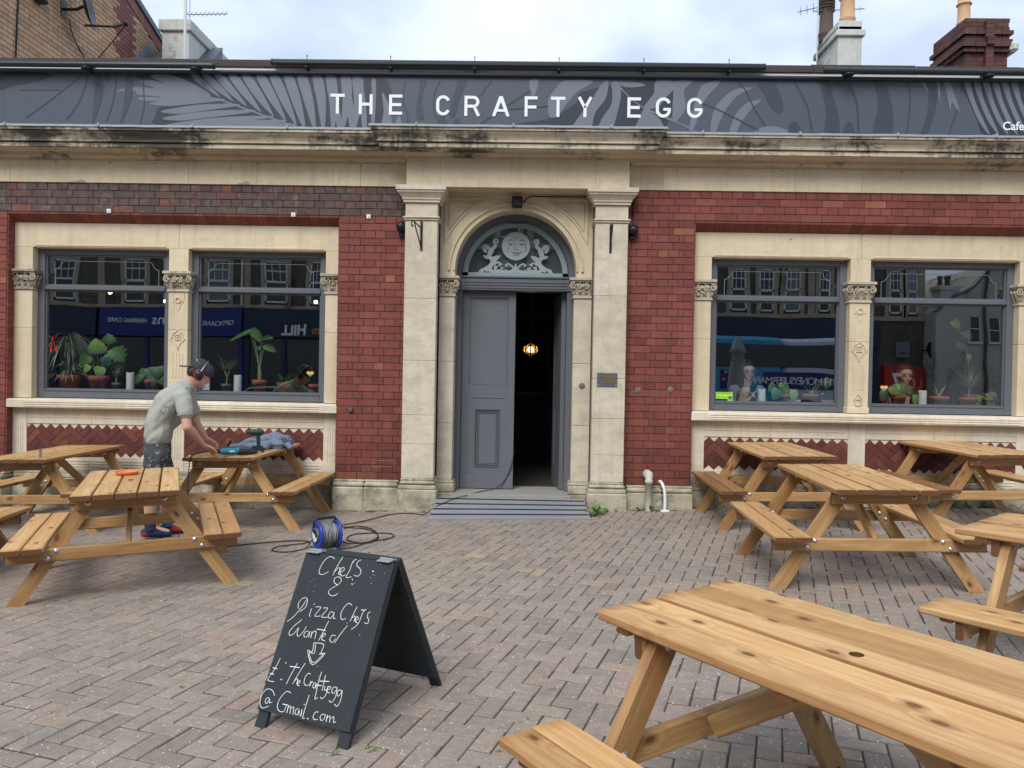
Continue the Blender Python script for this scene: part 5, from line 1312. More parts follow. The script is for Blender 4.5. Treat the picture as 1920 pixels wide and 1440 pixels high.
q.tube([(0, -.008, .075), (-.03, -.06, .10), (-.065, -.16, .125), (-.08, -.19, .115), (-.082, -.20, .085), (-.072, -.185, .06), (-.065, -.17, .08)], .007, 6); q.build('bracket_arm', M['black'], t)
t = thing('hanging_bracket', 'plain black hanging basket bracket seen end-on, right pilaster', 'bracket', (.872, -.133, 2.985)); q = MB()
q.box(-.012, .012, -.010, .002, -.155, .155, ch=.002); q.tube([(0, -.008, -.12), (.003, -.07, .02), (.006, -.15, .12)], .007, 6); q.tube([(0, -.008, .13), (.006, -.16, .13)], .007, 6); q.build('bracket_arm', M['black'], t)
t = thing('number_plate', 'grey house number plate reading 780 on the right pilaster', 'number sign', (.865, -.1335, 1.447)); q = MB()
q.box(-.110, .110, -.008, 0, -.074, .074, ch=.002); q.build('plate', M['slate'], t)
for i, (ch, x) in enumerate((('7', -.078), ('8', -.026), ('0', .030))): text_obj('digit', ch, .115, M['gold'], t, (x, -.010, -.040), ext=.0025, offset=.002)
q = MB(); [q.lathe([(.001, -.011), (.006, -.010), (.006, -.008)], 6, c=(a, 0, b_), axis='y') for a, b_ in ((-.095, -.06), (.095, -.06))]; q.build('plate_screws', M['zinc'], t, kind='stuff')
for x, z, lab in ((-4.728, 3.235, 'small white square fixing plate over the left window, farthest left'), (-2.648, 3.223, 'small white square fixing plate over the left window, near its right end'), (-1.806, 3.214, 'small white square fixing plate at the top of the left brick pier')):
    q = MB(); q.box(-.023, .023, -.008, .004, -.023, .023, ch=.002); q.box(-.006, .006, -.020, -.008, -.007, .007, ch=.002); tag(q.build('fixing_plate', M['white_plastic'], None, (x, -.006, z)), lab, 'plate', 'white fixing plates on the left brickwork')
q = MB(); q.box(-.023, .023, -.035, .0, -.022, .022, ch=.006); tag(q.build('socket_box', M['slate'], None, (-1.971, -.004, 1.06)), 'small grey outdoor socket box on the left brick pier', 'socket')
for x, z, y, lab in ((1.22, 1.335, -.003, 'grey cement plug in the right brick pier, nearer the pilaster'), (1.579, 1.348, -.003, 'grey cement plug in the right brick pier, nearer the window'), (.61, 1.369, .151, 'round green-rimmed cement plug on the right door jamb')):
    q = MB(); q.lathe([(.001, -.006), (.030, -.006), (.036, -.001), (.036, .004)], 16, axis='y'); tag(q.build('wall_plug', M['plug'], None, (x, y, z)), lab, 'plug')

# standpipes, ramp
t = thing('soil_pipe', 'cream plastic waste pipe rising from the paving against the right pier', 'pipe', (1.335, -.175, gz(1.3, -.2))); q = MB()
q.lathe([(.036, 0), (.036, .30), (.044, .302), (.044, .335), (.037, .34), (.037, .42), (.001, .42)], 16); q.build('pipe', M['buff_pipe'] if 'buff_pipe' in M else plain('cream_pipe', (.50, .48, .40), .5, var=.15), t)
q = MB(); q.lathe([(.001, -.0), (.046, .0), (.050, .02), (.050, .15)], 18, c=(0, 0, .385), axis='y'); q.tube([(0, .0, .385), (0, .16, .385)], .034, 12); q.build('elbow', D.materials['cream_pipe'], t)
q = MB(); q.tube(smoothpath([(1.508, -.19, .02), (1.512, -.188, .12), (1.506, -.180, .24), (1.488, -.165, .31), (1.470, -.12, .345), (1.465, -.05, .33)], 4), .0165, 10); q.box(1.46, 1.56, -.22, -.15, .02, .045, ch=.006); tag(q.build('overflow_pipe', M['white_plastic']), 'thin curved white overflow pipe beside the cream pipe', 'pipe')
t = thing('door_ramp', 'pale grey timber ramp with black grip strips at the door', 'ramp'); 
x0, x1, x0b, x1b = -.975, .640, -1.0, .668; yT, yB = -.12, -.705; zT, zB = .118, .012
def rp(u, v_, dz=0):     # u across, v down the slope
    xa_ = x0+(x0b-x0)*v_; xb_ = x1+(x1b-x1)*v_; x = xa_+(xb_-xa_)*u; y = yT+(yB-yT)*v_; return (x, y, zT+(zB-zT)*v_+dz+gz(x, 0)*v_)
nb = 4
for i in range(nb):
    v0, v1 = i/nb+.004, (i+1)/nb-.004; q = MB(); a = [rp(0, v0), rp(1, v0), rp(1, v1), rp(0, v1)]
    q.add(a+[(p[0], p[1], p[2]-.022) for p in a], [(0, 1, 2, 3), (7, 6, 5, 4), (0, 4, 5, 1), (1, 5, 6, 2), (2, 6, 7, 3), (3, 7, 4, 0)]); q.build('ramp_board', M['grey_light'], t)
    q = MB(); vv = v0+.02; a = [rp(.004, vv, .003), rp(.996, vv, .003), rp(.996, vv+.055, .003), rp(.004, vv+.055, .003)]; q.add(a+[(p[0], p[1], p[2]-.0028) for p in a], [(0, 1, 2, 3), (7, 6, 5, 4), (0, 4, 5, 1), (1, 5, 6, 2), (2, 6, 7, 3), (3, 7, 4, 0)]); q.build('grip_strip', M['rubber'], t)
for u in (.01, .33, .66, .97):
    q = MB(); a = [rp(u, .02, -.024), rp(u+.025, .02, -.024), rp(u+.025, .97, -.024), rp(u, .97, -.024)]; q.add(a+[(p[0], p[1], -.04) for p in a], [(0, 1, 2, 3), (7, 6, 5, 4), (0, 4, 5, 1), (1, 5, 6, 2), (2, 6, 7, 3), (3, 7, 4, 0)]); q.build('bearer', M['grey_light'], t)

# ------------------------------------------------------------------ chalkboard
CHALK = [[(178,18),(150,11),(125,31),(112,65),(115,91),(136,96),(166,79)],[(221,5),(203,54),(195,93)],[(199,77),(213,57),(224,59),(223,82),(232,86)],[(232,76),(248,62),(242,52),(231,57),(229,76),(246,90),(263,82)],[(299,8),(283,21),(279,59),(270,93),(299,88)],[(287,16),(285,24)],[(324,8),(309,19),(311,36),(332,47),(343,65),(332,81),(310,79)],[(401,49),(410,53)],[(306,97),(310,101)],[(310,117),(317,120)],[(250,167),(241,177),(222,182),(200,173),(200,159),(217,145),(235,132),(249,115),(244,101),(228,96),(210,105),(214,123),(238,133)],[(89,219),(72,258),(42,303),(18,324)],[(58,261),(51,236),(65,214),(85,209),(97,222),(96,250),(73,272)],[(133,250),(131,277),(137,285)],[(138,229),(142,231)],[(153,241),(181,239),(162,278),(192,275)],[(195,240),(220,239),(200,277),(233,275)],[(260,254),(242,250),(235,270),(249,278),(261,260),(261,250),(265,275),(278,273)],[(344,208),(324,202),(305,224),(299,252),(311,274),(332,267)],[(373,210),(364,246),(358,276)],[(363,261),(372,250),(379,258),(379,274)],[(385,268),(396,259),(389,251),(383,258),(385,273),(399,277)],[(425,214),(411,232),(403,278),(376,308)],[(419,220),(399,221)],[(449,222),(439,231),(441,247),(452,256),(450,272),(433,271)],[(97,304),(63,340),(49,366),(58,379),(77,368),(93,341),(94,367),(108,375),(126,351),(133,329)],[(151,347),(135,354),(135,370),(151,372),(160,347),(163,373)],[(173,345),(175,373)],[(173,356),(185,342),(195,345),(198,372)],[(245,289),(233,337),(222,377)],[(196,332),(244,331)],[(232,362),(248,350),(243,343),(234,351),(237,370),(256,374)],[(304,345),(285,346),(279,365),(295,374),(308,356)],[(350,295),(327,334),(309,374)],[(200,390),(205,428),(179,426),(226,479),(274,426),(253,425),(254,389),(200,390)],[(211,393),(218,432),(191,433),(226,470),(264,431),(245,431)],[(44,480),(30,533),(12,576),(50,578)],[(19,524),(45,525)],[(13,549),(36,550)],[(79,492),(85,495)],[(80,563),(88,564)],[(144,485),(127,542),(119,576)],[(109,504),(163,501)],[(186,478),(169,520),(152,570)],[(157,557),(167,546),(173,553),(173,568)],[(179,565),(188,556),(183,551),(177,557),(179,570),(192,571)],[(232,517),(217,516),(207,537),(212,559),(229,564),(238,556)],[(243,543),(245,564)],[(243,552),(254,543)],[(271,545),(261,550),(262,564),(272,566),(274,548),(279,567)],[(285,498),(283,538),(287,584),(290,608),(302,599)],[(272,554),(304,552)],[(310,507),(312,541),(314,570)],[(288,536),(337,529)],[(322,551),(325,565),(336,563),(338,548),(339,582),(326,600),(315,595)],[(341,563),(354,553),(348,547),(339,554),(340,569),(356,572)],[(382,545),(368,547),(363,562),(374,571),(385,555),(385,544),(390,580),(378,605),(363,600)],[(412,553),(398,553),(394,568),(403,577),(412,563),(415,552),(420,585),(412,614),(394,609)],[(50,645),(36,649),(35,664),(47,668),(54,647),(58,664),(73,658)],[(75,632),(55,614),(24,613),(5,640),(9,675),(31,690),(61,676)],[(157,606),(132,605),(111,632),(105,664),(121,684),(148,683),(152,657)],[(132,656),(160,655)],[(165,654),(166,685)],[(164,667),(177,657),(184,685)],[(180,667),(194,657),(200,686)],[(222,659),(210,663),(210,679),(223,682),(226,662),(232,684)],[(240,658),(243,685)],[(242,637),(246,639)],[(255,597),(254,642),(255,687),(266,687)],[(279,686),(286,687)],[(326,654),(313,655),(306,673),(316,684),(333,680)],[(348,657),(342,670),(353,681),(365,671),(363,657),(348,657)],[(376,655),(378,681)],[(377,666),(389,657),(396,680)],[(396,666),(409,656),(415,677),(425,671)]]
BW_, BS = .505, .771
FLp = Vector((-1.163, -5.299, -.061)); FRp = Vector((-.707, -5.516, -.052)); ax = (FRp-FLp).normalized(); nb_ = Vector((-ax.y, ax.x, 0)).normalized()
SB = thing('chalkboard', 'black folding A-board chalked with a chefs wanted notice', 'signboard', frame((FLp+FRp)/2+nb_*.355, ax, nb_)); SB.location.z = -.056
def board_side(front):
    s = -1 if front else 1
    o = part_empty('front_board' if front else 'back_board', SB)
    # local: x across, y down the slope, z outwards
    top = Vector((0, s*.012, .690)); bot = Vector((0, s*.355, 0)); dn = (bot-top).normalized(); X = Vector((1, 0, 0)) if front else Vector((-1, 0, 0))
    o.matrix_local = frame(top-X*BW_/2, X, dn); 
    mm = o.matrix_local; 
    if (mm.to_3x3() @ Vector((0, 0, 1))).y*s < 0: sz = -1
    else: sz = 1
    fr = [0, .135, .272, .415, .558, .708, .853, 1]; hh = .700
    for a, b_ in zip(fr, fr[1:]):
        q = MB(); q.box(.002, BW_-.002, a*hh+.0006, b_*hh-.0006, sz*-.010, sz*.004, ch=.0012); q.build('board_plank', M['board'], o)
    if front:
        q = MB()
        for a in fr[1:-1]: q.box(.006, BW_-.008, a*hh-.0004, a*hh+.0006, sz*.0015, sz*.0042)
        q.build('plank_groove_chalk', plain('grooved_line', (.085, .10, .11), .8), o)
    for x in (.0, BW_-.058):
        q = MB(); q.box(x, x+.058, .0, BS, sz*-.032, sz*-.0105, ch=.003); q.build('leg', M['board'], o)
    q = MB(); q.box(.058, BW_-.058, .0, .05, sz*-.032, sz*-.0105, ch=.003); q.build('cross_bar', M['board'], o); q = MB(); q.box(.058, BW_-.058, hh-.06, hh-.01, sz*-.032, sz*-.0105, ch=.003); q.build('cross_bar', M['board'], o)
    if front:
        q = MB()
        for st in CHALK:
            P = [Vector((a/1000, min(b_, 696)/1000, sz*.0052)) for a, b_ in st]
            if len(P) > 2: P = smoothpath(P, 5)
            q.tube(P, .00165 if len(P) > 3 else .0022, 5); q.build('chalk_stroke', M['chalk'], o); q = MB()
        for _ in range(26):
            a, b_ = RNG.uniform(.02, .48), RNG.choice([RNG.uniform(.01, .15), RNG.uniform(.01, .69)]); q.ball((a, b_, sz*.0045), RNG.uniform(.0008, .0024), n=5, m_=4)
        q.build('chalk_dust', M['chalk'], o, kind='stuff')
    return o
board_side(True); board_side(False)
for x in (-.20, .20):
    q = MB(); q.box(x-.035, x+.035, -.035, .035, .691, .697, ch=.002); q.tube([(x-.035, 0, .699), (x+.035, 0, .699)], .006, 8); q.build('hinge', M['lead'], SB)

# ------------------------------------------------------------------ cable reel and leads
t = thing('cable_reel', 'blue cable reel with grey wound lead standing on the paving', 'cable reel', frame((-1.72, -1.93, gz(-1.7, -1.9)+.122), (.82, .57, 0), (-.57, .82, 0)))
for x, r_ in ((-.085, .118), (.085, .122)):
    q = MB(); q.lathe([(.03, -.006), (.09, -.006), (.10, -.012), (r_, -.012), (r_+.003, 0), (r_, .012), (.10, .012), (.09, .006), (.03, .006)], 32, c=(x, 0, 0), axis='x'); q.build('flange', M['blue_plastic'], t)
q = MB(); R = random.Random(3)
for layer in range(3):
    for k in range(13):
        r_ = .060+layer*.013+R.uniform(-.003, .004); x = -.068+k*.0113; sk = R.uniform(-.012, .012)
        q.tube([(x+sk*math.sin(2*math.pi*i/20+k), r_*math.cos(2*math.pi*i/20), r_*math.sin(2*math.pi*i/20)) for i in range(21)], .0058, 6, cap=False)
q.tube([(-.08, 0, 0), (.08, 0, 0)], .055, 16); q.build('wound_lead', plain('grey_lead', (.22, .24, .25), .45), t)
q = MB(); q.lathe([(.001, -.016), (.062, -.014), (.066, 0)], 24, c=(-.092, 0, 0), axis='x'); q.build('socket_face', M['slate'], t)
q = MB(); pts = [(-.1095, .06*math.cos(rad(a)), .06*math.sin(rad(a))) for a in range(-160, 21, 15)]; q.poly(pts); q.build('rating_label', M['paper'], t)
q = MB()
for a in (60, 120, 180): q.box(-.116, -.104, .034*math.cos(rad(a))-.012, .034*math.cos(rad(a))+.012, .034*math.sin(rad(a))-.012, .034*math.sin(rad(a))+.012, ch=.003)
q.build('socket', M['black'], t)
q = MB(); q.tube([(-.12, -.01, .07), (-.125, -.012, .125), (-.085, -.01, .142), (.06, -.01, .142), (.085, -.01, .12), (.087, 0, .05)], [.008, .009, .013, .013, .008, .007], 8); q.tube([(-.11, -.1, -.118), (-.11, .1, -.118)], .007, 6); q.tube([(.09, -.1, -.118), (.09, .1, -.118)], .007, 6); q.build('handle', M['black'], t)
def lead_(name, pts, r_, lab, mat='rubber', lift=None):
    P = [Vector((p[0], p[1], (gz(p[0], p[1])+.004+r_) if len(p) < 3 else p[2])) for p in pts]; q = MB(); q.tube(smoothpath(P, 6), r_, 6); return tag(q.build(name, M[mat]), lab, 'cable')
lead_('power_lead', [(-1.64, -1.95, -.03), (-1.60, -2.0), (-1.50, -1.95), (-1.36, -1.62), (-1.40, -1.36), (-1.55, -1.16), (-1.70, -1.10), (-1.84, -1.0), (-1.70, -.86), (-1.55, -.60), (-1.40, -.38), (-1.22, -.35), (-1.08, -.42), (-.98, -.40, .05), (-.80, -.20, .115), (-.66, .02, .125), (-.50, .20, .150), (-.33, .40, .165), (-.22, .438, .30), (-.165, .440, .46), (-.150, .47, .58), (-.150, .60, .60)], .005, 'black power lead running from the reel over the ramp into the doorway')
lead_('looped_lead', [(-1.62, -1.90, 0.02), (-1.56, -1.80), (-1.38, -1.72), (-1.22, -1.55), (-1.26, -1.38), (-1.48, -1.36), (-1.62, -1.45), (-1.60, -1.66), (-1.42, -1.78), (-1.34, -1.60), (-1.46, -1.20), (-1.66, -1.02), (-1.76, -1.14)], .005, 'loose loops of black lead lying right of the reel')
lead_('tool_lead', [(-1.835, -1.90, .05), (-1.87, -1.93, -.02), (-1.90, -2.0), (-2.02, -2.12), (-2.16, -2.05), (-2.14, -1.90), (-1.98, -1.80), (-1.93, -1.72), (-2.08, -1.68), (-2.28, -1.74), (-2.52, -1.86), (-2.75, -1.98), (-2.98, -1.95), (-3.12, -1.80), (-3.18, -1.60), (-3.17, -1.46, .10), (-3.165, -1.43, .35), (-3.17, -1.40, .55), (-3.15, -1.38, .665), (-3.06, -1.20, .688), (-3.0, -1.14, .70)], .005, 'black lead from the reel across the paving and up to the tool')
# clear blocks by the feet of two tables, saucer, angle bracket
for x, y, h, lab, wd in ((-2.262, -1.14, .075, 'clear glass tumbler on the paving by the table leg', .045), (-2.135, -3.0, .052, 'small clear plastic wedge at the foot of the saucer table', .022)):
    q = MB(); q.box(-wd/2, wd/2, -wd/2, wd/2, 0, h, ch=.005); q.box(-wd/2+.006, wd/2-.006, -wd/2+.006, wd/2-.006, .01, h+.001, ch=.003); tag(q.build('glass_block', M['clear'], None, on_ground(x, y, .4, .002)), lab, 'glass block')
def zt(x, y): return gz(x, y)+TH
q = MB(); q.lathe([(.001, .004), (.068, .004), (.076, .010), (.084, .026), (.088, .028), (.086, .02), (.076, .0), (.001, .0)], 36); tag(q.build('saucer', M['terracotta2'], None, (-3.148, -2.569, zt(-3.148, -2.569)+.001)), 'shallow orange plant saucer on the left table top', 'saucer')
q = MB(); q.box(-.005, .075, -.02, .02, 0, .004); q.box(-.005, -.001, -.02, .02, .004, .085); tag(q.build('angle_bracket', M['zinc'], None, (-4.62, -1.34, zt(-4.62, -1.34)+.001)), 'small galvanised angle bracket standing on the far left table', 'bracket')

# weeds along the joints and walls
q = MB(); R = random.Random(5)
def tuft(x, y, n, L_, flat=.5):
    for k in range(n):
        a = R.uniform(0, 6.283); l_ = L_*R.uniform(.5, 1.1); w_ = l_*R.uniform(.14, .24); dx, dy = math.cos(a), math.sin(a); px, py = -dy, dx; z0 = gz(x, y)+.002; up = R.uniform(.15, 1.0)*flat
        pts = []; 
        for i, (t_, ww) in enumerate(((0, .25), (.3, 1), (.65, .9), (1, .05))):
            r_ = l_*t_; h = l_*up*math.sin(t_*2.0)*.9
            pts.append([(x+dx*r_+px*w_*ww*s, min(y+dy*r_+py*w_*ww*s, YLIM), z0+h) for s in (-.5, .5)])
        for i in range(3): q.add([pts[i][0], pts[i][1], pts[i+1][1], pts[i+1][0]], [(0, 1, 2, 3)], 0 if k % 3 else 1)
YLIM = 9
for (x, y, n, L_) in ((.76, -.36, 26, .13), (.70, -.50, 20, .09), (.88, -.24, 14, .09), (1.24, -.17, 14, .10), (1.36, -.18, 14, .12), (1.17, -.17, 8, .06), (.98, -.22, 8, .05), (-1.10, -.24, 10, .05), (-1.30, -.22, 5, .03)): tuft(x, y, n, L_, .8)
for (x0_, x1_, n, L_) in ((4.1, 4.95, 60, .10), (5.0, 5.45, 22, .08), (3.2, 3.6, 8, .05), (-5.6, -4.4, 30, .05), (-2.5, -2.2, 6, .03), (2.0, 2.5, 8, .03)):
    for k in range(n//2): tuft(R.uniform(x0_, x1_), .03-R.random()**2*.12, 5, L_*R.uniform(.5, 1.2), 1.2)
for (x, y) in ((-3.70, -2.30), (-3.62, -2.28), (-3.45, -2.27), (-3.38, -2.25), (-.175, -3.711), (-.007, -5.248), (.03, -5.22), (-.09, -5.508), (-.62, -5.49), (-.74, -5.54), (-.60, -5.51), (-1.65, -4.9), (.15, -4.9), (-3.3, -4.6)): tuft(x, y, 5, R.uniform(.014, .032), .5)
q.build('weeds', [M['moss'], M['leaf']], kind='stuff')['category'] = 'weeds'
D.objects['weeds']['label'] = 'tufts of green weeds growing in the joints and along the foot of the wall'

# ------------------------------------------------------------------ people
def hand_caps(wr, pd, pn, size=1., curl=.9, side=1):
    """palm and five fingers. wr wrist, pd direction of the hand, pn palm normal (fingers curl towards it)"""
    pd = Vector(pd).normalized(); pn = Vector(pn); pn = (pn-pd*pn.dot(pd)).normalized(); sd = pd.cross(pn)*side; c = []
    k = size; w0 = Vector(wr)
    for s_ in (-.022, 0, .022): c.append((w0+sd*s_*.7*k, .019*k, w0+pd*.075*k+sd*s_*1.25*k, .015*k))
    for i, (o_, L_) in enumerate(((-.034, .062), (-.012, .072), (.010, .068), (.031, .052))):
        b_ = w0+pd*.082*k+sd*o_*k; a = 0; p = b_; r_ = .0095*k
        for seg, (f, cu_) in enumerate(((.42, .35), (.33, .85), (.25, .7))):
            a += cu_*curl; d = (pd*math.cos(a)+pn*math.sin(a)); q_ = p+d*L_*f*1.15*k; c.append((p, r_, q_, r_*.92)); p = q_; r_ *= .92
    b_ = w0+pd*.02*k-sd*.030*k; d = (pd*.75-sd*.5+pn*.35).normalized(); p = b_+d*.038*k; c.append((b_, .014*k, p, .0115*k)); d2 = (pd*.9+pn*.5).normalized(); c.append((p, .0115*k, p+d2*.032*k, .009*k))
    return c
V = Vector
man = thing('person', 'man in sage t-shirt, dark cap and ear defenders bending over the tool-laden table', 'person', (-3.42, -1.47, gz(-3.4, -1.47)))
OFF = V(man.location)
def rel(caps): return [(V(a)-OFF, r0, V(b_)-OFF, r1) for a, r0, b_, r1 in caps]
def rele(e): return [(V(x[0])-OFF, *x[1:]) for x in e]
pel = V((-3.425, -1.50, .760)); FW = V((.88, .47, 0)); SD = V((.47, -.88, 0))        # facing, and his right side (towards the viewer)
shR, elR, wrR, haR = V((-3.125, -1.63, 1.215)), V((-3.075, -1.665, .955)), V((-3.015, -1.44, .768)), V((-2.965, -1.30, .695))
shL, elL, wrL, haL = V((-3.225, -1.31, 1.225)), V((-3.185, -1.21, .945)), V((-3.125, -1.13, .805)), V((-3.07, -1.08, .745))
hipR, hipL = pel+SD*.095, pel-SD*.095
knR, knL = V((-3.405, -1.60, .385)), V((-3.36, -1.42, .385)); anR, anL = V((-3.455, -1.56, .012)), V((-3.385, -1.37, .012))
head = V((-3.062, -1.435, 1.440))
body = [(pel, .085, V((-3.39, -1.50, .97)), .085), (V((-3.39, -1.50, .97)), .085, V((-3.29, -1.47, 1.18)), .095), (shR-V((.01, 0, .015)), .040, V((-3.26, -1.46, 1.23)), .07), (shL-V((.01, 0, .015)), .040, V((-3.26, -1.46, 1.23)), .07),
    (V((-3.24, -1.46, 1.24)), .055, V((-3.13, -1.45, 1.375)), .058), (V((-3.20, -1.46, 1.28)), .055, V((-3.09, -1.445, 1.39)), .055),
    (shR-V((.01, 0, .015)), .040, shR.lerp(elR, .4), .043), (shR.lerp(elR, .4), .045, elR, .044), (elR, .045, elR.lerp(wrR, .3), .045), (elR.lerp(wrR, .3), .045, wrR, .027), (shL-V((.01, 0, .015)), .040, shL.lerp(elL, .4), .043), (shL.lerp(elL, .4), .044, elL, .043), (elL, .043, elL.lerp(wrL, .3), .043), (elL.lerp(wrL, .3), .043, wrL, .027),
    (hipR, .075, knR, .060), (hipL, .075, knL, .060), (knR, .060, knR.lerp(anR, .3)+V((-.02, 0, 0)), .062), (knR.lerp(anR, .3)+V((-.02, 0, 0)), .062, anR, .040), (knL, .060, knL.lerp(anL, .3)+V((-.02, 0, 0)), .062), (knL.lerp(anL, .3)+V((-.02, 0, 0)), .062, anL, .040),
    (anR, .036, anR+V((.13, .07, -.05)), .028), (anL, .036, anL+V((.13, .07, -.05)), .028)]
body += hand_caps(wrR+(haR-wrR)*.15, haR-wrR, V((.3, .5, -.8)), 1.0, .75, 1)+hand_caps(wrL+(haL-wrL)*.15, haL-wrL, V((.5, -.3, -.8)), 1.0, 1.0, -1)
# head tipped forward: jaw, nose, ear, brow
FH = V((.80, .30, -.52)).normalized(); UPH = (V((.45, .15, .88))-FH*V((.45, .15, .88)).dot(FH)).normalized(); SH = FH.cross(UPH)
def hp(f, s_, u): return head+FH*f+SH*s_+UPH*u
body += [(hp(-.02, 0, .03), .083, hp(.02, 0, .02), .078), (hp(.035, 0, -.03), .055, hp(.052, 0, -.085), .032), (hp(-.03, 0, -.02), .068, V((-3.13, -1.45, 1.36)), .060), (hp(.088, 0, -.005), .013, hp(.108, 0, -.032), .013), (hp(.082, 0, -.062), .014, hp(.084, 0, -.066), .014), (hp(.075, .03, .018), .018, hp(.075, -.03, .018), .018), (hp(.045, .035, -.06), .03, hp(.06, 0, -.09), .028), (hp(.045, -.035, -.06), .03, hp(.06, 0, -.09), .028)]
BODY = hull_blob('body', rel(body), M['skin'], man, .0075, 4)
BODY['label'] = 'bare neck, arms and calves'
q = MB()
for s_ in (-1, 1): q.ball(hp(.076, s_*.030, -.002)-OFF, .010, n=8, m_=6)
q.build('eye', M['white_plastic'], man)
def fold(m2):
    for v_ in m2.vertices:
        p = V(v_.co); n_ = V(v_.normal)
        a = mnoise.noise(V((p.x*3+p.z*3, p.y*3, p.z*8-p.x*9)))*.018+(.22-abs(mnoise.noise(V((p.x*2+7, p.y*2, p.z*11-p.x*9)))))*.017
        k = 1.0 if p.z+OFF.z < 1.08 else .55
        v_.co = p+n_*(a*k+.006)
A1, A2 = SD*.075, SD*-.075
shirt = []
for A in (A1, A2):
    shirt += [(V((-3.415, -1.50, .865))+A, .125, V((-3.405, -1.50, .99))+A, .118), (V((-3.405, -1.50, .99))+A, .118, V((-3.335, -1.48, 1.16))+A*1.1, .125), (V((-3.335, -1.48, 1.16))+A*1.1, .125, V((-3.235, -1.465, 1.262))+A*1.0, .092)]
shirt += [(V((-3.235, -1.465, 1.27)), .085, V((-3.165, -1.455, 1.325)), .072), (shR+V((-.02, .02, .0)), .074, shR.lerp(elR, .50), .070), (shL+V((-.02, 0, .0)), .072, shL.lerp(elL, .5), .066), (V((-3.36, -1.5, 1.0)), .12, V((-3.22, -1.46, 1.12)), .10)]
SHIRT = hull_blob('t_shirt', rel(shirt), M['tshirt'], man, .009, 5, post=fold); SHIRT['label'] = 'sage green cotton t-shirt'
q = MB(); q.tube([(wp-OFF) for wp in (shR.lerp(elR, .56)+V((0, 0, 0)), shR.lerp(elR, .60))], [.0725, .0715], 18, cap=False); q.tube([(wp-OFF) for wp in (shL.lerp(elL, .55), shL.lerp(elL, .59))], [.068, .067], 18, cap=False); q.build('sleeve_hem', M['tshirt'], man)
sh = []
for s_, hip, kn in ((1, hipR, knR), (-1, hipL, knL)): sh += [(pel+SD*.05*s_+V((0, 0, .05)), .122, hip+V((0, 0, -.06)), .118), (hip+V((0, 0, -.06)), .118, kn+V((-.005, 0, .02)), .094)]
SHO = hull_blob('shorts', rel(sh), M['shorts'], man, .010, 4, post=lambda m2: [setattr(v_, 'co', V(v_.co)+V(v_.normal)*.008*mnoise.noise(V(v_.co)*12)) for v_ in m2.vertices]); SHO['label'] = 'dark shorts splashed with pale paint'
for an, mat, lb in ((anR, 'navy', 'dark blue ankle sock'), (anL, 'jeans', 'bright blue ankle sock')):
    q = MB(); q.tube([an+V((-.006, 0, .125))-OFF, an+V((-.004, 0, .10))-OFF, an+V((0, 0, .03))-OFF, an+V((.01, 0, -.02))-OFF], [.052, .051, .049, .05], 16); q.build('sock', M[mat], man, label=lb)
for an, lb in ((anR, 'right'), (anL, 'left')):
    d = V((.88, .47, 0)); gzz = gz(an.x, an.y)
    o = hull_blob('shoe', [(an-OFF+V((-.035, -.02, -.045)), .042, an-OFF+d*.06+V((0, 0, -.05)), .042), (an-OFF+d*.06+V((0, 0, -.05)), .044, an-OFF+d*.16+V((0, 0, -.066)), .032), (an-OFF+V((0, 0, -.01)), .044, an-OFF+d*.08+V((0, 0, -.045)), .038)], [M['navy'], M['rubber'], M['red_plastic']], man, .007, 3)
    zs = sorted(v_.co.z for v_ in o.data.vertices); lo = gzz-OFF.z+.002
    for v_ in o.data.vertices: v_.co.z = max(v_.co.z, lo)
    for p in o.data.polygons:
        if p.center.z < lo+.02: p.material_index = 1
        elif mnoise.noise(V(p.center)*13) > .22: p.material_index = 2
q = MB()
# cap worn backwards: crown and peak
crown = hull_blob('cap', [(hp(-.025, 0, .045)-OFF, .092, hp(.025, 0, .040)-OFF, .086)], M['cap'], man, .007, 2)
CR = hp(0, 0, .012)-OFF
for v_ in crown.data.vertices:
    d = (V(v_.co)-CR).dot(UPH)
    if d < 0: v_.co = V(v_.co)-UPH*d
HB = hp(-.09, 0, .02)-OFF; q = MB(); pts = []
for i in range(13):
    a = math.pi*(i/12-.5); e = V((-.93, -.16, .06)).normalized(); pts.append((HB+SH*.078*math.sin(a)*1.02, HB+SH*.070*math.sin(a)+e*.115*math.cos(a)-UPH*.0-V((0, 0, .004*math.cos(a)))))
q.add([p for a, b_ in pts for p in (a+V((0, 0, .006)), b_+V((0, 0, .006)), a-V((0, 0, .008)), b_-V((0, 0, .006)))], [f for i in range(12) for f in ((i*4, i*4+1, i*4+5, i*4+4), (i*4+2, i*4+3, i*4+7, i*4+6), (i*4+1, i*4+3, i*4+7, i*4+5))]); q.build('cap_peak', M['cap'], man)
q = MB(); c = hp(-.085, .035, .085)-OFF; q.lathe([(.001, .004), (.014, .004), (.020, 0)], 10, xf=V((-.7, -.6, .35)).to_track_quat('Z', 'Y').to_matrix(), c=c); q.build('cap_badge', plain('orange_badge', (.55, .26, .07), .6), man)
hull_blob('hair', [(hp(-.055, .02, -.015)-OFF, .062, hp(-.055, -.02, -.015)-OFF, .062), (hp(-.02, .045, -.02)-OFF, .045, hp(-.02, -.045, -.02)-OFF, .045)], M['hair'], man, .007, 2)
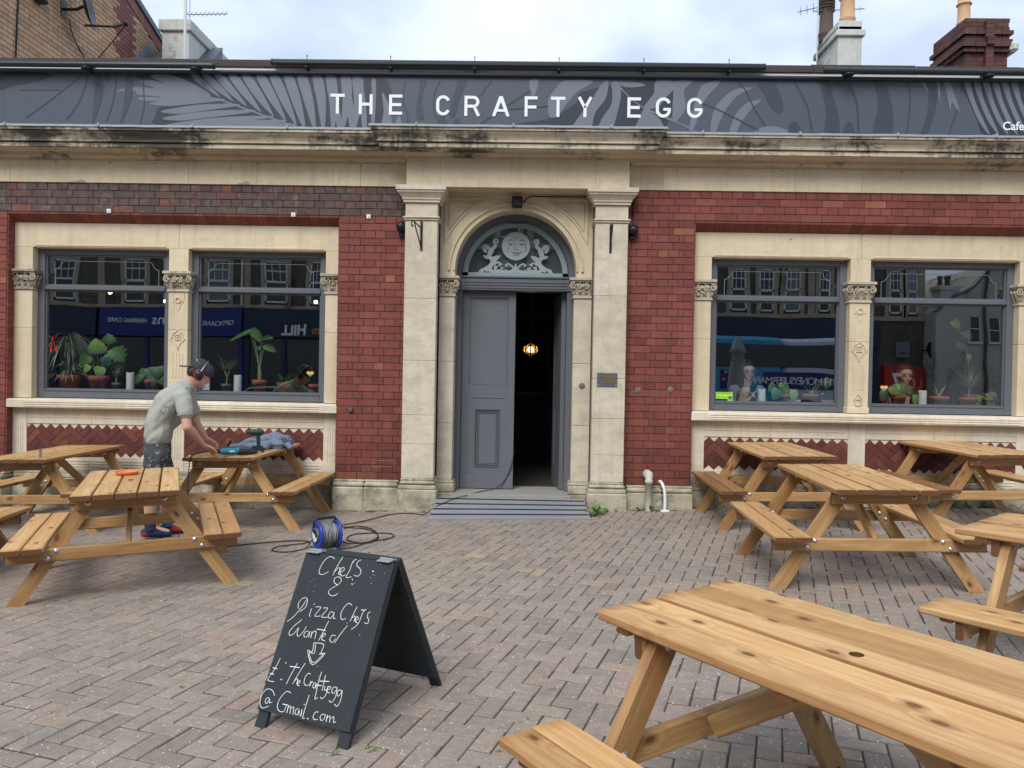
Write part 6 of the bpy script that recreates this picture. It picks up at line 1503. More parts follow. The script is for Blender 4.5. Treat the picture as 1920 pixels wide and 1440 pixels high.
for s_ in (1, -1):
    c = hp(.0, s_*.092, -.012)-OFF; xf = (SH*s_).to_track_quat('Z', 'Y').to_matrix() @ Matrix.Diagonal((1.0, 1.25, 1))
    q = MB(); q.lathe([(.030, -.012), (.038, -.006), (.038, .006), (.034, .02), (.020, .032), (.001, .036)], 20, c=c, xf=xf); q.build('ear_cup', M['black_metal'], man)
    q = MB(); q.lathe([(.034, -.018), (.043, -.014), (.043, -.005), (.036, -.004)], 20, c=c, xf=xf); q.build('ear_cushion', M['red_plastic'], man)
q = MB(); q.tube([hp(.0+.016*math.cos(a)*0, .112*math.sin(a), .02+.118*math.cos(a))-OFF for a in [rad(t) for t in range(-95, 96, 10)]], .0032, 6); q.build('headband', M['zinc'], man)
q = MB(); c = V((-3.36, -1.665, 1.235))-OFF
me = text_mesh('craft', .045, 'back_print', .0006); me.materials.append(M['white_plastic']) if False else None
D.meshes.remove(me)

def woman(lab, hx, hy, hz, turn, top, phone):
    t = thing('person', lab, 'person', (hx, hy+.02, .14)); O = V(t.location); H = V((hx, hy, hz)); f = V((math.sin(turn), -math.cos(turn), -.12)).normalized(); s_ = V((0, 0, 1)).cross(f).normalized()*-1; u = V((0, 0, 1))
    s_ = f.cross(u).normalized()
    def h_(a, b_, c): return H+f*a+s_*b_+u*c-O
    nb2 = H-O+V((0, .02, -.14)); shl, shr = nb2+s_*.165+V((0, .02, -.08)), nb2-s_*.165+V((0, .02, -.08)); hipc = nb2+V((0, .08, -.55))
    hand = nb2+f*.16+V((.01, 0, -.115)) if phone else nb2+f*.20+s_*.16+V((0, 0, -.13))
    elL_, elR_ = shl+V((0, -.02, -.27))+s_*.05+f*.05, shr+V((0, -.02, -.27))-s_*.05+f*.05
    w1, w2 = hand+s_*.035+V((0, 0, -.06)), hand-s_*.035+V((0, 0, -.06))
    if not phone: w2 = elR_+f*.18+V((0, 0, .02))
    caps = [(h_(-.02, 0, .03), .080, h_(.012, 0, .02), .076), (h_(.035, 0, -.04), .050, h_(.048, 0, -.078), .030), (h_(.08, 0, .0), .010, h_(.096, 0, -.026), .012), (h_(0, 0, -.05), .05, nb2+V((0, .01, -.06)), .052), (h_(.045, .03, -.03), .030, h_(.045, -.03, -.03), .030), (h_(.076, .012, -.054), .010, h_(.076, -.012, -.054), .010),
        (shl, .05, shr, .05), (nb2+V((0, 0, -.12)), .10, hipc, .13), (shl, .045, elL_, .036), (elL_, .036, w1, .024), (shr, .045, elR_, .036), (elR_, .036, w2, .024)]
    caps += hand_caps(w1, hand-w1-f*.01 if phone else V((.1, 0, 1)), -s_ if phone else f, .9, .7, 1)+hand_caps(w2, hand-w2 if phone else f, s_ if phone else -u, .9, .7, -1)
    hull_blob('body', caps, M['skin2'], t, .0085, 3)
    hull_blob('top', [(nb2+V((0, .01, -.085)), .085, hipc, .155), (shl, .060, shr, .060), (shl, .058, elL_, .048), (shr, .058, elR_, .048), (elL_, .048, elL_.lerp(w1, .75), .036), (elR_, .048, elR_.lerp(w2, .75), .036)], top, t, .011, 4)
    hull_blob('hair', [(h_(-.045, 0, .045), .088, h_(-.022, 0, .062), .088), (h_(.0, .066, .04), .040, h_(-.02, .085, -.19), .040), (h_(.0, -.066, .04), .040, h_(-.02, -.085, -.19), .040), (h_(-.06, 0, 0), .07, h_(-.07, 0, -.13), .055)], M['hair'], t, .008, 3)
    q = MB()
    for e in (-1, 1):
        c = h_(.082, e*.032, .006); q.tube([c+s_*.025*math.cos(rad(g))+u*.019*math.sin(rad(g)) for g in range(0, 361, 24)], .0028, 5)
        q.tube([c+s_*e*.025, h_(.0, e*.082, .012)], .0025, 5)
    q.tube([h_(.086, -.008, .010), h_(.086, .008, .010)], .0026, 5); q.build('glasses', M['black'], t)
    q = MB()
    for e in (-1, 1): q.ball(h_(.073, e*.030, .004), .0085, n=8, m_=6)
    q.build('eyes', M['hair'], t)
    q = MB(); q.tube([h_(.083, -.020, -.052), h_(.089, 0, -.049), h_(.083, .020, -.052)], [.003, .006, .003], 6); q.build('lips', plain('lips', (.42, .12, .10), .5), t)
    if phone:
        q = MB(); q.box(-.036, .036, -.004, .004, -.072, .072, ch=.003); o = q.build('phone', M['black'], None); o.matrix_world = frame(O+hand-V((0, .0, -.03))-f*.0, s_, f); 
        q2 = o; tag(o, 'black smartphone held up by the woman in the window', 'phone')
    return t
woman('woman in glasses holding a phone behind the window with the green sticker', 2.655, .80, 1.575, .06, M['grey_cloth'], True)
woman('woman in glasses and black top behind the far right window', 4.535, .80, 1.565, -.12, M['black'], False)
for x in (2.70, 4.55):
    t = thing('cafe_chair', 'dark wooden chair under the woman in the %s window' % ('sticker' if x < 3 else 'far right'), 'chair', (x, .98, .138)); q = MB(); q.box(-.2, .2, -.2, .2, .42, .46, ch=.01); q.build('seat', M['plank_dark'], t)
    q = MB(); q.box(-.19, .19, .18, .21, .62, .88, ch=.01); q.build('backrest', M['plank_dark'], t)
    for a in (-.18, .18):
        for b_ in (-.18, .19): q = MB(); q.box(a-.018, a+.018, b_-.018, b_+.018, 0, .44 if b_ < 0 else .86); q.build('leg', M['plank_dark'], t)

# ------------------------------------------------------------------ tools on the work table
t3z = zt(-2.8, -1.1)+.001
t = thing('power_saw', 'teal and black corded saw lying on the work table', 'power tool', (-2.82, -1.20, t3z+.036), rad(27)); q = MB()
o = hull_blob('handle', [((-.155, 0, .005), .024, (-.10, 0, .012), .026), ((-.10, 0, .03), .018, (.02, 0, .034), .018), ((-.10, 0, -.008), .022, (.02, 0, -.006), .026)], M['black_metal'], t, .006, 2)
o = hull_blob('motor_body', [((-.11, 0, .004), .033, (.035, 0, .004), .036), ((-.10, 0, .022), .022, (.03, 0, .024), .024)], M['teal'], t, .006, 3)
o = hull_blob('gear_case', [((.035, 0, .002), .036, (.12, 0, -.002), .034), ((.12, 0, -.002), .033, (.20, 0, -.008), .020)], M['black_metal'], t, .006, 2)
q = MB(); q.box(.19, .255, -.002, .002, -.016, .0); q.build('blade', M['zinc'], t); q = MB(); q.box(-.05, .0, -.0385, -.035, .0, .012, ch=.001); q.build('switch', M['white_plastic'], t)
t = thing('cordless_drill', 'black and green cordless drill standing on its battery on the table', 'power tool', (-2.715, -.93, t3z), rad(200)); q = MB()
hull_blob('drill_body', [((-.055, 0, .205), .034, (.03, 0, .205), .032), ((.03, 0, .205), .024, (.075, 0, .205), .014), ((-.03, 0, .19), .022, (-.035, 0, .06), .020)], plain('dark_green_plastic', (.015, .045, .045), .4), t, .006, 2)
q = MB(); q.box(-.085, .045, -.038, .038, .0, .055, ch=.010); q.box(-.075, .03, -.03, .03, .055, .07, ch=.006); q.build('battery', M['black_metal'], t)
q = MB(); q.box(-.05, .0, -.0395, -.037, .012, .035, ch=.001); q.build('battery_label', M['white_plastic'], t); q = MB(); q.tube([(.075, 0, .205), (.11, 0, .205)], .004, 6); q.build('bit', M['zinc'], t)
def hood(m2):
    for v_ in m2.vertices:
        p = V(v_.co); a = mnoise.noise(V((p.x*5+p.y*9, p.y*7, p.z*22)))*.022+mnoise.noise(p*21)*.008+abs(mnoise.noise(V((p.x*7, p.y*14+p.z*20, 3))))*.014
        v_.co = p+V(v_.normal)*a; v_.co.z = max(v_.co.z, .001)
o = hull_blob('hoodie', [((-.28, -.18, .012), .022, (-.08, -.02, .06), .055), ((-.08, -.02, .055), .06, (.12, .10, .085), .085), ((.12, .10, .09), .085, (.24, .14, .06), .07), ((.0, .10, .06), .07, (.2, -.02, .045), .06), ((-.2, -.05, .02), .03, (.1, -.08, .04), .05), ((.24, .14, .04), .06, (.30, .05, .02), .03)], M['hoodie'], None, .009, 3, post=hood)
o.location = (-2.80, -.55, t3z); tag(o, 'crumpled blue grey hooded top heaped on the work table', 'hoodie')
q = MB(); q.box(-.09, .09, -.05, .05, 0, .012, ch=.003); o = q.build('paper_pack', M['paper'], None, (-2.90, -.98, t3z)); o.rotation_euler.z = .3; tag(o, 'white paper packet between the saw and the hooded top', 'paper')
q = MB(); q.box(-.012, .012, -.008, .008, 0, .14, ch=.004); o = q.build('chisel_handle', M['black_metal'], None, (-2.985, -1.03, t3z+.012)); o.rotation_euler = (.2, .55, .2); tag(o, 'short black handled tool the man holds upright by the packet', 'hand tool')
q = MB(); R = random.Random(9)
for k in range(14): q.box(-.02, .02, -.012, .012, 0, .014, xf=Matrix.Translation((R.uniform(-.06, .08), R.uniform(-.04, .04), R.uniform(0, .02))) @ Matrix.Rotation(R.uniform(0, 3), 4, 'Z'), ch=.003)
o = q.build('spare_fittings', M['black_metal'], None, (-2.76, -1.05, t3z), kind='stuff'); o['category'] = 'fittings'; o['label'] = 'small loose black tool fittings between saw and drill'
q = MB(); q.tube(smoothpath([(0, 0, .0), (.012, 0, -.04), (.004, 0, -.08), (-.01, 0, -.11), (.0, 0, -.15), (.015, 0, -.11), (.014, 0, -.04)], 4), .006, 6); tag(q.build('hanging_clip', M['zinc'], None, (-2.80, -.9, .47)), 'small shiny clip hanging under the work table', 'clip')

# ------------------------------------------------------------------ window sill: pots, plants, candles
SZ = 1.2055
def pot(parent, w_, h, mat='terracotta', saucer=True):
    r = w_/2; q = MB(); q.lathe([(r*.001, .004), (r*.72, .004), (r*.92, h*.70), (r*.93, h*.70), (r*1.0, h*.71), (r*1.0, h), (r*.88, h), (r*.86, h*.85), (.001, h*.85)], 28); q.build('pot', M[mat], parent)
    q = MB(); q.lathe([(.001, h*.86), (r*.87, h*.86)], 16); q.build('soil', M['soil'], parent)
    if saucer: q = MB(); q.lathe([(.001, .0), (r*.88, .0), (r*.95, .016), (r*.90, .016), (r*.8, .005), (.001, .005)], 24); q.build('saucer', M[mat], parent)
def strap(parent, base, n, L_, w_, droop, up, mat, seed, spread=1., name='leaves', start=.0):
    R = random.Random(seed); q = MB()
    for k in range(n):
        a = R.uniform(0, 6.283); l_ = L_*R.uniform(.6, 1.1); d = V((math.cos(a), math.sin(a)*.7, 0))*spread; px = V((-math.sin(a), math.cos(a), .15)); P = []; e = up*R.uniform(.5, 1.3); seg = 7
        for i in range(seg+1):
            t = i/seg; P.append(V(base)+V((0, 0, start*R.random() if i == 0 else 0))+d*l_*t*(.55+.45*t)+V((0, 0, l_*(e*t-droop*t*t*1.3))))
        for i in range(seg):
            w0 = w_*(1-.9*(i/seg)**1.5)*.5; w1 = w_*(1-.9*((i+1)/seg)**1.5)*.5
            q.add([P[i]-px*w0, P[i]+px*w0, P[i+1]+px*w1, P[i+1]-px*w1], [(0, 1, 2, 3)], 0, 0, True)
    o = q.build(name, M[mat], parent); o['kind'] = 'stuff'; return o
def blade_leaf(parent, base, tip, nrm, wd, mat, split=False, heart=True, stem_from=None):
    """one large leaf from base to tip"""
    b_, t_ = V(base), V(tip); ax_ = (t_-b_); L_ = ax_.length; ax_.normalize(); n_ = V(nrm); n_ = (n_-ax_*n_.dot(ax_)).normalized(); s_ = ax_.cross(n_); q = MB(); seg = 12; rows = []
    for i in range(seg+1):
        t = i/seg; ww = wd/2*(math.sin(math.pi*min(1, (t+.12 if heart else t)/1.12)**.75))**.8 if t < 1 else 0
        if i == 0 and heart: ww = wd*.22
        sag = -n_*(L_*.22*t*t); row = []
        for k in (-1, -.5, 0, .5, 1):
            w2 = ww*(.62 if (split and i % 3 == 1 and abs(k) == 1) else 1)
            bk = -ax_*(L_*.10*abs(k)*(1-t) if heart else 0)
            row.append(b_+ax_*L_*t+s_*k*w2+sag+n_*(-.18*wd*abs(k)**1.5*.5)+bk)
        rows.append(row)
    q.add([p for r in rows for p in r], [(i*5+k, i*5+k+1, i*5+6+k, i*5+5+k) for i in range(seg) for k in range(4)], 0, 0, True)
    lf = q.build('leaf', M[mat], parent)
    if stem_from is not None:
        q = MB(); s0 = V(stem_from); mid = (s0+b_)/2+V((0, 0, .05)); q.tube([s0, mid*.5+(s0*.5), mid, b_], [.006, .005, .0045, .003], 6); q.build('stem', M['stem'], parent)
    return lf
def plant(lab, x, y, w_, h, mat='terracotta', cat='potted plant', saucer=True):
    t = thing('potted_plant', lab, cat, (x, y, SZ), group='potted plants on the window shelves'); pot(t, w_, h, mat, saucer); return t
p = plant('drooping grassy dracaena in the widest terracotta pot, far left window', -5.43, .44, .262, .185)
strap(p, (0, 0, .17), 70, .46, .016, .62, .9, 'leaf_grey', 1); strap(p, (-.05, .05, .60), 90, .50, .015, .95, .75, 'leaf_grey', 2); strap(p, (.03, -.02, .55), 50, .42, .014, .9, .7, 'leaf_dark', 3)
q = MB(); q.tube([(0, 0, .15), (-.02, .02, .35), (-.05, .05, .62)], .014, 7); q.build('trunk', M['stem'], p)
p = plant('swiss cheese plant with big split leaves beside the drooping dracaena', -5.065, .43, .232, .18)
for (b_, t_, n_, w_, mt, sp) in (((-.02, .0, .44), (-.03, -.06, .60), (.1, -1, .3), .21, 'leaf_light', False), ((.14, .03, .50), (.30, .0, .38), (.3, -.8, .6), .25, 'leaf', True), ((.08, .06, .56), (.06, .04, .68), (0, -1, .2), .18, 'leaf', True), ((-.15, .02, .42), (-.26, -.02, .30), (-.2, -.9, .4), .20, 'leaf', False), ((.05, -.06, .28), (.02, -.08, .16), (0, -1, .2), .14, 'leaf_light', False), ((.18, .06, .36), (.24, .05, .26), (.2, -.9, .4), .18, 'leaf_dark', True), ((-.10, -.05, .30), (-.15, -.08, .22), (-.2, -1, .3), .10, 'leaf_light', False), ((.09, -.04, .40), (.12, -.06, .28), (.1, -1, .2), .13, 'leaf_dark', False)):
    blade_leaf(p, b_, t_, n_, w_*1.05, mt, sp, stem_from=(b_[0]*.12, b_[1]*.12, .15))
p = plant('small spiky yucca in a small grey pot next to the split leaf plant', -4.838, .40, .100, .10, 'pot_grey'); q = MB(); q.tube([(0, 0, .08), (.0, 0, .17)], .009, 6); q.build('trunk', M['stem'], p); strap(p, (0, 0, .16), 38, .20, .012, .25, .95, 'leaf_grey', 4)
p = plant('pilea with round leaves in a small pot by the left mullion', -4.435, .42, .152, .145)
for k, (dx, dz, w_) in enumerate(((-.14, .17, .12), (-.08, .24, .13), (.02, .26, .13), (.10, .24, .14), (.15, .17, .13), (-.05, .15, .11), (.05, .14, .12), (.0, .20, .12), (.13, .27, .12))):
    blade_leaf(p, (dx*.8, -.05+.02*(k % 3), dz+.03), (dx*1.15, -.09+.02*(k % 3), dz-.08), (dx, -1, .5), w_, 'leaf' if k % 3 else 'leaf_dark', stem_from=(0, 0, .12))
p = plant('spindly dracaena in a grey pot behind the man in the ear defenders', -3.56, .46, .12, .11, 'pot_grey'); q = MB(); q.tube([(0, 0, .08), (.01, 0, .19), (-.02, 0, .26)], .009, 6); q.tube([(.01, 0, .19), (.04, 0, .27)], .008, 6); q.build('trunk', M['stem'], p); strap(p, (-.02, 0, .26), 26, .22, .010, .15, .9, 'leaf_grey', 6); strap(p, (.04, 0, .27), 22, .20, .010, .15, .9, 'leaf_grey', 7)
p = plant('tall elephant ear plant with four arrow leaves on long stems', -3.15, .42, .170, .165)
q = MB(); q.tube([(0, 0, .14), (.0, 0, .26), (-.01, 0, .33)], [.024, .022, .014], 8); q.build('trunk', M['stem'], p)
for (b_, t_, n_, w_) in (((-.13, -.02, .74), (-.36, -.06, .66), (0, -.5, .9), .12), ((-.10, 0, .76), (.06, -.03, .62), (.1, -.6, .8), .13), ((.02, 0, .66), (.16, -.06, .69), (0, -.6, .8), .11), ((.06, .0, .58), (.20, -.03, .52), (.0, -.6, .8), .12), ((-.05, 0, .52), (.01, -.02, .56), (0, -.8, .5), .07)):
    blade_leaf(p, b_, t_, n_, w_, 'leaf_dark' if w_ < .12 else 'leaf', stem_from=(0, 0, .28))
p = plant('spider plant in a tilted terracotta pot, middle of the left inner window', -2.865, .42, .155, .14); strap(p, (0, 0, .13), 46, .30, .017, .55, .85, 'leaf', 8); strap(p, (.16, 0, .27), 36, .13, .008, .2, .5, 'leaf_dark', 9)
p = plant('small terracotta pot under the rainbow heart in the left inner window', -2.49, .40, .150, .125); strap(p, (0, 0, .1), 8, .12, .006, .2, .9, 'leaf', 10)
p = plant('pilea with one very large round leaf in the sticker window', 2.955, .42, .150, .11)
for k, (b_, t_, w_, mt) in enumerate((((-.07, -.06, .17), (-.13, -.10, .05), .135, 'leaf'), ((0, -.05, .22), (.02, -.09, .12), .10, 'leaf'), ((-.02, 0, .24), (.03, -.04, .17), .11, 'leaf'), ((.11, -.04, .16), (.13, -.07, .02), .11, 'leaf_light'), ((-.10, 0, .22), (-.16, -.04, .14), .10, 'leaf'))):
    blade_leaf(p, b_, t_, (.05*k, -1, .3), w_, mt, stem_from=(0, 0, .09))
p = plant('wispy spider plant in a wide pot in the sticker window', 3.275, .43, .185, .12); strap(p, (0, 0, .1), 26, .34, .008, .35, 1.0, 'leaf_grey', 12); blade_leaf(p, (.20, -.02, .30), (.17, -.05, .17), (0, -1, .2), .10, 'leaf', stem_from=(.02, 0, .1))
p = plant('pot with one big glossy rounded leaf by the right mullion', 4.275, .42, .175, .125)
for k, (b_, t_, w_, mt) in enumerate((((-.09, -.04, .23), (-.02, -.12, .13), .14, 'leaf'), ((.0, -.02, .25), (.06, -.08, .15), .14, 'leaf'), ((-.12, .0, .18), (-.20, -.04, .06), .13, 'leaf_dark'), ((.06, -.04, .22), (.16, -.08, .12), .15, 'leaf_dark'), ((.16, -.08, .13), (.17, -.10, -.0), .075, 'leaf_light'))):
    blade_leaf(p, b_, t_, (.1*k-.2, -1, .4), w_, mt, stem_from=(0, 0, .1))
p = plant('nearly bare terracotta pot with three thin leaves, far right window', 4.745, .42, .205, .12); strap(p, (0, 0, .1), 5, .20, .02, .1, 1., 'leaf_grey', 14)
p = plant('young dracaena with a bristling head of thin leaves, far right window', 5.08, .42, .195, .115); q = MB(); q.tube([(0, 0, .1), (.0, 0, .17), (.01, 0, .22)], .009, 6); q.build('trunk', M['stem'], p); strap(p, (.01, 0, .21), 60, .27, .012, .10, .95, 'leaf_grey', 15)
p = plant('trailing philodendron in a small pot at the right end of the shelf', 5.30, .42, .12, .115)
R = random.Random(4)
for k in range(9):
    dx, dz = R.uniform(-.16, .05), R.uniform(.02, .16); blade_leaf(p, (dx, -.04, dz+.04), (dx+R.uniform(-.05, .05), -.08, dz-.03), (dx, -1, .3), .06, 'leaf' if k % 2 else 'leaf_dark', stem_from=(0, 0, .1))
p = plant('tall climbing plant with pale heart leaves at the far right frame', 5.42, .95, .16, .14)
for (b_, t_, w_, mt) in (((-.30, -.10, 1.03), (-.22, -.14, .94), .11, 'leaf_light'), ((-.16, -.1, .90), (-.08, -.14, .82), .12, 'leaf'), ((-.12, -.14, .62), (-.13, -.16, .54), .06, 'leaf_light'), ((-.20, -.05, .76), (-.12, -.1, .66), .10, 'leaf_dark')):
    blade_leaf(p, b_, t_, (0, -1, .4), w_, mt)
q = MB(); q.tube([(0, 0, .12), (-.05, 0, .5), (-.12, -.05, .8), (-.28, -.08, 1.02)], .004, 5); q.build('stem', M['stem'], p)
for x, h, lab in ((-4.652, .230, 'white pillar candle in the far left window'), (-3.385, .218, 'white pillar candle right of the man in the left inner window'), (2.692, .172, 'white pillar candle by the woman with the phone'), (4.525, .185, 'white pillar candle before the woman in the far right window')):
    t = thing('pillar_candle', lab, 'candle', (x, .36, SZ), group='pillar candles on the window shelves'); q = MB(); r = .044; n = 22; prof = [(r*.98, 0), (r, .01), (r, h*.93)]
    q.lathe(prof, n); pts = []
    for k in range(n): a = 2*math.pi*k/n; e = h*(.965+.035*math.sin(a*2+x)+.02*mnoise.noise(V((math.cos(a)*2, math.sin(a)*2, x)))); pts.append(((r*math.cos(a), r*math.sin(a), h*.93), (r*math.cos(a), r*math.sin(a), e), (r*.80*math.cos(a), r*.8*math.sin(a), e-.003), (r*.6*math.cos(a), r*.6*math.sin(a), h*.88)))
    q.add([p for r_ in pts for p in r_], [(k*4+j, k*4+j+1, ((k+1) % n)*4+j+1, ((k+1) % n)*4+j) for k in range(n) for j in range(3)], 0, 0, True); q.lathe([(.001, h*.88), (r*.6, h*.88)], n); q.build('wax', M['wax'], t)
    q = MB(); q.tube([(0, 0, h*.88), (.003, 0, h*.93)], .0015, 5); q.build('wick', M['black'], t)
# bottles, cards, stickers
for x, h, lab in ((3.437, .13, 'small bottle with a white cap behind the wide pot'), (3.30, .15, 'second white capped bottle, half hidden by the wide pot'), (4.47, .12, 'short glass bottle beside the right candle')):
    t = thing('bottle', lab, 'bottle', (x, .50, SZ)); q = MB(); q.lathe([(.001, 0), (.020, 0), (.022, .01), (.022, h*.6), (.009, h*.78), (.009, h*.9), (.001, h*.9)], 12); q.build('glass_body', plain('plum_glass', (.08, .02, .03), .15) if 'plum_glass' not in D.materials else D.materials['plum_glass'], t); q = MB(); q.lathe([(.011, h*.86), (.012, h), (.001, h)], 12); q.build('cap', M['white_plastic'], t)
q = MB(); q.box(-.08, .08, -.05, .05, 0, .045, ch=.002); tag(q.build('paper_box', M['paper'], None, (3.10, .52, SZ)), 'low white box on the shelf behind the pilea', 'box')
q = MB(); q.box(-.07, .07, -.05, .05, 0, .05, ch=.002); tag(q.build('wooden_box', M['plank_dark'] if False else plain('light_wood_box', (.42, .26, .12), .6), None, (3.49, .50, SZ)), 'low light wood box at the right end of the sticker window', 'box')
t = thing('shelf_card', 'white printed card standing in the window beside the man', 'card', (-3.775, .285, SZ+.035)); q = MB(); q.box(-.088, .088, 0, .003, 0, .108); q.build('card', M['paper'], t)
q = MB(); R = random.Random(2)
for k in range(6): q.box(-.075+(.03 if k < 2 else 0), R.uniform(.0, .07), -.0006, .0004, .092-k*.014, .096-k*.014)
q.build('printed_lines', M['slate'], t, kind='stuff')
for x, z, lab in ((-2.505, 1.455, 'rainbow heart sticker on the left inner window'), (4.035, 1.412, 'rainbow heart sticker on the far right window')):
    t = thing('heart_sticker', lab, 'sticker', (x, .2485, z)); cols = ((.75, .05, .04), (.8, .28, .03), (.8, .65, .05), (.10, .45, .10), (.06, .25, .55), (.15, .08, .35))
    N_ = 40; hp_ = [(.0026*16*math.sin(a)**3, .0026*(13*math.cos(a)-5*math.cos(2*a)-2*math.cos(3*a)-math.cos(4*a))) for a in [2*math.pi*i/N_ for i in range(N_)]]
    zs_ = [-.046, -.030, -.015, -.002, .010, .020, .034]
    for k in range(6):
        lo, hi = zs_[5-k], zs_[6-k]; P_ = hp_
        for lim, sg in ((lo, 1), (hi, -1)):
            o2 = []
            for i in range(len(P_)):
                a, b_ = P_[i], P_[(i+1) % len(P_)]; da, db = (a[1]-lim)*sg, (b_[1]-lim)*sg
                if da >= 0: o2.append(a)
                if (da >= 0) != (db >= 0): tt = da/(da-db); o2.append((a[0]+(b_[0]-a[0])*tt, lim))
            P_ = o2
        if len(P_) < 3: continue
        nm = 'rainbow_%d' % k; mt = D.materials.get(nm) or plain(nm, cols[k], .5, var=0)
        q = MB(); q.poly([(a, 0, b_) for a, b_ in P_]); q.build('stripe', mt, t)
t = thing('hygiene_sticker', 'lime green food hygiene rating sticker with a black 5 circle', 'sticker', (2.235, .2485, 1.285)); q = MB()
q.box(-.095, .095, -.0008, 0, -.032, .045); q.box(.04, .095, -.0008, 0, -.055, -.032); q.build('sticker_sheet', M['lime'], t)
q = MB(); q.box(-.085, .08, -.0016, -.0008, .030, .036); q.build('heading_bar', M['black'], t)
for k in range(5): q = MB(); q.tube([(-.078+k*.027, -.0012, -.012), (-.078+k*.027, -.0016, -.012)], .009, 12); q.build('grey_circle', plain('sticker_green', (.16, .40, .05), .5) if 'sticker_green' not in D.materials else D.materials['sticker_green'], t)
q = MB(); q.tube([(.068, -.0012, -.018), (.068, -.002, -.018)], .020, 18); q.build('black_circle', M['black'], t); text_obj('digit', '5', .032, M['white_plastic'], t, (.0605, -.0024, -.029), ext=.0003)
# lamps inside
def pendant(x, y, z, r, lab):
    t = thing('pendant_bulb', lab, 'lamp', (x, y, z), group='bare warm bulbs hanging inside the cafe'); q = MB(); q.ball((0, 0, 0), r, n=12, m_=8); q.build('bulb', M['bulb'], t); q = MB(); q.tube([(0, 0, r*.9), (0, 0, 3.25-z)], .004, 5); q.lathe([(.016, r*.7), (.016, r*1.6), (.004, r*1.9)], 8); q.build('flex', M['black'], t)
for x, z, lab in ((-5.53, 2.475, 'warm bulb seen in the far left window, farthest left'), (-4.79, 2.37, 'warm bulb by the left mullion, the upper one'), (-4.745, 2.29, 'warm bulb by the left mullion, the lower one'), (-2.80, 2.393, 'warm bulb seen in the left inner window'), (2.373, 2.277, 'warm bulb seen in the sticker window')): pendant(x, 1.5, z, .024, lab)
t = thing('brass_pendant', 'petalled brass pendant lamp glowing deep inside the doorway', 'lamp', (.034, 3.5, 1.885)); q = MB(); q.ball((0, 0, 0), .045, n=12, m_=8); q.build('bulb', M['bulb'], t); q = MB(); q.tube([(0, 0, .1), (0, 0, 1.36)], .006, 6); q.build('chain', M['gold'], t)
for k in range(8):
    a = rad(45*k); q = MB(); q.tube([V((.03*math.cos(a), .03*math.sin(a), .09)), V((.10*math.cos(a), .10*math.sin(a), .05)), V((.115*math.cos(a), .115*math.sin(a), -.02)), V((.06*math.cos(a), .06*math.sin(a), -.08)), V((0, 0, -.10))], [.008, .014, .016, .012, .008], 6); q.build('petal', M['gold'], t)
q = MB(); q.ball((0, 0, -.12), .022, n=8, m_=6); q.lathe([(.03, .08), (.045, .10), (.01, .12)], 12); q.build('finial', M['gold'], t)
t = thing('neon_sign', 'small red neon letter glowing inside the far left window', 'neon sign', (-5.97, .9, 1.66)); q = MB()
q.tube([(-.04, 0, 0), (-.03, 0, .2), (.02, 0, .2)], .007, 6); q.tube([(.03, 0, 0), (.05, 0, .19), (.10, 0, .01), (.13, 0, .19)], .007, 6); q.build('tube', M['neon'], t); q = MB(); q.box(-.08, .18, .012, .02, -.03, .23); q.build('backing', M['black'], t)
# counter and stools far inside, faint through the door
t = thing('bar_counter', 'dark bar counter deep inside the cafe seen through the open door', 'counter', (.5, 4.8, .137)); q = MB(); q.box(-3, 3, -.3, .3, 0, 1.02); q.build('front', M['wall_dark'], t); q = MB(); q.box(-3.05, 3.05, -.36, .36, 1.02, 1.06, ch=.004); q.build('worktop', M['plank_dark'], t)

# ------------------------------------------------------------------ roofs and stacks behind the parapet
HS = thing('brick_house', 'tall orange brick gable wall behind the left end of the parapet', 'building')
XW = -7.5
def ztop(y): return 8.39+.32*(5.83-y)
q = MB(); q.prism([(.6, 3), (6.92, 3), (6.92, ztop(6.92)), (.6, ztop(.6))], XW-.3, XW-.006, 'x'); q.build('wall', M['mortar_pale'], HS)
bl = []; chh = .0765; n = 0
for r in range(int(5.6/chh)):
    z = 4.4+(r+.5)*chh; y = .6-(.115 if r % 2 else 0)
    while y < 6.9:
        y0, y1 = max(y, .6), min(y+.23, 6.9)
        zl = ztop((y0+y1)/2)-.26
        if z < zl and y1-y0 > .04:
            yb0 = 5.16+.11*((r//2) % 2); bd = yb0 < (y0+y1)/2 < yb0+.62
            bl.append((y0, y1, z, 'brick_band' if bd else 'brick_orange'))
        y += .23
vis = sorted(bl, key=lambda b_: (0 if 2.0 < b_[0] < 6.4 and b_[2] > 5.9 and (b_[2]-1.475)/(b_[0]+8.6) < .50 else 1, b_[0]))[:300]; vset = set(vis); cache = {}; jn = {}
for b_ in bl:
    y0, y1, z, mt = b_; w_ = y1-y0
    if b_ in vset:
        k = (round(w_, 3), mt)
        if k not in cache: cache[k] = brick_mesh(w_, h=chh, gap=.009).mesh('brick', M[mt])
        link('brick', cache[k], HS, frame((XW, (y0+y1)/2, z), (0, 1, 0), (-1, 0, 0)))
    else:
        t_ = brick_mesh(w_, h=chh, gap=.009); jn.setdefault(mt, MB()).add([(XW-p[1], (y0+y1)/2+p[0], z+p[2]) for p in t_.v], t_.f, 0, RNG.uniform(.01, 1))
for mt, q in jn.items(): q.build('brickwork', M[mt], HS, kind='stuff')
q = MB()      # brick-on-edge band following the verge, then the verge board
n = 26
for i in range(n):
    y0, y1 = .6+6.3*i/n, .6+6.3*(i+1)/n; g_ = .004
    q.prism([(y0+g_, ztop(y0)-.25), (y1-g_, ztop(y1)-.25), (y1-g_, ztop(y1)-.03), (y0+g_, ztop(y0)-.03)], XW-.02, XW+.012, 'x', 0, RNG.uniform(.01, 1))
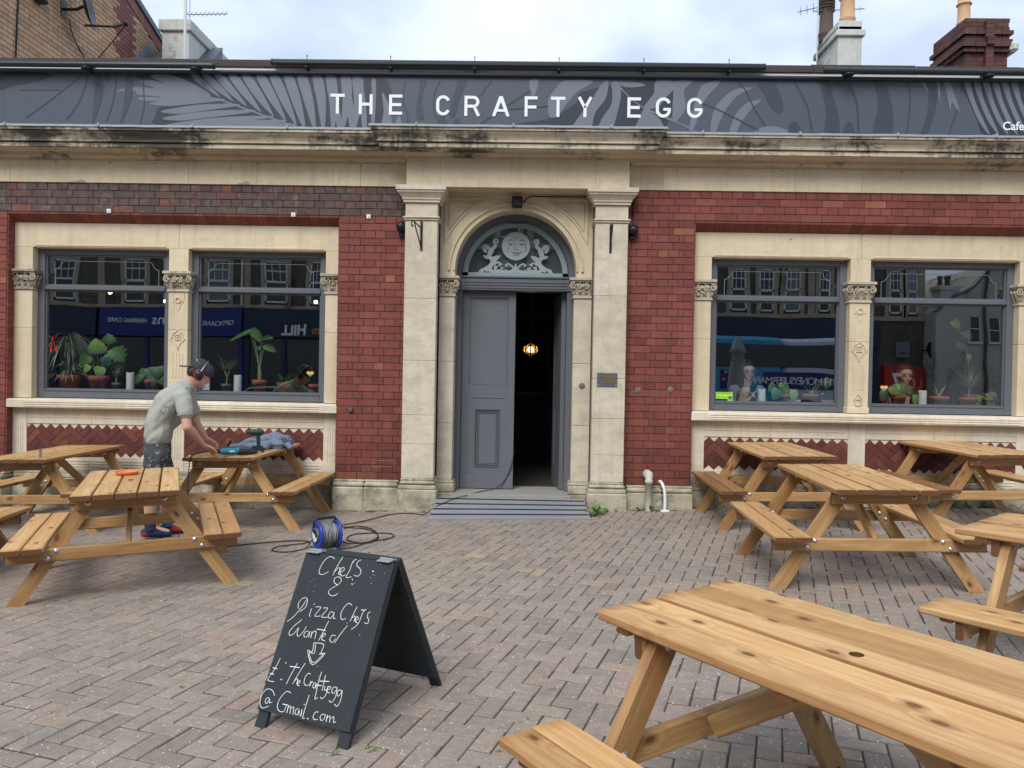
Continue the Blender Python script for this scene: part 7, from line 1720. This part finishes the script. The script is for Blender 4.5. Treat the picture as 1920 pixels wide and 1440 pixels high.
q.build('verge_bricks', M['brick_band'], HS, kind='stuff')
q = MB(); q.prism([(.6, ztop(.6)-.03), (7.1, ztop(7.1)-.03), (7.1, ztop(7.1)+.09), (.6, ztop(.6)+.09)], XW-.3, XW+.05, 'x'); q.build('verge_board', M['slate'], HS)
for k in range(7):
    y = 5.62+k*.13; q = MB(); z = 7.14+k*.115; q.prism([(y, z-.25), (y+.125, z-.25), (y+.125, z+.09), (y+.0, z+.02)], XW, XW+.018, 'x'); q.build('step_flashing', M['lead'], HS)
t = thing('roof_slope', 'dark slate lean-to roof meeting the orange gable', 'roof'); q = MB(); q.add([(XW+.02, 5.5, 6.95), (XW+.02, 7.0, 8.0), (-6.3, 7.0, 8.0), (-6.3, 5.9, 6.95), (XW+.02, 5.5, 4.5), (-6.3, 5.9, 4.5), (XW+.02, 7.0, 4.5), (-6.3, 7, 4.5)], [(0, 1, 2, 3), (0, 3, 5, 4), (3, 2, 7, 5), (0, 4, 6, 1), (1, 6, 7, 2)]); q.build('slates', M['slate'], t)
t = thing('satellite_dish', 'dark grey satellite dish on the orange gable wall', 'satellite dish', (XW+.34, 3.62, 7.22)); xf = V((.55, -.05, .15)).to_track_quat('Z', 'Y').to_matrix(); xf = (V((.93, .30, .15))).to_track_quat('Z', 'Y').to_matrix()
q = MB(); q.lathe([(.001, 0), (.12, .012), (.24, .045), (.33, .085), (.335, .08), (.24, .035), (.12, .002), (.001, -.01)], 28, xf=xf); q.build('dish', M['anthracite'], t)
q = MB(); q.tube([(0, 0, -.30), (.42, .15, -.25), (.52, .18, -.20)], .018, 7); q.ball((.56, .2, -.18), .045, n=8, m_=6); q.build('feed_arm', M['black_metal'], t)
q = MB(); q.tube([(-.34, 0, -.05), (-.12, 0, -.05), (-.02, 0, 0)], .025, 8); q.box(-.345, -.325, -.08, .08, -.18, .1); q.build('wall_mount', M['black_metal'], t)
q = MB(); q.tube([(XW+.03, 2.55, 7.6), (XW+.02, 2.50, 6.6), (XW+.02, 2.46, 5.6)], .012, 5); tag(q.build('cable', M['black']), 'black cable running down the orange gable wall', 'cable')
q = MB(); q.tube(smoothpath([(XW+.9, 3.82, 7.02), (XW+.5, 4.0, 6.72), (XW+.05, 4.3, 6.6), (XW+.03, 3.9, 6.8), (XW+.1, 3.6, 7.0)], 5), .009, 5); q.box(XW+.01, XW+.06, 4.25, 4.33, 6.50, 6.64, ch=.004); tag(q.build('cable', M['black']), 'loop of black cable hanging under the satellite dish', 'cable')
for z in (7.12, 6.98):
    q = MB(); q.box(XW, XW+.14, 2.86, 3.02, z-.03, z+.03, ch=.01); tag(q.build('cable_clip', M['black'], None), 'black box clip left of the dish, %s of two' % ('upper' if z > 7.1 else 'lower'), 'clip')
# chimneys
def stack(name, lab, x0, x1, y0, y1, z1, mat, shoulders):
    t = thing(name, lab, 'chimney', ((x0+x1)/2, y0, 4)); O = V(t.location); q = MB(); q.box(x0-O.x, x1-O.x, 0, y1-y0, 0, z1-4, ch=.012); q.build('shaft', M[mat], t)
    for (za, zb, e) in shoulders: q = MB(); q.box(x0-e-O.x, x1+e-O.x, -e, y1-y0+e, za-4, zb-4, ch=.015); q.build('cap_course', M[mat], t)
    return t
t = stack('chimney', 'old white rendered chimney with a sloping back behind the left parapet', -7.06, -6.54, 6.0, 8.2, 8.05, 'render_white', ((7.88, 8.10, .05),))
q = MB(); q.box(-.30, .28, 2.2, 4.2, 0, 3.4, ch=.05); q.build('party_wall', M['render_white'], t)
def tv_aerial(lab, x, y, z0, z1, arms, mat='zinc'):
    t = thing('tv_aerial', lab, 'aerial', (x, y, z0)); q = MB(); q.tube([(0, 0, 0), (0, 0, z1-z0)], .014, 7); q.build('mast', M[mat], t)
    for (z, L_, ang, n_) in arms:
        q = MB(); d = V((math.cos(ang), math.sin(ang), .08)); p = V((-.1*d.x, -.1*d.y, z-z0)); q.tube([p, p+d*L_], .008, 6); s_ = V((-d.y, d.x, 0))
        for k in range(n_): c = p+d*L_*(k+.5)/n_; q.tube([c-s_*.05-V((.02, 0, .06)), c+s_*.05+V((.02, 0, .07))], .005, 5)
        q.build('boom', M['slate'], t)
q = MB(); q.tube([(0, 0, 0), (.0, 0, 4.6)], .028, 8); tag(q.build('white_pole', M['white_plastic'], None, (-6.12, 4.9, 4.5)), 'thin white pole standing on the flat roof by the left chimney', 'pole')
tv_aerial('tv aerial with two long booms on the left chimney', -6.58, 6.1, 7.9, 9.3, ((8.62, .85, .1, 11), (8.24, .80, .12, 10), (8.12, -.35, .1, 4)))
t = stack('chimney', 'white painted chimney stack with two clay pots right of centre', 5.66, 6.10, 6.0, 7.1, 8.10, 'render_white', ((7.90, 8.02, .05), (8.02, 8.20, .0)))
def chpot(t, x, y, z, r, h, mat, ribs):
    q = MB(); prof = [(r*.9, 0), (r*.95, .02), (r*.95, h*.12), (r*1.02, h*.14), (r*1.02, h*.18), (r*.92, h*.2), (r*.86, h*.6)]
    for i in range(ribs): zz = h*(.62+.06*i); prof += [(r*.88, zz), (r*1.1, zz+.01), (r*1.1, zz+h*.025), (r*.88, zz+h*.03)]
    prof += [(r*.9, h*.96), (r*1.05, h), (r*.7, h), (r*.7, h*.9), (.001, h*.9)]; q.lathe(prof, 18, c=(x, y, z)); q.build('chimney_pot', M[mat], t)
chpot(t, .04, .25, 4.19, .145, .85, 'buff', 4); chpot(t, -.13, .85, 4.15, .145, .95, 'pot_dark', 6)
tv_aerial('thin aerial mast left of the white chimney pots', 5.42, 6.4, 7.6, 8.9, ((8.62, .5, 2.4, 4), (8.55, 1.0, .05, 6)))
# brick stack with oversailing courses and a centre rib
t = thing('chimney', 'corbelled red brick chimney stack with one buff pot at the right', 'chimney', (8.40, 6.0, 4)); bx0, bx1, dp = -.39, .38, 1.1
def ring_bricks(z0, e, n_c, label='brick_course'):
    """brick courses round the stack, standing out by e"""
    for c in range(n_c):
        z = z0+c*.078; q = MB(); off = .115 if c % 2 else 0
        for (a, b_, ax_) in ((bx0-e, bx1+e, 'f'), (-e, dp+e, 'l')):
            p = a-off
            while p < b_:
                u, v_ = max(p, a)+.003, min(p+.225, b_)-.003
                if v_-u > .03:
                    rr = RNG.uniform(.01, 1)
                    if ax_ == 'f': q.box(u, v_, -e-.004, .1, z+.003, z+.075, 0, rr)
                    else: q.box(bx0-e-.004, bx0+.1, u, v_, z+.003, z+.075, 0, rr)
                p += .228
        q.build(label, M['brick_stack'], t, kind='stuff')
q = MB(); q.box(bx0+.004, bx1-.004, .004, dp, 0, 4.20); q.box(bx0-.05, bx1+.05, -.05, dp+.05, 3.66, 3.74, ch=.01); q.build('core', M['mortar'], t)
ring_bricks(3.0, 0, 8); ring_bricks(3.62, .06, 1); ring_bricks(3.70, .11, 1); ring_bricks(3.78, .06, 1); ring_bricks(3.86, .02, 1); ring_bricks(3.94, .07, 1); ring_bricks(4.02, .02, 3)
q = MB(); 
for c in range(14): q.box(-.07, .07, -.10-(.06 if 7 < c < 10 else 0), .0, 3.10+c*.078+.003, 3.10+c*.078+.075, 0, RNG.uniform(.01, 1))
q.build('centre_rib', M['brick_stack'], t, kind='stuff'); q = MB(); q.box(bx1-.02, bx1+.14, -.15, dp+.1, 3.60, 3.80, ch=.05); q.build('weathered_corner', M['render_white'], t)
chpot(t, -.19, .45, 4.24, .125, .75, 'buff', 1)

# ------------------------------------------------------------------ the other side of the street (seen in the window glass)
YF = -26.0
M['rubble'] = mk_stone('dark_rubble_stone', (.125, .115, .10), (.03, .03, .03), stain=.3)
M['dress'] = mk_stone('pale_dressed_stone', (.40, .355, .27), (.10, .09, .08), stain=.15)
M['shop_blue'] = plain('deep_blue_fascia', (.006, .018, .17), .35, var=.05); M['shop_navy'] = plain('navy_fascia', (.008, .022, .06), .4, var=.05); M['shop_red'] = plain('red_fascia', (.38, .015, .02), .4, var=.05)
M['dark_glass'] = plain('dark_window_glass', (.014, .018, .022), .12, spec=.6); M['curtain'] = plain('net_curtain', (.16, .19, .20), .8); M['frame_white'] = plain('white_window_frame', (.62, .64, .64), .5)
TB = thing('terrace', 'dark stone terrace with pale window surrounds across the street', 'building')
q = MB()
R = random.Random(11); z = -.8
q.box(-34, 17.75, YF-6, YF-.02, -.8, 11.5)
q.build('wall', M['mortar'], TB)
q = MB()
while z < 11.3:
    h = R.uniform(.16, .26); x = -34
    while x < 17.7:
        w_ = R.uniform(.3, .7); q.box(x+.008, min(x+w_, 17.74)-.008, YF-.04, YF+R.uniform(0, .02), z+.008, z+h-.008, 0, R.uniform(.01, 1)); x += w_
    z += h
q.build('rubble_stones', M['rubble'], TB, kind='stuff')
q = MB()
for za, zb, e in ((4.26, 4.42, .10), (7.2, 7.45, .14), (10.9, 11.3, .25)): q.box(-34, 17.80, YF, YF+e, za, zb, ch=.02)
for x in (-22.6, -19.6, -16.1, -12.85, -6, 0, 6.4, 8.2, 12.62, 14.6, 17.6): q.box(x-.16, x+.16, YF, YF+.06, 4.42, 10.9)
q.build('string_courses', M['dress'], TB)
def sash(x, z, w_, h, open_=0, net=False):
    o = part_empty('window', TB); o.location = (x, YF+.02, z); q = MB(); e = .17
    for a, b_, c, d_ in ((-w_/2-e, -w_/2, -.1, h+.2), (w_/2, w_/2+e, -.1, h+.2), (-w_/2, w_/2, h, h+.2), (-w_/2-e-.05, w_/2+e+.05, -.22, -.1)): q.box(a, b_, 0, .07, c, d_)
    q.build('surround', M['dress'], o); q = MB()
    for a, b_, c, d_ in ((-w_/2, -w_/2+.07, 0, h), (w_/2-.07, w_/2, 0, h), (-w_/2, w_/2, 0, .08), (-w_/2, w_/2, h-.07, h), (-w_/2, w_/2, h*.48, h*.53)): q.box(a, b_, .0, .045, c, d_)
    for k in (1, 2): q.box(-w_/2+w_*k/3-.015, -w_/2+w_*k/3+.015, .0, .035, h*.53, h)
    q.box(-w_/2, w_/2, 0, .034, h*.75, h*.78); q.build('sash_frame', M['frame_white'], o); q = MB(); q.box(-w_/2, w_/2, -.01, .018, 0, h); q.build('pane', M['curtain' if net else 'dark_glass'], o)
xs = (-24.6, -21.3, -18.0, -14.25, -11.5, -9.5, -3.5, -1.0, 2.6, 5.0, 9.42, 10.68, 11.78, 13.25, 16.35, 17.15)
for i, x in enumerate(xs):
    w_ = 1.0 if x < 8 else .66 if x < 12.5 else .55; sash(x, 4.55, w_, 1.95, net=i % 3 == 0); sash(x, 7.75, w_, 1.8, net=i % 2 == 0)
q = MB()
for x in (-16.6, -13.1, 7.3, 14.9): q.tube([(x, YF+.12, 4.4), (x, YF+.12, 11)], .06, 8)
q.build('drainpipes', M['white_paint'], TB)
def shop(x0, x1, mat, lab, texts, zlo=2.98, zhi=4.22):
    t = thing('shopfront', lab, 'shop', (x0, YF, -.2)); w_ = x1-x0; q = MB(); q.box(0, w_, 0, .32, zlo+.2, zhi+.2, ch=.02); q.build('fascia', M[mat], t)
    q = MB(); q.box(.05, w_-.05, 0, .04, .5, zlo+.15); q.build('shop_window', M['dark_glass'], t); q = MB()
    for k in range(4): a = (w_-.2)*k/3; q.box(a, a+.2, .0, .12, 0, zlo+.2)
    q.box(0, w_, 0, .1, .1, .6); q.build('frame', M[mat], t)
    for (tx, sz, xr, z, mt, of) in texts: text_obj('lettering', tx, sz, M[mt], t, (xr-x0, .325, z+.2), xax=(-1, 0, 0), up=(0, 0, 1), ext=.004, offset=of)
    return t
M['shop_text'] = plain('shop_white_text', (.78, .79, .80), .5, var=.03); M['shop_orange'] = plain('shop_orange_text', (.60, .26, .03), .5)
shop(-25.5, -19.7, 'shop_navy', 'dark green-black shopfront beyond the opticians across the street', [])
shop(-19.55, -13.0, 'shop_blue', 'deep blue opticians shopfront across the street', [('HEARING CARE', .27, -17.25, 3.56, 'shop_text', .004), ('ens', .62, -16.15, 3.48, 'shop_text', .008), ('OPTICIANS', .29, -13.35, 3.48, 'shop_text', .004)])
shop(-12.9, -7.6, 'shop_navy', 'navy betting shop across the street with white lettering HILL', [('HILL', .60, -10.0, 3.12, 'shop_text', .022), ('William', .42, -8.45, 3.15, 'shop_orange', .008)])
shop(-7.4, -.5, 'shop_red', 'red shopfront across the street, hidden from the door', []); shop(-.3, 6.2, 'shop_navy', 'navy shopfront across the street behind the bus stop end', []); shop(6.4, 15.6, 'shop_navy', 'long navy shopfront behind the bus', [])
shop(15.8, 17.7, 'shop_red', 'red shopfront beside the grey gabled house', [('LO', .7, 17.6, 1.25, 'gold', .01), ('7', .9, 16.6, 1.25, 'shop_text', .02)], 1.0, 2.2)
t = thing('to_let_board', 'small white notice board reading OPEN over the red shop', 'sign', (16.75, YF+.10, 2.55)); q = MB(); q.box(-.35, .35, 0, .04, 0, .75); q.build('board', M['curtain'], t); text_obj('lettering', 'OPEN', .22, M['black'], t, (.30, .045, .12), xax=(-1, 0, 0)); 
# grey gabled house
GH = thing('gabled_house', 'pale grey rendered house with a shaped gable across the street', 'building', (20.8, -25, 0)); q = MB()
gp = [(-3.0, -.8), (3.2, -.8), (3.2, 4.9), (2.2, 5.4), (1.4, 5.7), (.7, 6.3), (.2, 6.75), (-.5, 6.75), (-1.0, 6.3), (-1.5, 5.75), (-2.2, 5.35), (-3.0, 4.6)]
q.prism([p for p in gp], -7, 0, 'y'); q.build('gable_wall', M['render_wall'], GH)
q = MB(); cp = gp[2:]; q.stroke(cp, .09, -.3, .05); q.build('gable_coping', M['slate'], GH)
q = MB(); q.box(-2.75, -2.1, -.9, -.1, 4.6, 5.75); q.box(-2.85, -2.0, -.95, -.05, 5.55, 5.78, ch=.03); q.build('chimney', M['render_wall'], GH)
for x in (-2.6, -2.25): q = MB(); q.lathe([(.12, 0), (.10, .25), (.13, .42), (.13, .47), (.001, .47)], 12, c=(x, -.5, 5.77)); q.build('chimney_pot', M['pot_dark'], GH)
for x, z, w_, h in ((-1.42, 3.35, .5, 1.05), (-.5, 3.35, .5, 1.05), (.75, 1.75, .8, 1.2)):
    o = part_empty('window', GH); o.location = (x, .0, z); q = MB(); q.box(-w_/2, w_/2, -.02, .008, 0, h); q.build('pane', M['dark_glass'], o); q = MB()
    q.box(-w_/2-.06, w_/2+.06, 0, .08, -.1, 0); q.box(-w_/2, w_/2, .008, .03, h*.48, h*.52); q.box(-w_/2, -w_/2+.04, .008, .03, 0, h); q.box(w_/2-.04, w_/2, .008, .03, 0, h); q.build('frame', M['frame_white'], o)
q = MB(); q.tube([(-.95, .08, -.5), (-.95, .08, 6.6)], .07, 8); q.build('drainpipe', M['pot_dark'], GH)
q = MB(); q.box(-34, -3.2, -6, 0, 0, 1); 
t = thing('house', 'brick house beyond the grey gabled one', 'building', (29, -25, 0)); q = MB(); q.box(-4.8, 4.8, -7, 0, -.8, 5.2); q.build('wall', M['brick'], t); q = MB(); q.prism([(-7.2, 5.2), (.3, 5.2), (-3.4, 7.4)], -4.9, 4.9, 'x'); q.build('roof', M['slate'], t)
for x in (-2.6, 0, 2.6): 
    o = part_empty('window', t); o.location = (x, .0, 2.6); q = MB(); q.box(-.5, .5, -.02, .02, 0, 1.4); q.build('pane', M['dark_glass'], o); q = MB(); q.box(-.55, .55, 0, .07, -.1, 0); q.box(-.5, .5, .02, .04, .66, .72); q.build('frame', M['frame_white'], o)
t = thing('satellite_dish', 'black satellite dish on the corner of the stone terrace', 'satellite dish', (17.75, YF+.6, 2.9)); q = MB(); q.lathe([(.001, 0), (.2, .03), (.34, .09), (.345, .085), (.2, .015), (.001, -.01)], 20, xf=V((.5, .8, .1)).to_track_quat('Z', 'Y').to_matrix()); q.build('dish', M['black_metal'], t); q = MB(); q.tube([(0, 0, -.3), (.45, .3, -.1), (.8, .3, 0)], .025, 6); q.tube([(0, 0, 0), (0, -.6, 0)], .03, 6); q.build('arm', M['black_metal'], t)
# bus passing
BUS = thing('bus', 'single deck blue and pale bus passing along the street', 'bus', (6.4, -19.4, gz(6, -19)-.12)); z0 = 0.0; hl = 5.6; zt_ = 3.10
M['bus_blue'] = plain('bus_light_blue', (.03, .26, .46), .3, var=.03); M['bus_pale'] = plain('bus_pale', (.46, .52, .64), .3, var=.03); M['bus_navy'] = plain('bus_navy_ad', (.012, .012, .12), .35, var=.03)
def busx(x): return x-6.4
q = MB(); q.box(-hl, busx(8.9), -1.2, 1.2, .35, zt_, ch=.12); q.build('front_body', M['bus_blue'], BUS); q = MB(); q.box(busx(8.9)+.001, hl, -1.19, 1.19, .35, zt_, ch=.12); q.build('rear_body', M['bus_pale'], BUS)
q = MB(); q.box(-hl+.3, hl-.3, -1.21, 1.21, 2.02, 2.86, ch=.03); q.build('side_glazing', M['dark_glass'], BUS)
q = MB(); q.box(busx(8.2), hl-.25, 1.2, 1.215, 1.30, 1.86); q.build('advert_panel', M['bus_navy'], BUS)
text_obj('lettering', 'SIDE WITH MONEYSUPERMARKET', .34, M['shop_text'], BUS, (busx(11.75), 1.217, 1.46), xax=(-1, 0, 0), ext=.002, spacing=.80)
q = MB(); q.box(busx(6.75), busx(7.25), 1.2, 1.215, 1.25, 1.95); q.build('poster', M['bus_navy'], BUS); q = MB()
for x, z in ((6.95, 1.86), (7.08, 1.86), (6.88, 1.6)): q.tube([(busx(x), 1.216, z), (busx(x), 1.220, z)], .055, 10)
q.build('poster_print', M['shop_orange'], BUS)
for x in (-3.9, 3.4):
    for y in (-1.15, 1.0): q = MB(); q.lathe([(.001, 0), (.28, .0), (.47, .0), (.48, .04), (.48, .20), (.001, .22)], 24, c=(x, y, .47), axis='y'); q.build('wheel', M['rubber'], BUS)
# silver car at the kerb
t = thing('parked_car', 'silver car parked at the near kerb of the street', 'car', (-8.3, -15.9, gz(-8, -16)-.12)); M['car'] = plain('silver_car_paint', (.42, .44, .47), .25, metal=.4, var=.03)
prof = [(-2.1, .35), (-2.12, .75), (-1.9, .92), (-1.1, 1.02), (-.45, 1.42), (.75, 1.46), (1.55, 1.08), (2.0, .98), (2.1, .7), (2.08, .35), (1.75, .28), (-1.75, .28)]
q = MB(); q.prism(prof, -.84, .84, 'y'); q.build('body', M['car'], t)
q = MB(); q.prism([(-.98, 1.03), (-.42, 1.38), (.70, 1.41), (1.35, 1.07)], -.846, .846, 'y'); q.build('side_windows', M['dark_glass'], t)
q = MB(); q.add([(-1.12, -.7, 1.035), (-1.12, .7, 1.035), (-.50, .62, 1.405), (-.50, -.62, 1.405)], [(0, 1, 2, 3)]); q.build('windscreen', M['dark_glass'], t)
for x in (-1.35, 1.3):
    for y in (-.86, .66): q = MB(); q.lathe([(.001, .0), (.2, .0), (.32, 0), (.33, .03), (.33, .17), (.001, .2)], 20, c=(x, y, .33), axis='y'); w1 = q.build('wheel', M['rubber'], t); q = MB(); q.lathe([(.001, 0), (.19, 0), (.2, .01)], 12, c=(x, y-.012 if y < 0 else y+.2, .33), axis='y'); q.build('rim', M['zinc'], w1)
# closed parasol on the forecourt, right of the viewer (it shows in the window glass)
t = thing('closed_parasol', 'closed grey parasol standing on the forecourt, mirrored in the sticker window', 'parasol', (4.60, -8.0, gz(4.6, -8))); q = MB(); q.tube([(0, 0, .05), (0, 0, 2.30)], .022, 8); q.build('pole', M['wood_leg'], t)
q = MB(); n = 32; rows = []
for z, r, f in ((2.36, .02, 0), (2.30, .06, .1), (2.12, .13, .12), (2.02, .16, .2), (2.0, .11, .2), (1.7, .14, .3), (1.3, .17, .35), (1.04, .19, .4), (1.05, .10, .3)):
    rows.append([(r*(1+f*.5*math.sin(8*2*math.pi*k/n))*math.cos(2*math.pi*k/n), r*(1+f*.5*math.sin(8*2*math.pi*k/n))*math.sin(2*math.pi*k/n), z) for k in range(n)])
q.add([p for r in rows for p in r], [(i*n+k, i*n+(k+1) % n, (i+1)*n+(k+1) % n, (i+1)*n+k) for i in range(len(rows)-1) for k in range(n)], 0, 0, True); q.build('canopy', M['grey_cloth'], t)
q = MB(); q.lathe([(.001, 0), (.25, 0), (.25, .05), (.04, .08), (.035, .25), (.001, .25)], 20); q.build('base', M['black_metal'], t)
